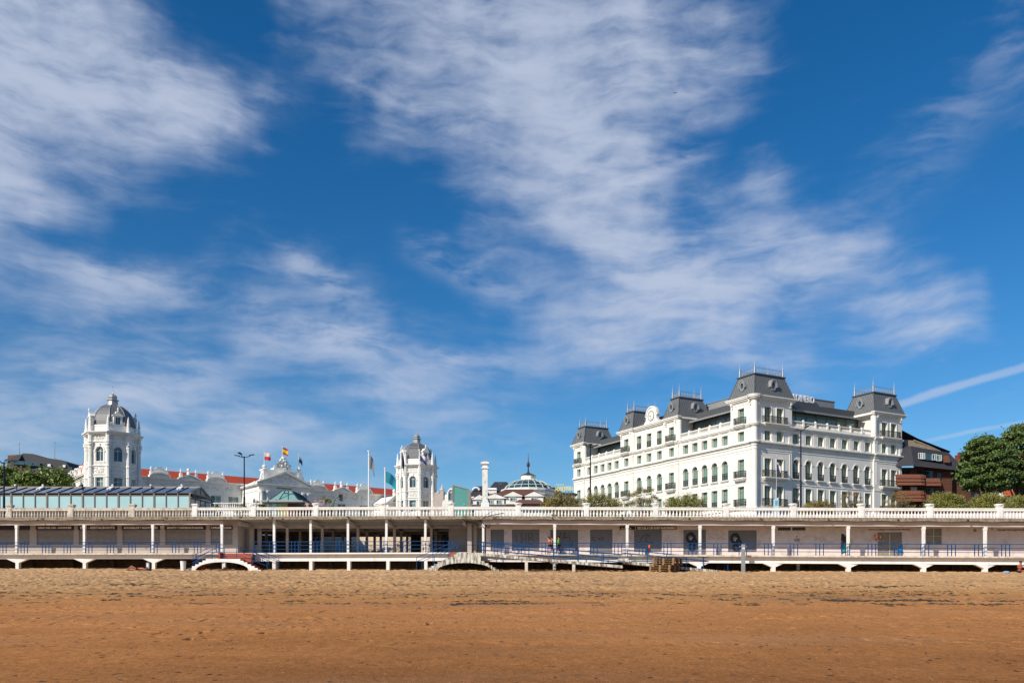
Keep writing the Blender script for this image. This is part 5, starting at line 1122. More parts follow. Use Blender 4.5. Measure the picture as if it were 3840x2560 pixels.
def section(side, u0, u1, kind, cs, w=1.32):
    """kind: T tower bay, W wing with roof terrace, C middle part with clock"""
    dd = {'T': -.25, 'W': 0.0, 'C': -.06}[kind]; F = (FR if side == 'R' else FLf)(dd); top = 28.6 if kind in 'TC' else zB
    ops = []; tr = M(F); h = w / 2; dk = 'blueglass'; cu = .45 if side == 'R' else .82
    for c in cs:
        rows = [(13.2, 16.0, False), (17.3, 20.0, False) if kind == 'T' else (17.35, 20.3, True), (22.65, 24.1, False)]
        if kind in 'TC': rows.append((25.2, 27.5, False))
        for z0, z1, ar in rows:
            ops.append((c - h, c + h, z0, z1, ar)); surround(tr, c - h, c + h, z0, z1, ar, sill=False if (kind == 'T' and z0 != 22.65) or z0 < 14 else z0 < 20, t=.1 if z0 == 22.65 else .13)
            f = rnd.choice([cu, cu, cu * .8, cu * .9]); win(side, c, z0, w, z1 - z0, ar, dd, curt=f, s=1 if side == 'R' else -1)
            if kind != 'T' and (z0 < 22 or z0 > 25): balcony(w - .02, side, c, z0 + .02, False, dd + .06, .02)
    wl = M(F); facade(wl, u0, u1, HZ, top, ops, .42)
    if kind != 'W':
        for uu in (u0, u1): wl.add([(uu, 0, HZ), (uu, .4, HZ), (uu, .4, top), (uu, 0, top)], [(0, 1, 2, 3)])
    hpart(wl, 'wall')
    if kind == 'T':
        bw = max(cs) - min(cs) + w + .75; bc = (max(cs) + min(cs)) / 2
        for z0 in (13.1, 17.25, 25.12): balcony(bw, side, bc, z0, z0 > 14, dd, .55)
        for zz in (21.0,): tr.box(u0 + .45, u1 - .45, -.05, 0, zz - .06, zz + .02)
        tr.box(u0 + .45, u0 + .53, -.05, 0, 17.5, 20.94); tr.box(u1 - .53, u1 - .45, -.05, 0, 17.5, 20.94)
        tr.box(u0 + .3, u1 - .3, -.06, 0, 28.0, 28.12)
        for q in (u0 + .5, u1 - .5): tr.box(q - .13, q + .13, -.42, 0, 28.12, 28.5); tr.box(q - .1, q + .1, -.22, 0, 27.75, 28.12)
        for c in (u0 + .35, u1 - .35): tr.box(c - .33, c + .33, -.09, 0, 22.5, 24.3); tr.box(c - .4, c + .4, -.14, 0, 24.15, 24.32); tr.box(c - .4, c + .4, -.14, 0, 22.4, 22.6)
        for z in (28.25,):
            for k in range(5): q = u0 + .9 + (u1 - u0 - 1.8) * k / 4; tr.ball((q, 0, z), .06, 0, 5)
    # pilasters of the low third floor, between windows
    edges = sorted(cs); mids = [(a + b) / 2 for a, b in zip(edges, edges[1:])]
    if kind != 'T': mids = [edges[0] - (edges[1] - edges[0]) / 2] + mids + [edges[-1] + (edges[1] - edges[0]) / 2]
    for q in mids:
        if not (u0 + .2 < q < u1 - .2): continue
        tr.box(q - .36, q + .36, -.08, 0, 22.55, 24.2); tr.box(q - .42, q + .42, -.13, 0, 24.2, 24.32); tr.box(q - .42, q + .42, -.12, 0, 22.4, 22.6)
        if kind != 'T': tr.box(q - .22, q + .22, -.12, 0, 24.32, 24.62)
        if kind == 'W': tr.ball((q, -.35, 17.0), .01, 0, 4)
        if kind == 'C': tr.box(q - .3, q + .3, -.06, 0, 25.2, 27.9); tr.box(q - .36, q + .36, -.1, 0, 27.75, 27.95)
    tr.box(u0, u1, -.06, 0, 16.45, 16.52)
    hpart(tr, 'trim')
    # horizontal mouldings
    bd = M(F); e = .012 if kind == 'T' else 0
    for o, a, b in ((.06, 21.25, 21.4), (.1, 21.75, 21.95), (.22, 22.05, 22.2), (.42, 22.2, 22.36), (.14, 24.55, 24.68), (.28, 24.68, 24.84), (.38, 24.84, 24.99), (.2, 12.55, 12.85)):
        bd.box(u0 - (.0 if kind != 'T' else .0), u1, -o - e, .05, a, b)
    if kind in 'TC':
        hpart(bd, 'belt_moulding'); bd = M(F)
        for o, a, b in ((.12, 28.35, 28.5), (.3, 28.5, 28.7), (.48, 28.7, 28.9), (.58, 28.9, 29.05)): bd.box(u0 - (o if kind == 'T' else 0), u1 + (o if kind == 'T' else 0), -o - e, .1, a, b)
    hpart(bd, 'cornice' if kind in 'TC' else 'belt_moulding')
secR = [(0, 7.2, 'T', [2.35, 4.75]), (7.2, 25.1, 'W', [8.3 + 2.6 * i for i in range(7)]), (25.1, 31.7, 'T', [27.5, 29.7])]
secL = [(0, 4.7, 'T', [2.45]), (4.7, 16.9, 'W', [6.2 + 2.29 * i for i in range(5)]), (16.9, 20.5, 'T', [18.65]), (20.5, 29.4, 'C', [22.1, 24.95, 27.8]), (29.4, 33.2, 'T', [31.35]), (33.2, 45.3, 'W', [34.7 + 2.29 * i for i in range(5)]), (45.3, 49.1, 'T', [47.2])]
for s in secR: section('R', *s)
for s in secL: section('L', *s)
m = M(addf(HZ)); m.box(.6, LX, .6, LY - .01, HZ, 24.9); m.box(LX - .02, LX + .0, 0, 12, HZ, 25.0); m.box(0, 12, LY - .3, LY, HZ, 25)
hpart(m, 'core', 'cream')
m = M(addf(HZ)); m.box(.02, LX, .02, LY - .02, 24.9, 24.995); hpart(m, 'roof_terrace', 'zinc')
# tower masses above the terrace, mansards and cresting
def mansard(x0, x1, y0, y1, faces):
    m = M(addf(HZ)); m.box(x0 + .75, x1 - .01, y0 + .75, y1 - .01, 24.99, 28.95); m.box(x1 - .3, x1, y0 + .25, y1, 24.99, 28.6); m.box(x0 + .25, x1 - .3, y1 - .3, y1, 24.99, 28.6)
    m.box(x0 - .3, x1 + .3, y0 - .3, y1 + .3, 28.68, 29.0); hpart(m, 'tower_wall')
    r = M(addf(HZ)); e = .25; i = .78
    r.hexa([(x0 - e, y0 - e, 29.06), (x1 + e, y0 - e, 29.06), (x1 + e, y1 + e, 29.06), (x0 - e, y1 + e, 29.06)], [(x0 + i, y0 + i, 32.3), (x1 - i, y0 + i, 32.3), (x1 - i, y1 - i, 32.3), (x0 + i, y1 - i, 32.3)])
    rf = hpart(r, 'mansard_roof', 'slate')
    t = M(addf(HZ)); t.box(x0 + i - .18, x1 - i + .18, y0 + i - .18, y1 - i + .18, 32.3, 32.45)
    for cx, cy, sx, sy in ((x0, y0, 1, 1), (x1, y0, -1, 1), (x0, y1, 1, -1)): t.tube([(cx - sx * e, cy - sy * e, 29.1), (cx + sx * i, cy + sy * i, 32.3)], .06, 5)
    put('roof_edge', t.mesh('roof_edge', K['darkzinc']), rf)
    c = M(addf(HZ)); a0, a1, b0, b1 = x0 + i + .15, x1 - i - .15, y0 + i + .15, y1 - i - .15
    for (p, q) in (((a0, b0), (a1, b0)), ((a0, b0), (a0, b1)), ((a1, b0), (a1, b1)), ((a0, b1), (a1, b1))):
        for z in (32.6, 33.3, 33.42): c.bar((*p, z), (*q, z), .03)
        Ln = math.dist(p, q); n = max(3, int(Ln / .55))
        for k in range(n):
            A = [p[j] + (q[j] - p[j]) * k / n for j in (0, 1)]; Bq = [p[j] + (q[j] - p[j]) * (k + 1) / n for j in (0, 1)]; C_ = [(A[j] + Bq[j]) / 2 for j in (0, 1)]; u = [(q[j] - p[j]) / Ln for j in (0, 1)]
            c.bar((*A, 32.5), (*A, 33.3), .022); c.bar((*A, 32.62), (*Bq, 33.28), .02); c.bar((*A, 33.28), (*Bq, 32.62), .02)
            c.tube([(C_[0] + u[0] * .14 * math.cos(w_), C_[1] + u[1] * .14 * math.cos(w_), 32.95 + .14 * math.sin(w_)) for w_ in np.linspace(0, 6.28, 9)], .022, 4)
    put('cresting', c.mesh('cresting', K['grey_metal']), rf)
    f = M(addf(HZ))
    for x in (a0, a1):
        for y in (b0, b1): f.lathe([(.11, 32.45), (.10, 33.5), (.13, 33.55), (.05, 33.7), (.035, 33.9), (.08, 33.97), (.08, 34.05), (.02, 34.15), (.006, 34.75)], 6, (x, y))
    put('finial', f.mesh('finial', K['grey_metal']), rf)
    for side, u in faces:                      # oval dormer windows
        F = (lambda a, d, z: (u + a, y0 - e + .42 + d, z - HZ)) if side == 'R' else (lambda a, d, z: (x0 - e + .42 + d, u + a, z - HZ))
        o = M(F); n = 14; zc_ = 30.75; A, Bb = .46, .66
        for k in range(n):
            a, b = 2 * math.pi * k / n, 2 * math.pi * (k + 1) / n; q = lambda s_, an, y: (A * s_ * math.cos(an), y, zc_ + Bb * s_ * math.sin(an))
            o.hexa([q(.72, a, -.28), q(1.12, a, -.28), q(1.12, b, -.28), q(.72, b, -.28)], [q(.72, a, .9), q(1.12, a, .9), q(1.12, b, .9), q(.72, b, .9)])
            if -.2 < math.sin((a + b) / 2): o.hexa([q(1.12, a, -.4), q(1.4, a, -.4), q(1.4, b, -.4), q(1.12, b, -.4)], [q(1.12, a, .8), q(1.4, a, .8), q(1.4, b, .8), q(1.12, b, .8)])
        for s_ in (-1, 1): o.box(s_ * .62 - .1, s_ * .62 + .1, -.42, .6, 30.5, 30.72)
        oc = hpart(o, 'oval_window', 'grey_metal')
        g = M(F); g.add([(A * .74 * math.cos(2 * math.pi * k / n), -.08, zc_ + Bb * .74 * math.sin(2 * math.pi * k / n)) for k in range(n)], [tuple(range(n))]); g2 = put('pane', g.mesh('pane', K['blueglass']), oc)
mansard(-.25, 7.2, -.25, 4.7, [('R', 3.45), ('L', 2.2)])
mansard(25.1, 31.95, -.25, 5.2, [('R', 28.8), ('L', 2.4)])
mansard(-.25, 6.2, 16.9, 20.5, [('R', 3.3), ('L', 18.7)])
mansard(-.25, 6.2, 29.4, 33.2, [('R', 3.3), ('L', 31.3)])
mansard(-.25, 6.5, 45.3, 49.3, [('R', 3.4), ('L', 47.3)])
for x, y in ((-.1, -.1), (-.1, 16.9), (-.1, 20.4), (-.1, 29.5), (25.2, -.1), (-.1, 45.4)):
    m = M(addf(HZ)); zb_ = HZ if (x, y) == (-.1, -.1) else 25.0
    m.lathe([(.46, zb_), (.46, 28.4)], 16, (x, y)); hpart(m, 'corner_shaft', smooth=False)
m = M(addf(HZ))
for o, a, b in ((.62, 22.05, 22.2), (.85, 22.2, 22.37), (.58, 24.55, 24.68), (.75, 24.7, 24.86), (.82, 24.86, 25.0), (.6, 28.35, 28.5), (.8, 28.5, 28.7), (1.0, 28.7, 28.91), (1.08, 28.91, 29.06), (.55, 21.75, 21.95), (.52, 21.25, 21.4), (.6, 12.55, 12.86)): m.lathe([(o, a), (o, b)], 16, (-.1, -.1))
hpart(m, 'corner_moulding')
# roof terrace balustrades
def hbal(side, u0, u1, n):
    F = (FR if side == 'R' else FLf)(.0); w = (u1 - u0) / n
    for i in range(n):
        a = u0 + i * w; m = M(F); m.box(a, a + w, .0, .3, 25.0, 25.32); m.box(a + (.35 if i else 0), a + w, .02, .28, 25.98, 26.12)
        for k in range(8):
            q = a + .35 + (w - .35) * (k + .5) / 8; m.lathe([(.06, 25.32), (.095, 25.46), (.04, 25.7), (.05, 25.85), (.08, 25.9), (.08, 25.98)], 6, (q, .15))
        if i: m.box(a, a + .35, -.03, .33, 25.32, 26.15); m.lathe([(.2, 26.15), (.2, 26.25), (.08, 26.36)], 8, (a + .175, .15))
        hpart(m, 'roof_balustrade')
hbal('R', 7.2, 25.1, 7); hbal('L', 4.7, 16.9, 5); hbal('L', 33.2, 45.3, 5)
# penthouse glazing and seamed roofs
def pent(side, u0, u1, slope=True):
    F = (FR if side == 'R' else FLf)(0); m = M(F); m.box(u0, u1, 3.3, 3.36, 25.0, 28.2); g = hpart(m, 'penthouse_glazing', 'penthouse')
    f = M(F); n = int((u1 - u0) / 2.2)
    for k in range(n + 1): q = u0 + (u1 - u0) * k / n; f.box(q - .06, q + .06, 3.2, 3.3, 25.0, 28.2)
    for z in (26.3, 27.7): f.box(u0, u1, 3.24, 3.29, z, z + .09)
    put('mullions', f.mesh('mullions', K['mullion']), g)
    r = M(F); r.hexa([(u0, 2.0, 28.1), (u1, 2.0, 28.1), (u1, 7.2, 29.9), (u0, 7.2, 29.9)], [(u0, 2.0, 28.3), (u1, 2.0, 28.3), (u1, 7.2, 30.1), (u0, 7.2, 30.1)]); r.box(u0, u1, 1.85, 2.0, 28.05, 28.32)
    hpart(r, 'seamed_roof', 'zinc' if side == 'R' else 'zincy')
    for k in range(3):
        q = u0 + (u1 - u0) * (.2 + .27 * k); a = M(F); a.hexa([(q, 1.6, 26.5), (q + 1.2, 1.6, 26.5), (q + 1.2, 3.2, 26.9), (q, 3.2, 26.9)], [(q, 1.6, 26.62), (q + 1.2, 1.6, 26.62), (q + 1.2, 3.2, 27.05), (q, 3.2, 27.05)]); a.bar((q + .6, 2.4, 25), (q + .6, 2.4, 26.6), .05); hpart(a, 'parasol', 'red_awning')
pent('R', 7.25, 25.1); pent('L', 4.8, 16.9); pent('L', 33.25, 45.25)
m = M(addf(HZ)); m.box(7.0, 24.5, 7.0, 30, 29.7, 31.9); m.box(6.9, 24.6, 6.9, 30.1, 31.9, 31.98); hpart(m, 'roof_plant_screen', 'zinc')
m = M(addf(HZ)); m.box(3.4, LX - 1, 3.4, LY - 3, 24.99, 29.75); hpart(m, 'roof_core', 'darkzinc')
text('SARDINERO', 1.55, mat('white_metal_letters', (.75, .77, .8), .4), HT, Vector((16.35, 6.6, 31.55 - HZ)), 'lettering', bold=.025, depth=.06, width=6.0)
# clock gable
F = FLf(-.3)
m = M(F); cz = 30.35; cu = 24.1; n = 12
out = [(cu - 2.0, 29.06), (cu + 2.0, 29.06), (cu + 1.9, 29.4), (cu + 1.45, 29.75), (cu + 1.35, 30.3), (cu + 1.75, 30.45), (cu + 1.75, 30.6)] + [(cu + 1.5 * math.cos(a), 30.6 + 1.45 * math.sin(a)) for a in np.linspace(.0, math.pi, n)] + [(cu - 1.75, 30.6), (cu - 1.75, 30.45), (cu - 1.35, 30.3), (cu - 1.45, 29.75), (cu - 1.9, 29.4)]
m.prism(out, 0, .55)
for k in range(n): 
    a, b = math.pi * k / n, math.pi * (k + 1) / n; q = lambda r, an, y: (cu + r * math.cos(an), y, 30.6 + r * math.sin(an))
    m.hexa([q(1.2, a, 0), q(1.42, a, 0), q(1.42, b, 0), q(1.2, b, 0)], [q(1.2, a, -.12), q(1.42, a, -.12), q(1.42, b, -.12), q(1.2, b, -.12)])
cg = hpart(m, 'clock_gable')
m = M(F); m.add([(cu + .8 * math.cos(a), -.05, cz + .8 * math.sin(a)) for a in np.linspace(0, 6.0, 20)], [tuple(range(20))], 0)
for k in range(12): a = k * math.pi / 6; m.bar((cu + .6 * math.cos(a), -.06, cz + .6 * math.sin(a)), (cu + .72 * math.cos(a), -.06, cz + .72 * math.sin(a)), .04, 1)
m.bar((cu, -.07, cz), (cu + .42, -.07, cz + .06), .07, 1); m.bar((cu, -.07, cz), (cu - .05, -.07, cz - .6), .05, 1)
m.tube([(cu + .82 * math.cos(a), -.06, cz + .82 * math.sin(a)) for a in np.linspace(0, 6.2832, 21)], .05, 4, 1)
put('clock_face', m.mesh('clock_face', [K['wframe'], K['iron']]), cg)
m = M(addf(HZ)); m.box(.6, 7, 20.5, 29.4, 28.9, 29.1)
arc = [(.9 + 2.2 * (1 - math.cos(a)), 29.05 + 1.7 * math.sin(a)) for a in np.linspace(0, math.pi / 2, 7)] + [(7, 30.75), (7, 29.05)]
m.add([(x, 20.4, z) for x, z in arc] + [(x, 29.5, z) for x, z in arc], [(i, i + 1, i + 10, i + 9) for i in range(8)] + [tuple(range(9)), tuple(range(17, 8, -1))]); hpart(m, 'barrel_roof', 'darkzinc')

# ---------------------------------------------------------------- pavilions and kiosks on the terrace
GY = 7.9
def X_(px, Y): return PX(px, Y)
# long glass pavilion at the left
t = thing('glass_pavilion', 'long low pavilion of pale aqua glass panels under dark blue glass roof', 'pavilion', (-55, 92, GY))
Yp, Yb = 92.0, 98.2; x1 = -35.85; x0 = -85.0; zt, ze, zr_ = 11.45, 11.75, 12.75; pw = 1.325
n = int((x1 - x0) / pw)
for k in range(n):
    b = x1 - k * pw; a = b - pw
    m = M(); m.add([(a + .04, Yp, 10.1), (b - .04, Yp, 10.1), (b - .04, Yp, zt), (a + .04, Yp, zt)], [(0, 1, 2, 3)]); m.build('glass_panel', K['panel'], t, world=True)
m = M()
for k in range(n + 1):
    w = .085 if k % 3 == 0 else .045; b = x1 - k * pw; m.box(b - w, b + w, Yp - .08, Yp + .05, GY, ze)
m.box(x0, x1, Yp - .06, Yp + .04, zt, zt + .07); m.box(x0, x1, Yp - .065, Yp + .04, 10.03, 10.11); m.box(x0, x1, Yp - .1, Yp + .02, ze - .04, ze + .05)
m.build('frame', K['mullion'], t, world=True)
m = M(); m.box(x0, x1, Yp + .1, Yp + .14, zt, ze); m.build('clerestory', K['black'], t, world=True)
m = M(); m.box(x0, x1, Yp + .0, Yp + .1, GY, 10.05); m.build('plinth', K['darkwall'], t, world=True)
ym = (Yp + Yb) / 2
m = M(); m.add([(x0, Yp - .15, ze + .02), (x1 + .05, Yp - .15, ze + .02), (x1 + .05, ym, zr_), (x0, ym, zr_), (x1 + .05, Yb + .15, ze), (x0, Yb + .15, ze)], [(0, 1, 2, 3), (3, 2, 4, 5)]); m.build('roof_glass', K['glassblue'], t, world=True)
m = M()
for k in range(n + 1): b = x1 - k * pw; m.tube([(b, Yp - .15, ze + .06), (b, ym, zr_ + .04)], .045, 4)
m.build('roof_bars', K['black'], t, world=True)
m = M(); m.box(x0, x1 + .1, ym - .06, ym + .06, zr_, zr_ + .09); m.tube([(x1 + .08, Yp - .15, ze), (x1 + .08, ym, zr_ + .02), (x1 + .08, Yb + .15, ze)], .1, 4); m.build('ridge', mat('tan_ridge_cap', (.42, .36, .29), .6), t, world=True)
m = M(); m.add([(x1, Yp, GY), (x1, Yb, GY), (x1, Yb, ze - .5), (x1, Yp, ze - .5)], [(0, 1, 2, 3)]); m.build('end_wall', mat('grey_glass_wall', (.10, .11, .115), .25, coat=.4), t, world=True)
m = M(); m.add([(x1 + .02, Yp, ze), (x1 + .02, Yb, ze), (x1 + .02, ym, zr_ - .05)], [(0, 1, 2)]); m.build('gable', mat('brown_tinted_glass', (.16, .13, .10), .35), t, world=True)
m = M()
for f in (.25, .5, .75): y = Yp + (Yb - Yp) * f; m.box(x1 + .02, x1 + .06, y - .03, y + .03, GY, ze + (1 - abs(f - .5) * 2) * .9)
m.box(x1 + .03, x1 + .3, Yp - .1, Yb + .1, ze - .06, ze + .06)
m.box(x1 + .03, x1 + .25, Yp - .1, Yb + .1, ze - .5, ze - .44)
for k in range(16): y = Yp + .2 + (Yb - Yp - .4) * k / 15; m.tube([(x1 + .28, y - .12, ze - .1), (x1 + .3, y, ze - .38), (x1 + .28, y + .12, ze - .1)], .035, 4)
m.build('bracket_frame', K['mullion'], t, world=True)
for i, (px, lb) in enumerate(((60, 'leftmost roof vent ball on the aqua glass pavilion'), (163, 'white ball vent cowl with plate left of the casino tower'), (310, 'dark ball vent in front of left casino tower'), (424, 'white ball vent cowl with plate under left casino tower'), (567, 'ball vent right of the left casino tower'), (683, 'white ball vent cowl with plate near the pavilion gable'))):
    b = P(px, 1832, ym); m = M(); m.ball((b.x, b.y - .1, zr_ + .22), .14); m.lathe([(.05, zr_), (.05, zr_ + .1)], 6, (b.x, b.y - .1))
    if i in (1, 3, 5): m.hexa([(b.x - .25, ym - 1.1, zr_ - .32), (b.x + .25, ym - 1.1, zr_ - .32), (b.x + .25, ym - .2, zr_ + .02), (b.x - .25, ym - .2, zr_ + .02)], [(b.x - .25, ym - 1.1, zr_ - .26), (b.x + .25, ym - 1.1, zr_ - .26), (b.x + .25, ym - .2, zr_ + .1), (b.x - .25, ym - .2, zr_ + .1)]); m.tube([(b.x, ym - 1.1, zr_ - .3), (b.x + .12, ym - 1.6, zr_ - .5)], .06, 6)
    tag(m.build('vent_cowl', K['black'] if i == 2 else K['wframe']), lb, 'vent', 'roof vents along the glass pavilion')
# kiosk with hipped glass roof
t = thing('kiosk', 'square kiosk with teal glass pyramid roof and flat grey canopy before the casino', 'kiosk', (-26, 97, GY))
xa, xb, ya, yb = X_(1018, 95), X_(1112, 95), 95.0, 103.0
m = M(); m.box(xa, xb, ya, yb, GY, 11.0); m.build('walls', K['teal'], t, world=True)
m = M(); m.box(xb - 1.0, xb + .01, ya - .02, yb, GY, 10.9); m.build('brick_wall', mat('dark_red_brick', srgb(92, 50, 42), .8, .2, 6), t, world=True)
for k in range(3):
    a = xa + .1 + k * .62; m = M(); m.box(a, a + .52, ya - .05, ya - .01, GY + .1, 10.85); m.build('panel', [K['panel'], mat('yellow_green_panel', srgb(175, 180, 95), .5), mat('tan_panel', srgb(190, 155, 95), .5)][k], t, world=True)
m = M(); m.box(xa - .95, xb + .95, ya - 1.0, yb + .6, 10.98, 11.16); m.box(xa - .3, xb + .3, ya - .3, yb + .2, 11.16, 11.3); m.build('canopy', K['grey_metal'], t, world=True)
za, zp = 11.3, 12.5; rx0, rx1 = X_(1058, 96.5), X_(1093, 96.5)
m = M(); m.add([(xa - .15, ya - .1, za), (xb + .15, ya - .1, za), (xb + .15, yb, za), (xa - .15, yb, za), (rx0, ya + 1.5, zp), (rx1, ya + 1.5, zp), (rx1, yb - 1.5, zp), (rx0, yb - 1.5, zp)], [(0, 1, 5, 4), (1, 2, 6, 5), (2, 3, 7, 6), (3, 0, 4, 7), (4, 5, 6, 7)]); g_ = m.build('roof_glass', mat('pale_teal_roof_glass', srgb(128, 168, 160), .3, .06, .6, coat=.3), t, world=True)
m = M(); A = [Vector(p) for p in ((xa - .15, ya - .1, za + .03), (xb + .15, ya - .1, za + .03), (rx0, ya + 1.5, zp + .03), (rx1, ya + 1.5, zp + .03), (xb + .15, yb, za + .03), (rx1, yb - 1.5, zp + .03))]
m.tube([A[0], A[2]], .045, 4); m.tube([A[1], A[3]], .045, 4); m.tube([A[2], A[3]], .045, 4); m.tube([A[3], A[5]], .05, 4); m.tube([A[4], A[5]], .04, 4)
for f in (.33, .66): m.tube([A[0].lerp(A[1], f), A[2].lerp(A[3], f)], .045, 4)
for k in range(1, 9): m.tube([A[1].lerp(A[4], k / 9), A[3].lerp(A[5], k / 9)], .04, 4)
m.build('roof_bars', K['darkzinc'], t, world=True)
# billboard, wedge kiosk, pylon, totem
t = thing('billboard', 'angled advertising board with pinkish posters behind the balustrade pillar', 'billboard', P(1196, 1900, 90)); t.rotation_euler.z = R(25)
m = M(); m.box(-.68, .68, -.04, .04, .0, .85); m.build('board', K['mullion'], t); m = M(); m.box(-.62, .62, -.06, -.045, .06, .79)
po = mat('torn_poster', srgb(150, 112, 112), .7, .5, 9, dirt=srgb(190, 185, 185), damt=.9, dscale=5, drange=(.45, .55), dstretch=(1, 1, 1)); m.build('poster', po, t); m = M(); m.box(-.6, -.5, -.03, .03, -2.3, 0); m.box(.5, .6, -.03, .03, -2.3, 0); m.build('leg', K['mullion'], t)
t = thing('wedge_kiosk', 'tall teal glass lift kiosk with slanted top edge right of casino', 'kiosk', P(1730, 1900, 90)); b = t.location
zz = lambda r: PZ(r, 90) - b.z; xx_ = lambda p: PX(p, 90) - b.x
m = M(); m.prism([(xx_(1700), -2), (xx_(1754), -2), (xx_(1754), zz(1833)), (xx_(1700), zz(1820))], 0, 1.6); m.build('glass', K['teal'], t)
m = M(); m.prism([(xx_(1696), -2), (xx_(1701), -2), (xx_(1701), zz(1821)), (xx_(1696), zz(1817))], -.06, 1.7); m.prism([(xx_(1696), zz(1816)), (xx_(1757), zz(1832)), (xx_(1757), zz(1836)), (xx_(1696), zz(1820))], -.07, 1.71); m.prism([(xx_(1754), -2), (xx_(1765), -2), (xx_(1765), zz(1840)), (xx_(1754), zz(1834))], -.05, 1.65); m.build('frame', mat('tan_metal_frame', (.26, .23, .19), .6), t)
m = M(); m.ball((xx_(1673 + 0) * 0 + xx_(1741), -.08, zz(1890)), .05); m.build('handle', K['wframe'], t)
t = thing('chimney_pylon', 'freestanding tall white stained concrete pylon with stepped cap', 'pylon', P(1819, 1905, 84)); b = t.location; zz = lambda r: PZ(r, 84) - b.z
m = M(); m.box(-.42, .42, -.42, .42, -1.8, zz(1884)); m.build('base', K['white'], t); m = M(); m.box(-.27, .27, -.27, .27, zz(1884), zz(1752)); m.build('shaft', K['mossy'] if False else mat('chipped_white', (.74, .72, .68), .8, .06, 3, dirt=(.13, .11, .09), damt=.8, dscale=3, drange=(.56, .66), dstretch=(1, 1, .5)), t)
m = M(); m.box(-.38, .38, -.38, .38, zz(1757), zz(1753)); m.box(-.25, .25, -.25, .25, zz(1753), zz(1740)); m.box(-.42, .42, -.42, .42, zz(1740), zz(1734)); m.box(-.26, .26, -.26, .26, zz(1734), zz(1731)); m.build('cap', K['white'], t)
t = thing('totem', 'narrow pale blue information totem before the hotel corner', 'totem', P(2910, 1905, 84)); m = M(); m.box(-.24, .24, -.07, .07, -1.5, .95); m.hexa([(-.24, -.07, .95), (.24, -.07, .95), (.24, .07, .95), (-.24, .07, .95)], [(.0, -.07, 1.0), (.24, -.07, 1.12), (.24, .07, 1.12), (.0, .07, 1.0)]); m.build('body', mat('pale_blue_board', srgb(175, 205, 215), .4), t)
m = M(); m.box(-.12, .14, -.085, -.071, .3, .8); m.build('map', mat('map_print', srgb(110, 160, 175), .5, .4, 9), t)

# ---------------------------------------------------------------- street lamps, traffic light
def lamp(px, top, Y, label, arms, sp=1.0):
    b = Vector((PX(px, Y), Y, 7.6)); h = PZ(top, Y) - 7.6; t = thing('street_lamp', label, 'street lamp', b, 0, 'tall dark blue street lamps')
    m = M(); m.lathe([(.13, 0), (.12, 1.2), (.11, h * .45), (.08, h * .46), (.065, h)], 10); m.build('pole', K['bluepole'], t)
    for (dx, dy, dz) in arms:
        m = M(); m.tube([(0, 0, h - .1), (dx * .45, dy * .4, h - .02), (dx * .7, dy * .6, h + dz * .5)], .04, 6); m.build('arm', K['bluepole'], t)
        m = M(); v = Vector((dx, dy, dz)); c = v.normalized(); s = Vector((-c.y, c.x, 0)); 
        if s.length < .1: s = Vector((1, 0, 0))
        s.normalize(); p0 = Vector((0, 0, h)) + v * .55; p1 = Vector((0, 0, h)) + v * 1.15; u = Vector((0, 0, .05))
        m.hexa([p0 - s * .14, p1 - s * .22, p1 + s * .22, p0 + s * .14], [p0 - s * .14 + u, p1 - s * .22 + u, p1 + s * .22 + u, p0 + s * .14 + u]); m.build('lamp_head', K['black'], t)
lamp(916, 1711, 92, 'tall blue lamp post with three fanned heads before the casino', [(-.9, -.1, .08), (-.35, -.6, .28), (.95, 0, .18)])
lamp(2214, 1674, 92, 'tall blue lamp post in front of the left hotel tower', [(-.75, .1, .2), (-.05, -.55, .15), (.8, .1, .2)])
lamp(3003, 1612, 88, 'tallest blue lamp post before the hotel right hand front', [(.55, -.5, .28), (-.35, .2, .04)])
lamp(15, 1732, 84, 'blue lamp post at the left edge before the park trees', [(.9, -.1, .12), (-.6, -.1, .1)])
t = thing('traffic_light', 'green curved arm traffic light behind the balustrade pillar', 'traffic light', (PX(1250, 90), 90, 7.8)); b = t.location; zz = lambda r: PZ(r, 90) - b.z; xx_ = lambda p: PX(p, 90) - b.x
m = M(); m.tube([(0, 0, 0), (0, 0, zz(1893)), (xx_(1253), 0, zz(1878)), (xx_(1260), 0, zz(1866)), (xx_(1270), 0, zz(1859)), (xx_(1280), 0, zz(1858))], .07, 8); m.build('arm', mat('green_pole_paint', srgb(40, 95, 60), .5), t)
m = M(); m.box(xx_(1277), xx_(1285), -.15, .15, zz(1878), zz(1853)); m.box(xx_(1272), xx_(1277), -.06, .06, zz(1872), zz(1870)); m.box(xx_(1272), xx_(1277), -.06, .06, zz(1863), zz(1861))
for k in range(3): m.lathe([(.09, zz(1875 - 8 * k)), (.11, zz(1875 - 8 * k) + .15)], 8, (xx_(1275), -.1))
m.build('signal_head', K['black'], t)

# ---------------------------------------------------------------- other buildings
def bld(name, label, cat, px, Y, rz=0.0): 
    t = thing(name, label, cat, (PX(px, Y), Y, 7.9), rz); return t
def wloc(t, px, row, Y): p = P(px, row, Y) - t.location; return p
def simple_windows(t, lst, Y, fr='wframe', dk='blueglass', curt=0, dy=-.06):
    for px, r1, w, h in lst: p = P(px, r1, Y) - t.location; window_obj(t, w, h, False, Vector((p.x, -.0 + dy, p.z)), 0, 'window', dk, fr, curt)
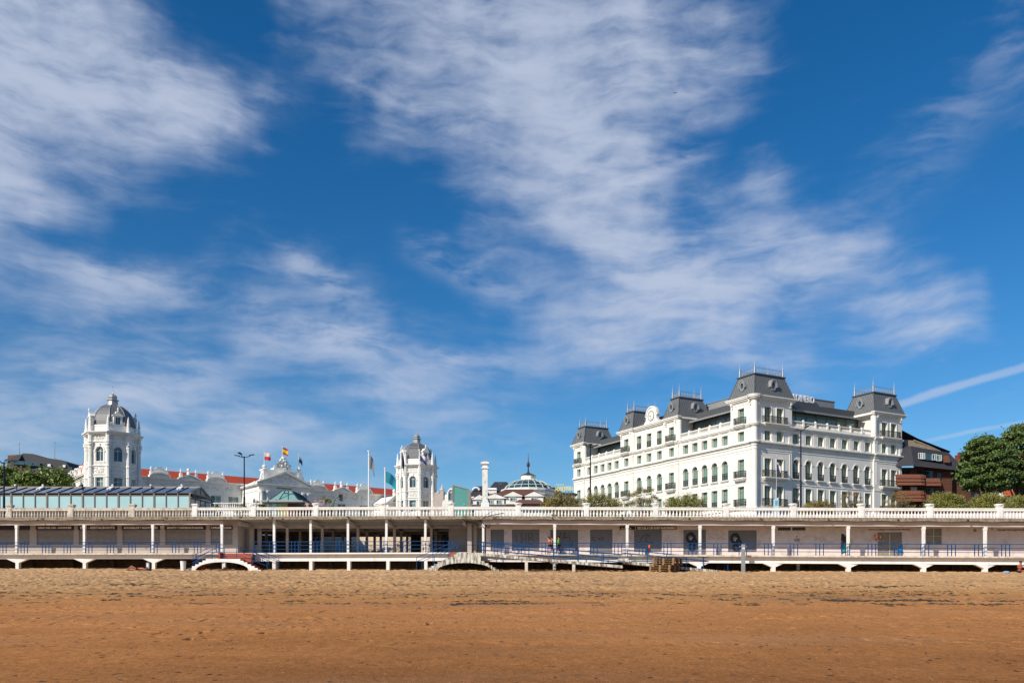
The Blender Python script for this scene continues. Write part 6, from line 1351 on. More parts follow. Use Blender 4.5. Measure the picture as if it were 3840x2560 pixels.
# brown roofed house with white dormers
t = bld('villa', 'white house with brown hipped roof and white gabled dormers beside the pylon', 'house', 1925, 108); Y = 108; q = lambda px, r, y=0: (PX(px, Y + y) - t.location.x, y, PZ(r, Y + y) - 7.9)
m = M(); x0, x1 = q(1780, 0)[0], q(2075, 0)[0]; m.box(x0, x1, .4, 14, 0, q(0, 1893)[2]); m.build('wall', K['casino'], t)
m = M(); zt_ = q(0, 1893)[2]; m.add([(x0 - .4, 0, zt_), (x1 + .4, 0, zt_), (x1 + .4, 14, zt_), (x0 - .4, 14, zt_), (x0 + 4, 4.6, zt_ + 2.6), (x1 - 2.6, 4.6, zt_ + 2.6)], [(0, 1, 5, 4), (1, 2, 5), (2, 3, 4, 5), (3, 0, 4)])
m.add([(q(1925, 0)[0], -.8, zt_ + .1), (q(2045, 0)[0], -.8, zt_ + .1), (q(2045, 0)[0], 3, zt_ + .1), (q(1925, 0)[0], 3, zt_ + .1), (q(1985, 0)[0], 2.0, zt_ + 1.9)], [(0, 1, 4), (1, 2, 4), (3, 0, 4)]); m.build('roof', K['brownroof'], t)
for px, r0, r1, w, two in ((1798, 1897, 1872, .85, 0), (1855, 1892, 1868, 1.45, 1), (1924, 1880, 1860, 1.15, 0), (2003, 1881, 1860, 1.2, 0)):
    cx, _, z0 = q(px, r0); z1 = q(px, r1)[2]; d = M(); d.box(cx - w, cx + w, .2, 3.5, z0 - .3, z1); dd = d.build('dormer', K['casino'], t)
    d = M(); d.prism([(cx - w - .25, z1), (cx + w + .25, z1), (cx, z1 + .62)], -.02, 3.6); put('gable', d.mesh('gable', K['casino']), dd)
    d = M(); 
    for s_ in (-1, 1): d.hexa([(cx + s_ * (w + .3), -.05, z1 - .02), (cx, -.05, z1 + .66), (cx, 3.8, z1 + .66), (cx + s_ * (w + .3), 3.8, z1 - .02)], [(cx + s_ * (w + .3), -.05, z1 + .06), (cx, -.05, z1 + .74), (cx, 3.8, z1 + .74), (cx + s_ * (w + .3), 3.8, z1 + .06)])
    put('dormer_roof', d.mesh('dormer_roof', K['brownroof']), dd)
    for o in ((-.55, .55) if two else (0,)): window_obj(dd, .85 if not two else .7, min(1.25, z1 - z0 - .25), False, Vector((cx + o, .12, z0 + .1)), 0, curt=.4, transom=False)
# round hall with glass dome
t = bld('rotunda', 'round white hall with shallow glass dome, lantern and dark spire ball', 'building', 1981, 128); R_ = 3.95; zt_ = PZ(1838, 128) - 7.9; zd = PZ(1802, 128) - 7.9
m = M(); m.lathe([(R_, 0), (R_, zt_ - 1.0), (R_ + .2, zt_ - .95), (R_ + .2, zt_ - .8), (R_, zt_ - .75), (R_, zt_ - .35), (R_ + .3, zt_ - .3), (R_ + .3, zt_), (3.7, zt_ + .02)], 20, (0, 0), 0, 0, 1, 1); m.build('drum', K['casino'], t)
pr = [(3.75 * math.cos(a), zt_ + (zd - zt_ + .55) * math.sin(a)) for a in (0, .25, .5, .8, 1.1)]
pr = [(3.75, zt_), (3.45, zt_ + .55), (2.75, zt_ + 1.05), (1.9, zt_ + 1.4), (1.15, zt_ + 1.58)]
m = M(); m.lathe(pr, 20); m.build('dome_glass', K['blueglass'], t)
m = M()
for k in range(20): a = 2 * math.pi * k / 20; m.tube([((r + .03) * math.cos(a), (r + .03) * math.sin(a), z + .02) for r, z in pr], .055, 4)
for r, z in (pr[0], pr[1], pr[3]): m.tube([((r + .04) * math.cos(a), (r + .04) * math.sin(a), z + .02) for a in np.linspace(0, 2 * math.pi, 21)], .06, 4)
m.build('dome_ribs', mat('pale_green_ribs', (.55, .62, .56), .5), t)
z = zt_ + 1.5; m = M(); m.lathe([(1.15, z), (1.1, z + .75), (1.2, z + .78)], 10); m.build('lantern', K['casino'], t)
m = M(); m.lathe([(1.25, z + .78), (.9, z + .95), (.3, z + 1.15), (.12, z + 1.4), (.1, z + 2.1), (.22, z + 2.25), (.27, z + 2.5), (.18, z + 2.75), (.06, z + 3.0), (.02, z + 4.3)], 10); m.build('spire', mat('dark_bronze', (.05, .035, .035), .5), t)
m = M(); m.lathe([(.03, 0), (.02, PZ(1738, 126) - 7.9)], 5, (PX(1946, 128) - t.location.x, -2)); m.build('antenna', K['grey_metal'], t)
# dark slate roofed houses behind
def rhouse(name, label, px0, px1, reave, rridge, Y, d, wallm, roofm, wins=(), hip=.25):
    t = bld(name, label, 'house', (px0 + px1) / 2, Y); x0, x1 = PX(px0, Y) - t.location.x, PX(px1, Y) - t.location.x; ze_ = PZ(reave, Y) - 7.9; zr2 = PZ(rridge, Y + d * .35) - 7.9
    m = M(); m.box(x0, x1, 0, d, 0, ze_); m.build('wall', K[wallm], t); w = (x1 - x0) * hip
    m = M(); m.add([(x0 - .4, -.4, ze_), (x1 + .4, -.4, ze_), (x1 + .4, d + .4, ze_), (x0 - .4, d + .4, ze_), (x0 + w, d * .35, zr2), (x1 - w, d * .35, zr2), (x1 - w, d * .65, zr2), (x0 + w, d * .65, zr2)], [(0, 1, 5, 4), (1, 2, 6, 5), (2, 3, 7, 6), (3, 0, 4, 7), (4, 5, 6, 7)]); m.build('roof', K[roofm], t)
    for px, r, w_, h_ in wins: p = P(px, r, Y) - t.location; window_obj(t, w_, h_, False, Vector((p.x, -.06, p.z)), 0)
    return t
t = rhouse('slate_house', 'dark slate roofed grey house between teal kiosk and white pylon', 1762, 1835, 1868, 1822, 150, 12, 'grey_metal', 'darkslate', ((1777, 1890, 1.2, 1.3), (1800, 1890, 1.2, 1.3)))
m = M(); m.box(PX(1766, 148) - t.location.x, PX(1792, 148) - t.location.x, -1.5, 0, PZ(1868, 148) - 7.9, PZ(1860, 148) - 7.9)
for k in range(4): m.ball((PX(1769 + k * 7, 148) - t.location.x, -1.6, PZ(1866, 148) - 7.9), .3)
m.build('awning', K['white'], t)
m = M(); m.tube([(PX(1784 - 12 * math.cos(a), 150) - t.location.x, 2, PZ(1832 - 9 * math.sin(a), 150) - 7.9) for a in np.linspace(0, 3.14, 8)], .18, 5); m.build('arch_light', K['white'], t)
t = rhouse('grey_house', 'white walled house with dark roof and rooftop terrace behind the pylon', 1828, 1925, 1850, 1806, 165, 14, 'white', 'darkslate', ((1866, 1868, 1.5, 1.2), (1878, 1868, 1.5, 1.2), (1845, 1868, 1.4, 1.2)))
m = M(); m.box(PX(1829, 163) - t.location.x, PX(1862, 163) - t.location.x, -2, 2, PZ(1850, 163) - 7.9, PZ(1828, 163) - 7.9); m.box(PX(1827, 163) - t.location.x, PX(1864, 163) - t.location.x, -2.2, 2.2, PZ(1836, 163) - 7.9, PZ(1834, 163) - 7.9); m.build('penthouse', K['white'], t)
m = M()
for px, a in ((1874, 10), (1843, 5), (1899, 6)): m.box(PX(px, 168) - t.location.x - .4, PX(px, 168) - t.location.x + .4, 4, 5, PZ(1828, 168) - 7.9, PZ(1820 - a, 168) - 7.9)
m.build('chimney', K['grey_metal'], t)
rhouse('dark_roof_house', 'dark hipped roof showing just right of the glass dome', 2040, 2110, 1856, 1826, 172, 12, 'white', 'darkslate')
t = rhouse('lettered_hotel', 'low building under tall yellow rooftop letters, behind tamarisks left of grand hotel', 2075, 2158, 1852, 1846, 150, 10, 'beige', 'darkslate', hip=.02)
yl = mat('yellow_sign_letters', srgb(235, 222, 120), .5, .03)
text('HOTEL', 1.0, yl, t, Vector((PX(2100, 149) - t.location.x, -1, PZ(1834, 149) - 7.9)), bold=.03, depth=.06, width=1.65); text('HOYUELA', 1.0, yl, t, Vector((PX(2131, 149) - t.location.x, -1, PZ(1831, 149) - 7.9)), bold=.03, depth=.06, width=1.75)
text('* * * *', .9, yl, t, Vector((PX(2099, 149) - t.location.x, -1, PZ(1823, 149) - 7.9)), bold=.04, depth=.06, width=1.4)
m = M()
for px in (2085, 2098, 2111, 2120, 2132, 2143): m.box(PX(px, 149) - t.location.x - .04, PX(px, 149) - t.location.x + .04, -.95, -.87, PZ(1852, 149) - 7.9, PZ(1838, 149) - 7.9)
m.build('sign_support', K['mullion'], t)
# arched white house and brown stone gable right of the casino tower
t = bld('arched_house', 'white house front with big arched window beside the teal kiosk', 'house', 1680, 140); q = lambda px, r: (PX(px, 140) - t.location.x, PZ(r, 140) - 7.9)
m = M(); m.prism([(q(1658, 0)[0], 0), (q(1706, 0)[0], 0), (q(1706, 1845)[0], q(0, 1845)[1]), (q(1700, 0)[0], q(0, 1832)[1]), (q(1692, 0)[0], q(0, 1828)[1]), (q(1684, 0)[0], q(0, 1832)[1]), (q(1676, 0)[0], q(0, 1846)[1]), (q(1672, 0)[0], q(0, 1868)[1]), (q(1658, 0)[0], q(0, 1880)[1])], 0, 9); m.build('wall', K['casino'], t)
window_obj(t, 1.1, 1.9, True, Vector((q(1692, 0)[0], -.08, q(0, 1876)[1])), 0, 'arched_window')
m = M(); m.lathe([(.12, q(0, 1866)[1]), (.2, q(0, 1860)[1]), (.06, q(0, 1850)[1])], 6, (q(1670, 0)[0], 1)); m.box(q(1667, 0)[0], q(1673, 0)[0], .6, 1.4, q(0, 1885)[1], q(0, 1866)[1]); m.build('finial', K['casino'], t)
t = bld('stone_gable', 'narrow tan stone pavilion with pointed finials right of right casino tower', 'building', 1650, 168); q = lambda px, r: (PX(px, 168) - t.location.x, PZ(r, 168) - 7.9)
m = M(); m.prism([(q(1628, 0)[0], 0), (q(1663, 0)[0], 0), (q(1663, 0)[0], q(0, 1836)[1]), (q(1654, 0)[0], q(0, 1839)[1]), (q(1648, 0)[0], q(0, 1850)[1]), (q(1640, 0)[0], q(0, 1846)[1]), (q(1628, 0)[0], q(0, 1848)[1])], 0, 8); m.build('wall', K['beige'], t)
m = M(); 
for px, r0, r1 in ((1657, 1836, 1812), (1642, 1847, 1834)): h = q(0, r1)[1] - q(0, r0)[1]; m.lathe([(.5, q(0, r0)[1]), (.5, q(0, r0)[1] + h * .2), (.2, q(0, r0)[1] + h * .28), (.3, q(0, r0)[1] + h * .45), (.12, q(0, r0)[1] + h * .6), (.03, q(0, r1)[1])], 8, (q(px, 0)[0], .6))
m.build('finial', K['oldwhite'], t)
# brick flats right of the hotel
t = bld('brick_flats', 'brown shingle and brick flats with dark slate mansard right of grand hotel', 'apartment block', 3480, 135); Y = 135; q = lambda px, r, y=0: (PX(px, Y + y) - t.location.x, y, PZ(r, Y + y) - 7.9)
m = M(); m.box(q(3340, 0)[0], q(3570, 0)[0], 0, 14, 0, q(0, 1752)[2]); m.box(q(3570, 0)[0], q(3625, 0)[0], 3, 14, 0, q(0, 1752)[2]); m.build('wall', K['tilewood'], t)
m = M(); a = q(3382, 1752, -1.4); b_ = q(3408, 1752, -1.6); c = q(3610, 1772, -1.2); 
m.add([(q(3340, 0)[0], -1.2, q(0, 1752)[2]), (q(3408, 0)[0], -1.8, q(0, 1752)[2]), (q(3408, 0)[0], -.6, q(0, 1674)[2]), (q(3340, 0)[0], -.2, q(0, 1674)[2]), (q(3610, 0)[0], -1.2, q(0, 1770)[2]), (q(3565, 0)[0], .6, q(0, 1694)[2]), (q(3610, 0)[0], 14, q(0, 1770)[2]), (q(3565, 0)[0], 13, q(0, 1694)[2]), (q(3340, 0)[0], 13, q(0, 1674)[2])], [(0, 1, 2, 3), (1, 4, 5, 2), (4, 6, 7, 5), (2, 5, 7, 8, 3)])
m.add([(q(3340, 0)[0], 1, q(0, 1674)[2]), (q(3404, 0)[0], .2, q(0, 1673)[2]), (q(3396, 0)[0], 1.2, q(0, 1640)[2]), (q(3340, 0)[0], 2, q(0, 1622)[2])], [(0, 1, 2, 3)])
m.add([(q(3340, 0, 3)[0], 3, q(0, 1612, 3)[2]), (q(3386, 0, 3)[0], 3, q(0, 1614, 3)[2]), (q(3446, 0, 4)[0], 4, q(0, 1645, 4)[2]), (q(3566, 0, 6)[0], 6, q(0, 1692, 6)[2]), (q(3566, 0, 6)[0], 12, q(0, 1720, 6)[2]), (q(3340, 0)[0], 12, q(0, 1700, 6)[2])], [(0, 1, 2, 3, 4, 5)]); m.build('mansard_roof', K['darkslate'], t)
m = M(); m.prism([(q(3396, 0)[0], q(0, 1641)[2]), (q(3446, 0)[0], q(0, 1647)[2]), (q(3540, 0)[0], q(0, 1688)[2]), (q(3404, 0)[0], q(0, 1674)[2])], 1.3, 3.0); m.build('timber_gable', mat('weathered_boards', (.22, .18, .14), .85, .3, 5), t)
m = M(); m.tube([(q(3440, 0)[0], 1.2, q(0, 1646)[2]), (q(3500, 0)[0], 1.4, q(0, 1668)[2]), (q(3545, 0)[0], 1.6, q(0, 1687)[2])], .16, 4); m.box(q(3384, 0)[0], q(3392, 0)[0], 3, 4, q(0, 1640)[2], q(0, 1612)[2]); m.box(q(3449, 0)[0], q(3457, 0)[0], 4, 5, q(0, 1660)[2], q(0, 1643)[2]); m.box(q(3520, 0)[0], q(3531, 0)[0], 4, 5, q(0, 1685)[2], q(0, 1667)[2]); m.build('chimney', mat('tan_trim', (.33, .26, .19), .8), t)
m = M(); x = q(3480, 0)[0]; m.tube([(x, 3, q(0, 1668)[2]), (x, 3, q(0, 1645)[2])], .035, 4)
for k in range(4): m.bar((x - .5 + k * .1, 3, q(0, 1650 - 1.5 * k)[2]), (x + .5, 3, q(0, 1648 - k)[2]), .03)
m.build('antenna', K['grey_metal'], t)
m = M(); m.hexa([(q(3429, 0)[0], -1.3, q(0, 1725)[2]), (q(3512, 0)[0], -1.3, q(0, 1733)[2]), (q(3512, 0)[0], .3, q(0, 1733)[2]), (q(3429, 0)[0], .3, q(0, 1725)[2])], [(q(3429, 0)[0], -1.3, q(0, 1701)[2]), (q(3512, 0)[0], -1.3, q(0, 1711)[2]), (q(3512, 0)[0], .3, q(0, 1711)[2]), (q(3429, 0)[0], .3, q(0, 1701)[2])]); m.build('dormer_strip', K['blueglass'], t)
for px, r, w in ((3436, 1724, .7), (3445, 1725, .7), (3488, 1729, .8), (3505, 1732, .8)): x, _, z = q(px, r); window_obj(t, w, .95, False, Vector((x, -1.42, z)), 0, curt=.5, transom=False)
m = M(); x0, _, z0 = q(3527, 1738); m.prism([(x0, z0), (q(3545, 0)[0], q(0, 1739)[2]), (q(3540, 0)[0], q(0, 1714)[2]), (x0, q(0, 1713)[2])], -1.5, -.9); m.build('side_wall', K['brick'], t)
for i, (ra, rb, pe) in enumerate(((1783, 1822, 3515), (1843, 1882, 3480))):   # curved shingled balconies
    for lay in range(3):
        m = M(); x0, x1 = q(3340, 0)[0], q(pe - lay * 2, 0)[0]; za, zb_ = q(0, rb - (rb - ra) * lay / 3.0)[2], q(0, rb - (rb - ra) * (lay + 1) / 3.0)[2]; o = 2.2 - lay * .1; xm = q(3454, 0)[0]
        if lay == 2: x1 = xm + .3
        pts = [(x0, -o), (xm - 1.0, -o), (xm - .3, -o + .25), (xm, -o + .8), (x1, -o + .9), (x1, 0)]
        for (a0, b0), (a1, b1) in zip(pts, pts[1:]): m.hexa([(a0, b0, za - .08), (a1, b1, za - .08), (a1, b1 + .2, za - .08), (a0, b0 + .2, za - .08)], [(a0, b0 + .30, zb_), (a1, b1 + .30, zb_), (a1, b1 + .5, zb_), (a0, b0 + .5, zb_)])
        m.build('balcony', K['brick'], t)
for px, r, w, h in ((3395, 1780, 1.4, .8), (3470, 1796, 2.6, 1.5), (3521, 1797, .8, 1.1), (3396, 1842, 1.0, .8), (3425, 1842, 1.0, .8), (3457, 1845, .7, .9), (3478, 1848, .7, .9), (3493, 1850, .7, .9)): x, _, z = q(px, r); window_obj(t, w, h, False, Vector((x, -.1, z)), 0, 'window', 'darkglass', 'frame' if r > 1830 else 'black', transom=False)
m = M(); x, _, z = q(3425, 1842); m.box(x - .5, x + .5, -.16, -.12, z, z + .7); m.build('roller_blind', K['wframe'], t)
# houses half hidden behind the big tree
t = rhouse('orange_house', 'white house with orange roof glimpsed behind big tree at the right edge', 3660, 3900, 1724, 1710, 150, 12, 'white', 'redroof', hip=.03)
m = M(); x = PX(3738, 149) - t.location.x
for px, r in ((3735, 1800), (3800, 1850), (3700, 1870), (3830, 1740), (3650, 1830)): x = PX(px, 150) - t.location.x; z = PZ(r, 150) - 7.9; m.box(x - 1.8, x + 1.8, -1.0, .1, z - .5, z + .5)
m.build('balcony', mat('orange_brick', srgb(190, 90, 55), .8), t)
t = rhouse('dark_house', 'dark roofed house with red brick chimney between flats and big tree', 3575, 3640, 1768, 1722, 146, 10, 'tilewood', 'darkslate', hip=.05)
m = M(); x = PX(3618, 146) - t.location.x; m.box(x - .6, x + .6, 1, 2.2, PZ(1765, 146) - 7.9, PZ(1700, 146) - 7.9); m.box(x - .25, x + .25, 1.3, 1.9, PZ(1700, 146) - 7.9, PZ(1690, 146) - 7.9); m.build('chimney', mat('red_brick', srgb(125, 60, 45), .8, .2, 8), t)
m = M(); m.bar((PX(3596, 146) - t.location.x, 0, PZ(1711, 146) - 7.9), (PX(3665, 146) - t.location.x, 0, PZ(1702, 146) - 7.9), .1); m.build('roof_rail', K['blue'], t)
# dark mansard flats on the hill at the left
t = bld('hill_flats', 'brown flats with black mansard roof on the hill at the far left', 'apartment block', 120, 230); Y = 230; q = lambda px, r, y=0: (PX(px, Y + y) - t.location.x, y, PZ(r, Y + y) - 7.9)
def slab(pts, y0, y1, mt, name):
    m = M(); m.prism([(q(a, 0)[0], q(0, b)[2]) for a, b in pts], y0, y1); return m.build(name, mt, t)
slab([(-60, 1900), (262, 1900), (262, 1780), (230, 1770), (30, 1745), (-60, 1740)], 2, 18, K['brownroof'], 'wall')
def facet(pts, name='mansard_roof', mt='darkslate'):
    m = M(); m.add([(q(a, 0)[0], y, q(0, b)[2]) for a, b, y in pts], [tuple(range(len(pts)))]); return m.build(name, K[mt], t)
dr = slab([(12, 1725), (70, 1694), (105, 1696), (135, 1708), (215, 1720), (232, 1728), (250, 1755), (265, 1760), (262, 1800), (60, 1760), (4, 1752)], 2.2, 17, K['darkslate'], 'mansard_roof')
facet([(12, 1722, .5), (65, 1698, 2.1), (65, 1720, 1.0), (14, 1730, .2)]); facet([(72, 1765, 0.2), (142, 1756, .2), (250, 1766, .6), (262, 1798, 1.5), (140, 1792, .2), (75, 1780, .0)])
facet([(70, 1785, -1.0), (142, 1762, -.8), (240, 1768, -.6), (250, 1800, -1), (70, 1800, -1.4)])
slab([(4, 1700), (62, 1696), (62, 1726), (4, 1735)], 3, 16, K['brick'], 'side_wall')
slab([(42, 1722), (140, 1733), (140, 1745), (42, 1737)], 1.2, 2.1, K['blueglass'], 'balcony_glazing'); slab([(165, 1735), (176, 1736), (176, 1747), (165, 1746)], 1.8, 2.1, K['wframe'], 'window'); slab([(222, 1738), (232, 1739), (232, 1748), (222, 1747)], 1.8, 2.1, K['wframe'], 'window')
for px, r0, r1 in ((40, 1700, 1652), (175, 1712, 1648)): m = M(); m.lathe([(.12, q(0, r0)[2]), (.05, q(0, r1)[2])], 5, (q(px, 0)[0], 4)); m.box(q(px, 0)[0] - .2, q(px, 0)[0] + .2, 3.8, 4.2, q(0, r1 + 2)[2], q(0, r1)[2]); m.build('antenna', K['grey_metal'], t)
m = M()
for k in range(4): m.ball((q(165 + k * 18, 0)[0], -.6, q(0, 1758 + k * 1.6)[2]), .55, sz=.4)
m.build('skylight', K['grey_metal'], t)
# low balustrade wall of the casino garden, seen between pavilion and portico
t = thing('garden_balustrade', 'low grey white garden balustrade in front of the casino wing', 'balustrade', (PX(875, 118), 118, 8)); m = M(); x0, x1 = PX(800, 118) - t.location.x, PX(960, 118) - t.location.x; z = PZ(1884, 118) - 8
m.box(x0, x1, -.12, .12, z - .12, z); m.build('rail', K['casino'], t)
m = M(); m.lathe([(.09, 0), (.05, .2), (.1, .35), (.05, .62), (.08, .8)], 6); me = m.mesh('baluster', K['casino'])
for k in range(19): put('baluster', me, t, Vector((x0 + .2 + (x1 - x0 - .4) * k / 18, 0, z - .92)))
m = M(); m.box(x0, x1, -.15, .15, -1, z - .92); m.build('plinth', K['casino'], t)

# ---------------------------------------------------------------- trees and shrubs
def crown(name, parent, blobs, n, size, mats_, seed, probs=None, hollow=.35, thin=.5):
    r_ = np.random.default_rng(seed); B_ = np.array(blobs, float); vol = (B_[:, 3] * B_[:, 4] * B_[:, 5]) ** (1 / 1.5); idx = r_.choice(len(B_), n, p=vol / vol.sum())
    d = r_.normal(size=(n, 3)); d /= np.linalg.norm(d, axis=1)[:, None]; rad = (hollow + (1 - hollow) * r_.random(n) ** .6) * (1 + .22 * r_.normal(size=n) * .6)
    # leaf clumps: gather leaves towards random twig ends
    k = max(4, n // 26); cc = r_.integers(0, n, k); P_ = B_[idx, :3] + d * rad[:, None] * B_[idx, 3:6]
    a = r_.integers(0, k, n); same = P_[cc[a]]; near = np.linalg.norm(same - P_, axis=1) < 1.6 * B_[:, 3:6].mean(); P_ = np.where(near[:, None], same + r_.normal(size=(n, 3)) * size * 2.6, P_)
    nn = d * .6 + r_.normal(size=(n, 3)) * .7 + np.array([0, 0, .4]); nn /= np.linalg.norm(nn, axis=1)[:, None]
    t = np.cross(nn, r_.normal(size=(n, 3))); t /= np.linalg.norm(t, axis=1)[:, None]; b = np.cross(nn, t); s = size * (.5 + r_.random(n))[:, None]
    co = np.stack([P_ - t * s, P_ + b * s * thin, P_ + t * s, P_ - b * s * thin], 1).reshape(-1, 3); fa = np.arange(n * 4).reshape(-1, 4)
    mi = (r_.integers(0, len(mats_), n) + (cc[a] % len(mats_) * 0)) ; clump = (a * 7) % len(mats_); mi = np.where(r_.random(n) < .6, clump, mi)
    return put(name, np_mesh(name, co, fa, mats_, mi), parent)
def tree(label, base, h, blobs, n, size, mats_, seed, cat='tree', name='tree', lean=0, tr=.16, group=None, thin=.5, twigs=7, hollow=.35, kind='trunk'):
    t = thing(name, label, cat, base, 0, group); rr = random.Random(seed); m = M()
    m.tube([(0, 0, -.3), (lean * .3, 0, h * .3), (lean, 0, h * .62)], tr, 7, r2=tr * .5)
    for k in range(twigs):
        bl = blobs[k % len(blobs)]; e = (bl[0] + rr.uniform(-.6, .6) * bl[3], bl[1] + rr.uniform(-.5, .5) * bl[4], bl[2] + rr.uniform(-.2, .75) * bl[5]); s = (lean * .5 * rr.random(), 0, h * rr.uniform(.15, .5))
        mid = tuple((a + b) / 2 + rr.uniform(-.2, .2) for a, b in zip(s, e)); m.tube([s, mid, e], tr * .45, 5, r2=tr * .1)
    m.build('trunk', K['trunk'], t)
    crown('crown', t, blobs, n, size, mats_, seed, thin=thin, hollow=hollow); return t
TM = [K['tam'], K['tam3'], K['tam2'], K['tam']]; TG = [K['tam'], K['tam3'], K['leaf'], K['tam3']]; TB = [K['tam2'], K['tam'], K['tam2'], K['trunk']]
def shrub(label, pxa, pxb, rtop, Y, mats_, n, seed, size=.09, dens=1.0, sparse=False, base=7.75):
    w = (pxb - pxa) * Y / FL; cx = PX((pxa + pxb) / 2, Y); top = PZ(rtop, Y); h = top - base; rr = random.Random(seed); bl = []
    vis = top - (PZ(1900, Y)); n1 = 11
    for k in range(n1):
        a = (k + .5) / n1 * 2 - 1; x = a * w * .46; dome = (1 - .22 * a * a) * rr.uniform(.86, 1.02); r = w * (.12 if not sparse else .09) * rr.uniform(.85, 1.2); zt1 = base + (h * dome); bl.append((x, rr.uniform(-.5, .5), zt1 - base - r * .7, r * 1.2, r * 1.4, r * .9)); bl.append((x + rr.uniform(-.2, .2), rr.uniform(-.5, .5), (zt1 - base) * .72 - r * .3, r * 1.35, r * 1.5, r * 1.1))
    for k in range(6): a = rr.uniform(-.9, .9); r = w * .14; bl.append((a * w * .4, rr.uniform(-.5, .5), h * rr.uniform(.3, .5), r * 1.3, r * 1.3, r))
    return tree(label, (cx, Y, base), h, bl, n, size, mats_, seed, 'shrub', 'tamarisk_shrub', tr=.07, group='tamarisk shrubs along the upper promenade', thin=.3 if not sparse else .14, twigs=26 if sparse else 14, hollow=.1)
shrub('round dense tamarisk under the yellow rooftop letters', 2037, 2172, 1846, 86, [K['tam'], K['tam2'], K['tam3']], 9000, 21)
shrub('broad tamarisk shrub at the foot of the left hotel lamp post', 2176, 2332, 1846, 88, TG + [K['tam2']], 9000, 22)
shrub('tall sparse twiggy tamarisk behind the walking man', 2352, 2472, 1818, 90, TB + TG, 9000, 23, sparse=True, size=.09)
shrub('green broad tamarisk before the white hotel wing', 2492, 2645, 1848, 88, TG, 9000, 24)
shrub('low brownish bush right of the tallest lamp post', 3015, 3128, 1870, 86, [K['tam'], K['tam2'], K['tam2'], K['tam3']], 6500, 25)
shrub('sparse upright tamarisk before the hotel right hand front', 3148, 3235, 1838, 89, TB + [K['tam']], 4200, 26, sparse=True, size=.085)
shrub('loose twiggy tamarisk before the right end of hotel', 3318, 3425, 1842, 89, TB + [K['tam']], 5600, 27, sparse=True)
shrub('fine textured green tamarisk in front of the brick flats', 3468, 3618, 1840, 88, TG, 9500, 28)
shrub('wide pale green tamarisk under the big tree', 3640, 3790, 1838, 88, TG, 10500, 29)
shrub('green tamarisk at the right edge of view', 3770, 3900, 1852, 88, TG, 7500, 30)
shrub('small green bush left of the kiosk canopy', 950, 1012, 1876, 100, [K['leaf2'], K['tam']], 3200, 31)
shrub('yellow green bush behind the billboard', 1192, 1250, 1862, 96, TG, 4200, 32)
shrub('small low bush beside the glass pavilion gable', 797, 838, 1886, 100, TG, 2200, 33)
shrub('tiny bush at the foot of the casino lamp post', 878, 935, 1886, 102, TG, 2400, 34)
LG = [K['leaf'], K['leaf2'], K['leaf'], K['leaf3']]
def big(label, px, rtop, rbase, wpx, Y, n, seed, mats_, size=.3, nb=14, base=8.0, group=None, yd=.6):
    w = wpx * Y / FL / 2; cx = PX(px, Y); zt_ = PZ(rtop, Y) - base; zb_ = max(1.5, PZ(rbase, Y) - base); rr = random.Random(seed); bl = []; H = zt_ - zb_
    for k in range(nb):
        f = (k + .5) / nb; a = k * 2.4; rad = w * .62 * math.sin(math.pi * (.12 + .78 * f)) ** .6; r = w * (.42 if nb < 20 else .31) * rr.uniform(.75, 1.25) * (1 - .3 * f)
        bl.append((rad * math.cos(a), rad * math.sin(a) * yd, zb_ + H * (.08 + .80 * f), r, r, min(r * (.62 if nb < 20 else .42), H * .2)))
    bl.append((0, 0, zt_ - w * .2, w * .3, w * .3, w * .2))
    return tree(label, (cx, Y, base), zt_, bl, n, size, mats_, seed, tr=w * .06, group=group, twigs=nb * 2, hollow=.45, thin=.6)
DG = [K['leaf3'], K['leaf3'], K['leaf'], K['leaf3']]
big('huge dark evergreen with spreading tiers at the right edge', 3695, 1632, 1850, 250, 112, 34000, 41, DG, .17, 34)
big('taller dark evergreen crown cut by the right edge', 3830, 1590, 1850, 260, 118, 34000, 42, DG, .17, 36)
for i, (px, rt, wp, Y, lb) in enumerate(((20, 1752, 120, 150, 'round leafy park tree at the left edge behind pavilion'), (105, 1772, 120, 146, 'second leafy park tree from the left edge'), (165, 1764, 110, 152, 'third leafy park tree from left, below the skylights'), (222, 1768, 100, 148, 'leafy park tree touching the casino side front'))):
    big(lb, px, rt, 1850, wp, Y, 9000, 50 + i, [K['leaf'], K['leaf2'], K['leaf']], .26, 11, group='park trees left of the casino')
# greenery glimpsed over the court steps
t = thing('clipped_hedge', 'dark hedge glimpsed above the steps at the end of the open arcade', 'hedge', (-17, 109, 7.9)); crown('foliage', t, [(x, 0, .5, 1.1, .6, .6) for x in np.arange(-8, 8.5, 1.5)], 2500, .12, [K['leaf3'], K['leaf']], 61)

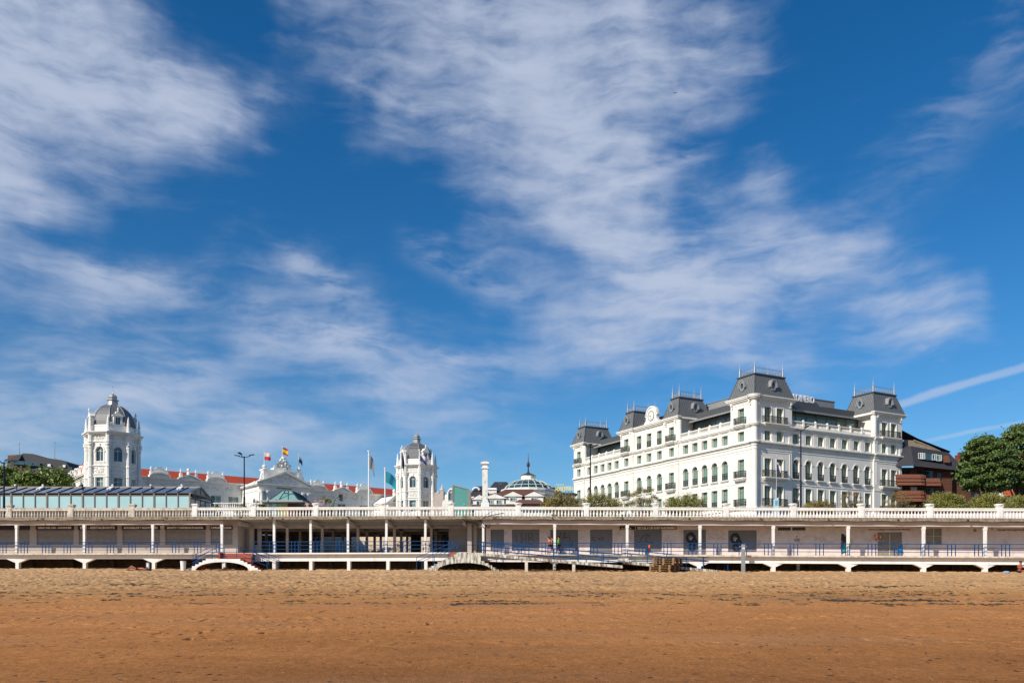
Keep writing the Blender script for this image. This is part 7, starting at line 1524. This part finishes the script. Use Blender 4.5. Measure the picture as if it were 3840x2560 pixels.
# ---------------------------------------------------------------- people
def person(label, loc, rz, J, cloth_, hair=K['hair'], skin=None, scale=1.0, extra=None, hl=.0):
    """J: joints in metres (x right, y back, z up). One skinned body surface, clothing as children."""
    skin = skin or K['skin']; t = thing('person', label, 'person', loc, rz); t.scale = (scale,) * 3
    def sk(name, verts, edges, rad, mt, root=0, sub=1):
        me = bpy.data.meshes.new(name); me.from_pydata([tuple(v) for v in verts], edges, []); me.materials.append(mt); me.update()
        o = put(name, me, t); s = o.modifiers.new('skin', 'SKIN'); s.use_smooth_shade = True; dd = me.skin_vertices[0].data if me.skin_vertices else None
        if dd is None:
            bm_ = bmesh.new(); bm_.from_mesh(me); bm_.verts.layers.skin.verify(); bm_.to_mesh(me); bm_.free(); dd = me.skin_vertices[0].data
        for i, r in enumerate(rad): dd[i].radius = r if isinstance(r, tuple) else (r, r); dd[i].use_root = (i == root)
        sm_ = o.modifiers.new('sub', 'SUBSURF'); sm_.levels = sub; sm_.render_levels = sub; return o
    V = []; E_ = []; Rr = []
    def v(p, r): V.append(Vector(p)); Rr.append(r); return len(V) - 1
    def e(a, b): E_.append((a, b))
    pel = v(J['pelvis'], (.15, .11)); ch = v(J['chest'], (.16, .11)); nk = v(J['neck'], .055); hd = v(Vector(J['head']) - Vector((0, 0, .05)), (.072, .085)); tp = v(Vector(J['head']) + Vector((0, 0, .07)), (.07, .08)); e(pel, ch); e(ch, nk); e(nk, hd); e(hd, tp)
    hd_dir = Vector(J.get('face', (0, -1, 0))).normalized(); ns = v(Vector(J['head']) + hd_dir * .10 + Vector((0, 0, -.02)), .014); e(hd, ns)
    for s in 'LR':
        sh = v(J['sh' + s], .052); el_ = v(J['el' + s], .038); wr = v(J['wr' + s], .026); e(ch, sh); e(sh, el_); e(el_, wr)
        d = (Vector(J['wr' + s]) - Vector(J['el' + s])).normalized(); side = d.cross(Vector((0, 0, 1)));
        if side.length < .1: side = Vector((0, 1, 0))
        side.normalize(); pm = v(Vector(J['wr' + s]) + d * .06, (.035, .018)); e(wr, pm)
        for k, ln in enumerate((.065, .08, .075, .055)):
            o_ = side * (.028 - .019 * k); a = v(V[pm] + d * .035 + o_, .010); b2 = v(V[pm] + d * (.03 + ln) + o_ + Vector((0, 0, -.015)), .008); e(pm, a); e(a, b2)
        th = v(V[pm] + side * .045 - d * .01, .011); e(pm, th)
        hp = v(J['hp' + s], .085); kn = v(J['kn' + s], .056); an = v(J['an' + s], .036); to = v(J['to' + s], (.038, .028)); e(pel, hp); e(hp, kn); e(kn, an); e(an, to)
    sk('body', V, E_, Rr, skin)
    def wear(name, pts, rad, edges, mt): sk(name, pts, edges, rad, mt)
    for c in cloth_:
        if c[0] == 'top':
            sl = c[2] if len(c) > 2 else 1.0; pts = [Vector(J['pelvis']) + Vector((0, 0, .05)), J['chest'], Vector(J['neck']) - Vector((0, 0, .05))]; rad = [(.165, .125), (.178, .128), .07]; ed = [(0, 1), (1, 2)]
            for s in 'LR':
                i = len(pts); pts += [Vector(J['sh' + s])]; rad += [.066]; ed += [(1, i)]
                if sl > 0: pts += [Vector(J['sh' + s]).lerp(Vector(J['el' + s]), min(1, sl * 2))]; rad += [.054]; ed += [(i, i + 1)]
                if sl > .5: pts += [Vector(J['el' + s]).lerp(Vector(J['wr' + s]), sl * 2 - 1)]; rad += [.042]; ed += [(i + 1, i + 2)]
            wear('top', pts, rad, ed, c[1])
        elif c[0] == 'legs':
            ln = c[2]; pts = [Vector(J['pelvis']) + Vector((0, 0, .03))]; rad = [(.165, .125)]; ed = []
            for s in 'LR':
                i = len(pts); pts += [Vector(J['hp' + s]), Vector(J['hp' + s]).lerp(Vector(J['kn' + s]), min(1, ln * 2))]; rad += [.1, .074]; ed += [(0, i), (i, i + 1)]
                if ln > .5: pts += [Vector(J['kn' + s]).lerp(Vector(J['an' + s]), ln * 2 - 1)]; rad += [.056]; ed += [(i + 1, i + 2)]
            wear('shorts' if ln < .6 else 'trousers', pts, rad, ed, c[1])
        elif c[0] == 'shoes':
            for s in 'LR': wear('shoe', [Vector(J['an' + s]) - Vector((0, 0, .03)), Vector(J['to' + s])], [.052, .042], [(0, 1)], c[1])
    m = M(); H = Vector(J['head']) - hd_dir * .02; m.ball((H.x, H.y, H.z + .045), .112, 0, 10, 1.0)
    if hl: q_ = H - hd_dir * .09; m.tube([q_ + Vector((0, 0, .03)), q_ + Vector((0, 0, -hl * .5)) - hd_dir * .03, q_ + Vector((0, 0, -hl))], .045, 7, r2=.02)
    # keep the face clear: drop hair faces in front
    F_ = [(f, k) for f, k in zip(m.fc, m.mi) if not ((sum((Vector(m.v[i]) for i in f), Vector()) / len(f) - H).dot(hd_dir) > .035 and sum(m.v[i][2] for i in f) / len(f) < H.z + .09)]
    m.fc = [f for f, _ in F_]; m.mi = [k for _, k in F_]; m.build('hair', hair, t, True)
    fc = M(); up = Vector((0, 0, 1)); rt = hd_dir.cross(up)
    for s in (-1, 1): p_ = Vector(J['head']) + hd_dir * .088 + rt * .03 * s + up * .01; fc.ball(tuple(p_), .009, 0, 5)
    p_ = Vector(J['head']) + hd_dir * .083 - up * .06; fc.bar(p_ - rt * .02, p_ + rt * .02, .005); fc.build('face_features', hair, t)
    if extra: extra(t)
    return t
STAND = dict(pelvis=(0, 0, .95), chest=(0, .01, 1.28), neck=(0, .02, 1.47), head=(0, 0, 1.60), shL=(-.19, 0, 1.40), elL=(-.24, .03, 1.13), wrL=(-.25, -.06, .90), shR=(.19, 0, 1.40), elR=(.24, .03, 1.13), wrR=(.25, -.06, .90),
             hpL=(-.10, 0, .90), knL=(-.11, -.03, .50), anL=(-.11, .03, .09), toL=(-.12, -.13, .04), hpR=(.10, 0, .90), knR=(.11, -.03, .50), anR=(.11, .03, .09), toR=(.12, -.13, .04))
def pose(**k): d = dict(STAND); d.update(k); return d
cm = lambda n, c, r=.8: mat(n, srgb(*c), r, .08, 8)
RUN = pose(chest=(0, -.05, 1.28), neck=(0, -.08, 1.46), head=(0, -.12, 1.58), elL=(-.26, .12, 1.16), wrL=(-.2, -.06, 1.08), elR=(.26, -.05, 1.18), wrR=(.16, -.28, 1.25), knL=(-.1, -.22, .56), anL=(-.1, -.12, .14), toL=(-.1, -.28, .12), knR=(.1, .08, .5), anR=(.1, .42, .26), toR=(.1, .44, .12))
WALK = pose(knL=(-.1, -.12, .5), anL=(-.1, -.2, .09), toL=(-.1, -.36, .05), knR=(.1, .02, .5), anR=(.1, .26, .12), toR=(.1, .16, .04), elL=(-.24, .1, 1.14), wrL=(-.24, .0, .93), elR=(.24, -.04, 1.13), wrR=(.23, -.16, .92))
def on_walk(px, off): x = onp(px, off); return Vector((x, PY(x) + off, DZ(x)))
pk = cm('pink_top', (235, 60, 110)); bk = cm('black_cloth', (25, 25, 28)); lime = cm('lime_top', (95, 215, 35)); shoe = cm('running_shoes', (210, 110, 100)); limes = cm('lime_shoes', (140, 230, 50))
person('jogging woman in pink top and black shorts on the walkway, nearer left', on_walk(2061, .9), R(-70), RUN, [('top', pk, .15), ('legs', bk, .3), ('shoes', shoe)], hl=.2)
person('jogging person half hidden beyond the woman in pink', on_walk(2071, 1.5), R(-70), WALK, [('top', cm('olive_top', (120, 130, 60)), .3), ('legs', bk, .4), ('shoes', shoe)])
person('runner in lime green top and black leggings right of the column', on_walk(2095, .9), R(-75), WALK, [('top', lime, .9), ('legs', bk, .95), ('shoes', limes)])
# leaning and walking figures up on the terrace
grey = cm('grey_hoodie', (150, 145, 150)); b = P(1158, 1900, 80.6); b.z = ST(b.x) 
person('dark haired person in grey hooded top leaning on balustrade, seen from behind', Vector((b.x, 80.2, b.z)), R(180), pose(elL=(-.3, -.12, 1.2), wrL=(-.12, -.3, 1.12), elR=(.3, -.12, 1.2), wrR=(.12, -.3, 1.12), face=(0, -1, 0)), [('top', grey, .95), ('legs', cm('dark_jeans', (40, 42, 55)), .95), ('shoes', bk)], hl=.16)
def backpack(t):
    m = M(); m.hexa([(-.15, .10, 1.05), (.15, .10, 1.05), (.14, .28, 1.08), (-.14, .28, 1.08)], [(-.13, .10, 1.45), (.13, .10, 1.45), (.11, .22, 1.42), (-.11, .22, 1.42)]); m.build('backpack', cm('purple_pack', (60, 50, 120)), t)
b = P(2415, 1900, 82); person('bald man in navy shirt and dark red trousers behind the balustrade', Vector((b.x, 82, ST(b.x) - .25)), R(-50), pose(), [('top', cm('navy_shirt', (30, 36, 75)), .4), ('legs', cm('dark_red_trousers', (105, 25, 30)), .95), ('shoes', bk)], hair=mat('short_cropped_hair', srgb(150, 100, 80), .6))
# hi-vis workers on the court steps
hv = cm('hi_vis_yellow', (190, 245, 20), .6); nv = cm('navy_work_trousers', (22, 26, 42))
BEND = pose(chest=(0, -.3, 1.15), neck=(0, -.48, 1.17), head=(0, -.60, 1.16), face=(0, -.6, -.8), shL=(-.19, -.36, 1.15), elL=(-.2, -.42, .9), wrL=(-.16, -.5, .68), shR=(.19, -.36, 1.15), elR=(.2, -.42, .9), wrR=(.16, -.5, .68))
for px, row, Y, ps, rz, lb in ((1664, 2026, 104.4, STAND, 160, 'standing worker in yellow hi-vis vest on steps, highest of the three'), (1617, 2030, 103.4, BEND, -80, 'bending worker in yellow hi-vis on steps, left of the other two'), (1669, 2052, 101.4, BEND, 60, 'crouching worker in yellow hi-vis at the lower right on steps')):
    person(lb, P(px, row, Y), R(rz), ps, [('top', hv, .5), ('legs', nv, .95), ('shoes', bk)])
# sunbather lying on the sand, head to the right, knees up
b = P(478, 2143, 76.5); b.z = float(beach_z(b.x, b.y)) + .08; tan = mat('tanned_skin', srgb(165, 88, 62), .5, .05)
LIE = dict(pelvis=(-.05, 0, .12), chest=(.42, 0, .14), neck=(.6, 0, .13), head=(.74, 0, .14), face=(0.1, -.2, 1), shL=(.52, -.2, .12), elL=(.70, -.36, .08), wrL=(.86, -.16, .08), shR=(.52, .2, .12), elR=(.7, .36, .08), wrR=(.86, .14, .1), hpL=(-.12, -.1, .11), knL=(-.50, -.12, .36), anL=(-.82, -.12, .06), toL=(-.96, -.12, .04), hpR=(-.12, .1, .11), knR=(-.55, .1, .22), anR=(-.92, .1, .07), toR=(-1.08, .1, .1))
b = P(518, 2143, 76.5); b.z = float(beach_h(b.x, b.y)) + .02
bb = person('sunbather in dark swim briefs lying on the sand, knees raised', b, 0, LIE, [('legs', bk, .08)], skin=tan, scale=1.12)
m = M(); m.ball((1.0, 0, .09), .2, 0, 8, .5, 1.3, 1); tag(m.build('beach_bag', cm('dark_blue_bag', (45, 50, 85)), loc=b), 'small dark blue bag under the head of the lying sunbather', 'bag')
m = M(); m.box(-.9, 1.3, -.35, .35, .0, .03); tag(m.build('beach_towel', cm('dark_towel', (70, 35, 30)), loc=b), 'dark reddish towel under the lying sunbather', 'towel')
SIT = dict(pelvis=(0, .1, .12), chest=(0, 0, .48), neck=(0, -.02, .66), head=(0, -.06, .80), shL=(-.2, 0, .60), elL=(-.32, -.16, .38), wrL=(-.14, -.34, .44), shR=(.2, 0, .60), elR=(.32, -.16, .38), wrR=(.14, -.34, .44), hpL=(-.1, .02, .12), knL=(-.42, -.34, .22), anL=(-.08, -.5, .07), toL=(.06, -.58, .06), hpR=(.1, .02, .12), knR=(.42, -.34, .22), anR=(.08, -.55, .07), toR=(-.08, -.62, .07))
b = P(3826, 2144, 70); b.z = float(beach_h(b.x, b.y)) + .0
def phone(t): m = M(); m.box(-.1, .1, -.42, -.4, .40, .54); m.build('book', cm('pale_cover', (190, 195, 215)), t)
person('woman in dark bikini sitting cross legged on sand holding something pale', b, R(5), SIT, [('legs', bk, .06)], skin=tan, extra=phone, scale=1.05)
m = M(); m.ball((0, 0, .1), .26, 0, 8, .45, 1.2, 1); b2 = P(3774, 2143, 70.5); tag(m.build('beach_bag', cm('pale_blue_bag', (130, 170, 200)), loc=Vector((b2.x, b2.y, float(beach_h(b2.x, b2.y))))), 'pale blue bag on the sand left of the sitting woman', 'bag')
# lifebuoy, blue mop, bird, plank
x = onp(3291, 2.36); m = M(); n = 16; zc_ = PZ(2014, PY(x) + 2.4)
for k in range(n):
    a, b_ = 2 * math.pi * k / n, 2 * math.pi * (k + 1) / n; m.tube([(.28 * math.cos(a), 0, .28 * math.sin(a)), (.28 * math.cos(b_), 0, .28 * math.sin(b_))], .06, 6, 0 if k % 4 else 1)
tag(m.build('lifebuoy', [cm('orange_buoy', (225, 100, 40)), cm('white_band', (220, 215, 210))], loc=Vector((x, PY(x) + 2.42, zc_))), 'orange lifebuoy hung beside the lifeguard centre door', 'lifebuoy')
t = thing('beach_brush', 'bright blue splayed bristle brush leaning behind railing by grille door', 'brush', on_walk(3375, .6)); m = M(); rr = random.Random(3)
for k in range(60): a = rr.uniform(-.28, .28); m.add([(a * .5 - .02, 0, .75), (a * .5 + .02, 0, .75), (a * 1.6, rr.uniform(-.1, .1), .05 + rr.random() * .1)], [(0, 1, 2)])
m.build('bristles', cm('cyan_bristle', (25, 120, 180)), t); m = M(); m.box(-.2, .2, -.04, .04, .72, .85); m.build('head', K['blue'], t)
b = P(2530, 349, 260); t = thing('bird', 'small dark gull gliding alone high in the sky', 'bird', b); m = M()
m.add([(-.02, -.1, 0), (.02, .25, 0), (-.55, .05, .12), (-1.0, .0, .02), (.55, .05, .10), (1.0, .02, .28)], [(0, 1, 2), (0, 2, 3), (0, 4, 1), (0, 5, 4)]); m.build('wing', K['black'], t); m = M(); m.ball((0, 0, 0), .1, 0, 6, .8, 1, 2.6); m.build('body', K['black'], t)
b = P(3330, 2142, 71.2); m = M(); m.box(-1.4, 1.4, -.15, .15, .05, .1); tag(m.build('plank', K['pallet'], loc=Vector((b.x, b.y, float(beach_z(b.x, b.y)) + .05))), 'long bare plank lying on the sand under the lifeguard centre', 'plank')
x = onp(2436, -.45); m = M(); m.lathe([(.03, 0), (.11, -.1), (.08, -.3), (.02, -.36)], 8); tag(m.build('orange_float', cm('orange_plastic', (215, 90, 50)), loc=Vector((x, PY(x) - .35, DZ(x) + .92))), 'small orange float hanging from the railing above the pallets', 'float')
# parked cars glimpsed under the far end of the arcade roof
def car(label, px, Y, col, z=7.88):
    t = thing('parked_car', label, 'car', (PX(px, Y), Y, z), 0, 'cars glimpsed through the open arcade'); m = M()
    pr = [(-2.1, .3), (2.1, .3), (2.1, .75), (1.5, .88), (.8, 1.35), (-.9, 1.4), (-1.7, .95), (-2.1, .85)]; m.prism(pr, -.8, .8); m.build('body', mat('car_paint', col, .3, .02, coat=.5), t)
    m = M(); m.prism([(-1.4, .95), (1.25, .93), (.75, 1.3), (-.85, 1.34)], -.81, .81); m.build('window', K['darkglass'], t)
    for x in (-1.35, 1.35):
        for y in (-.75, .62): m = M(lambda a, b, c: (x + a, y + c, .32 + b)); m.lathe([(.31, 0), (.31, .14)], 12); m.build('wheel', K['black'], t)
car('white car top glimpsed at left end of the open arcade view', 1288, 108.5, (.7, .7, .7)); car('dark car glimpsed behind the right arcade columns above steps', 1560, 109.5, (.03, .035, .05)); car('grey car glimpsed mid arcade above the stone steps', 1440, 110.5, (.25, .26, .27))
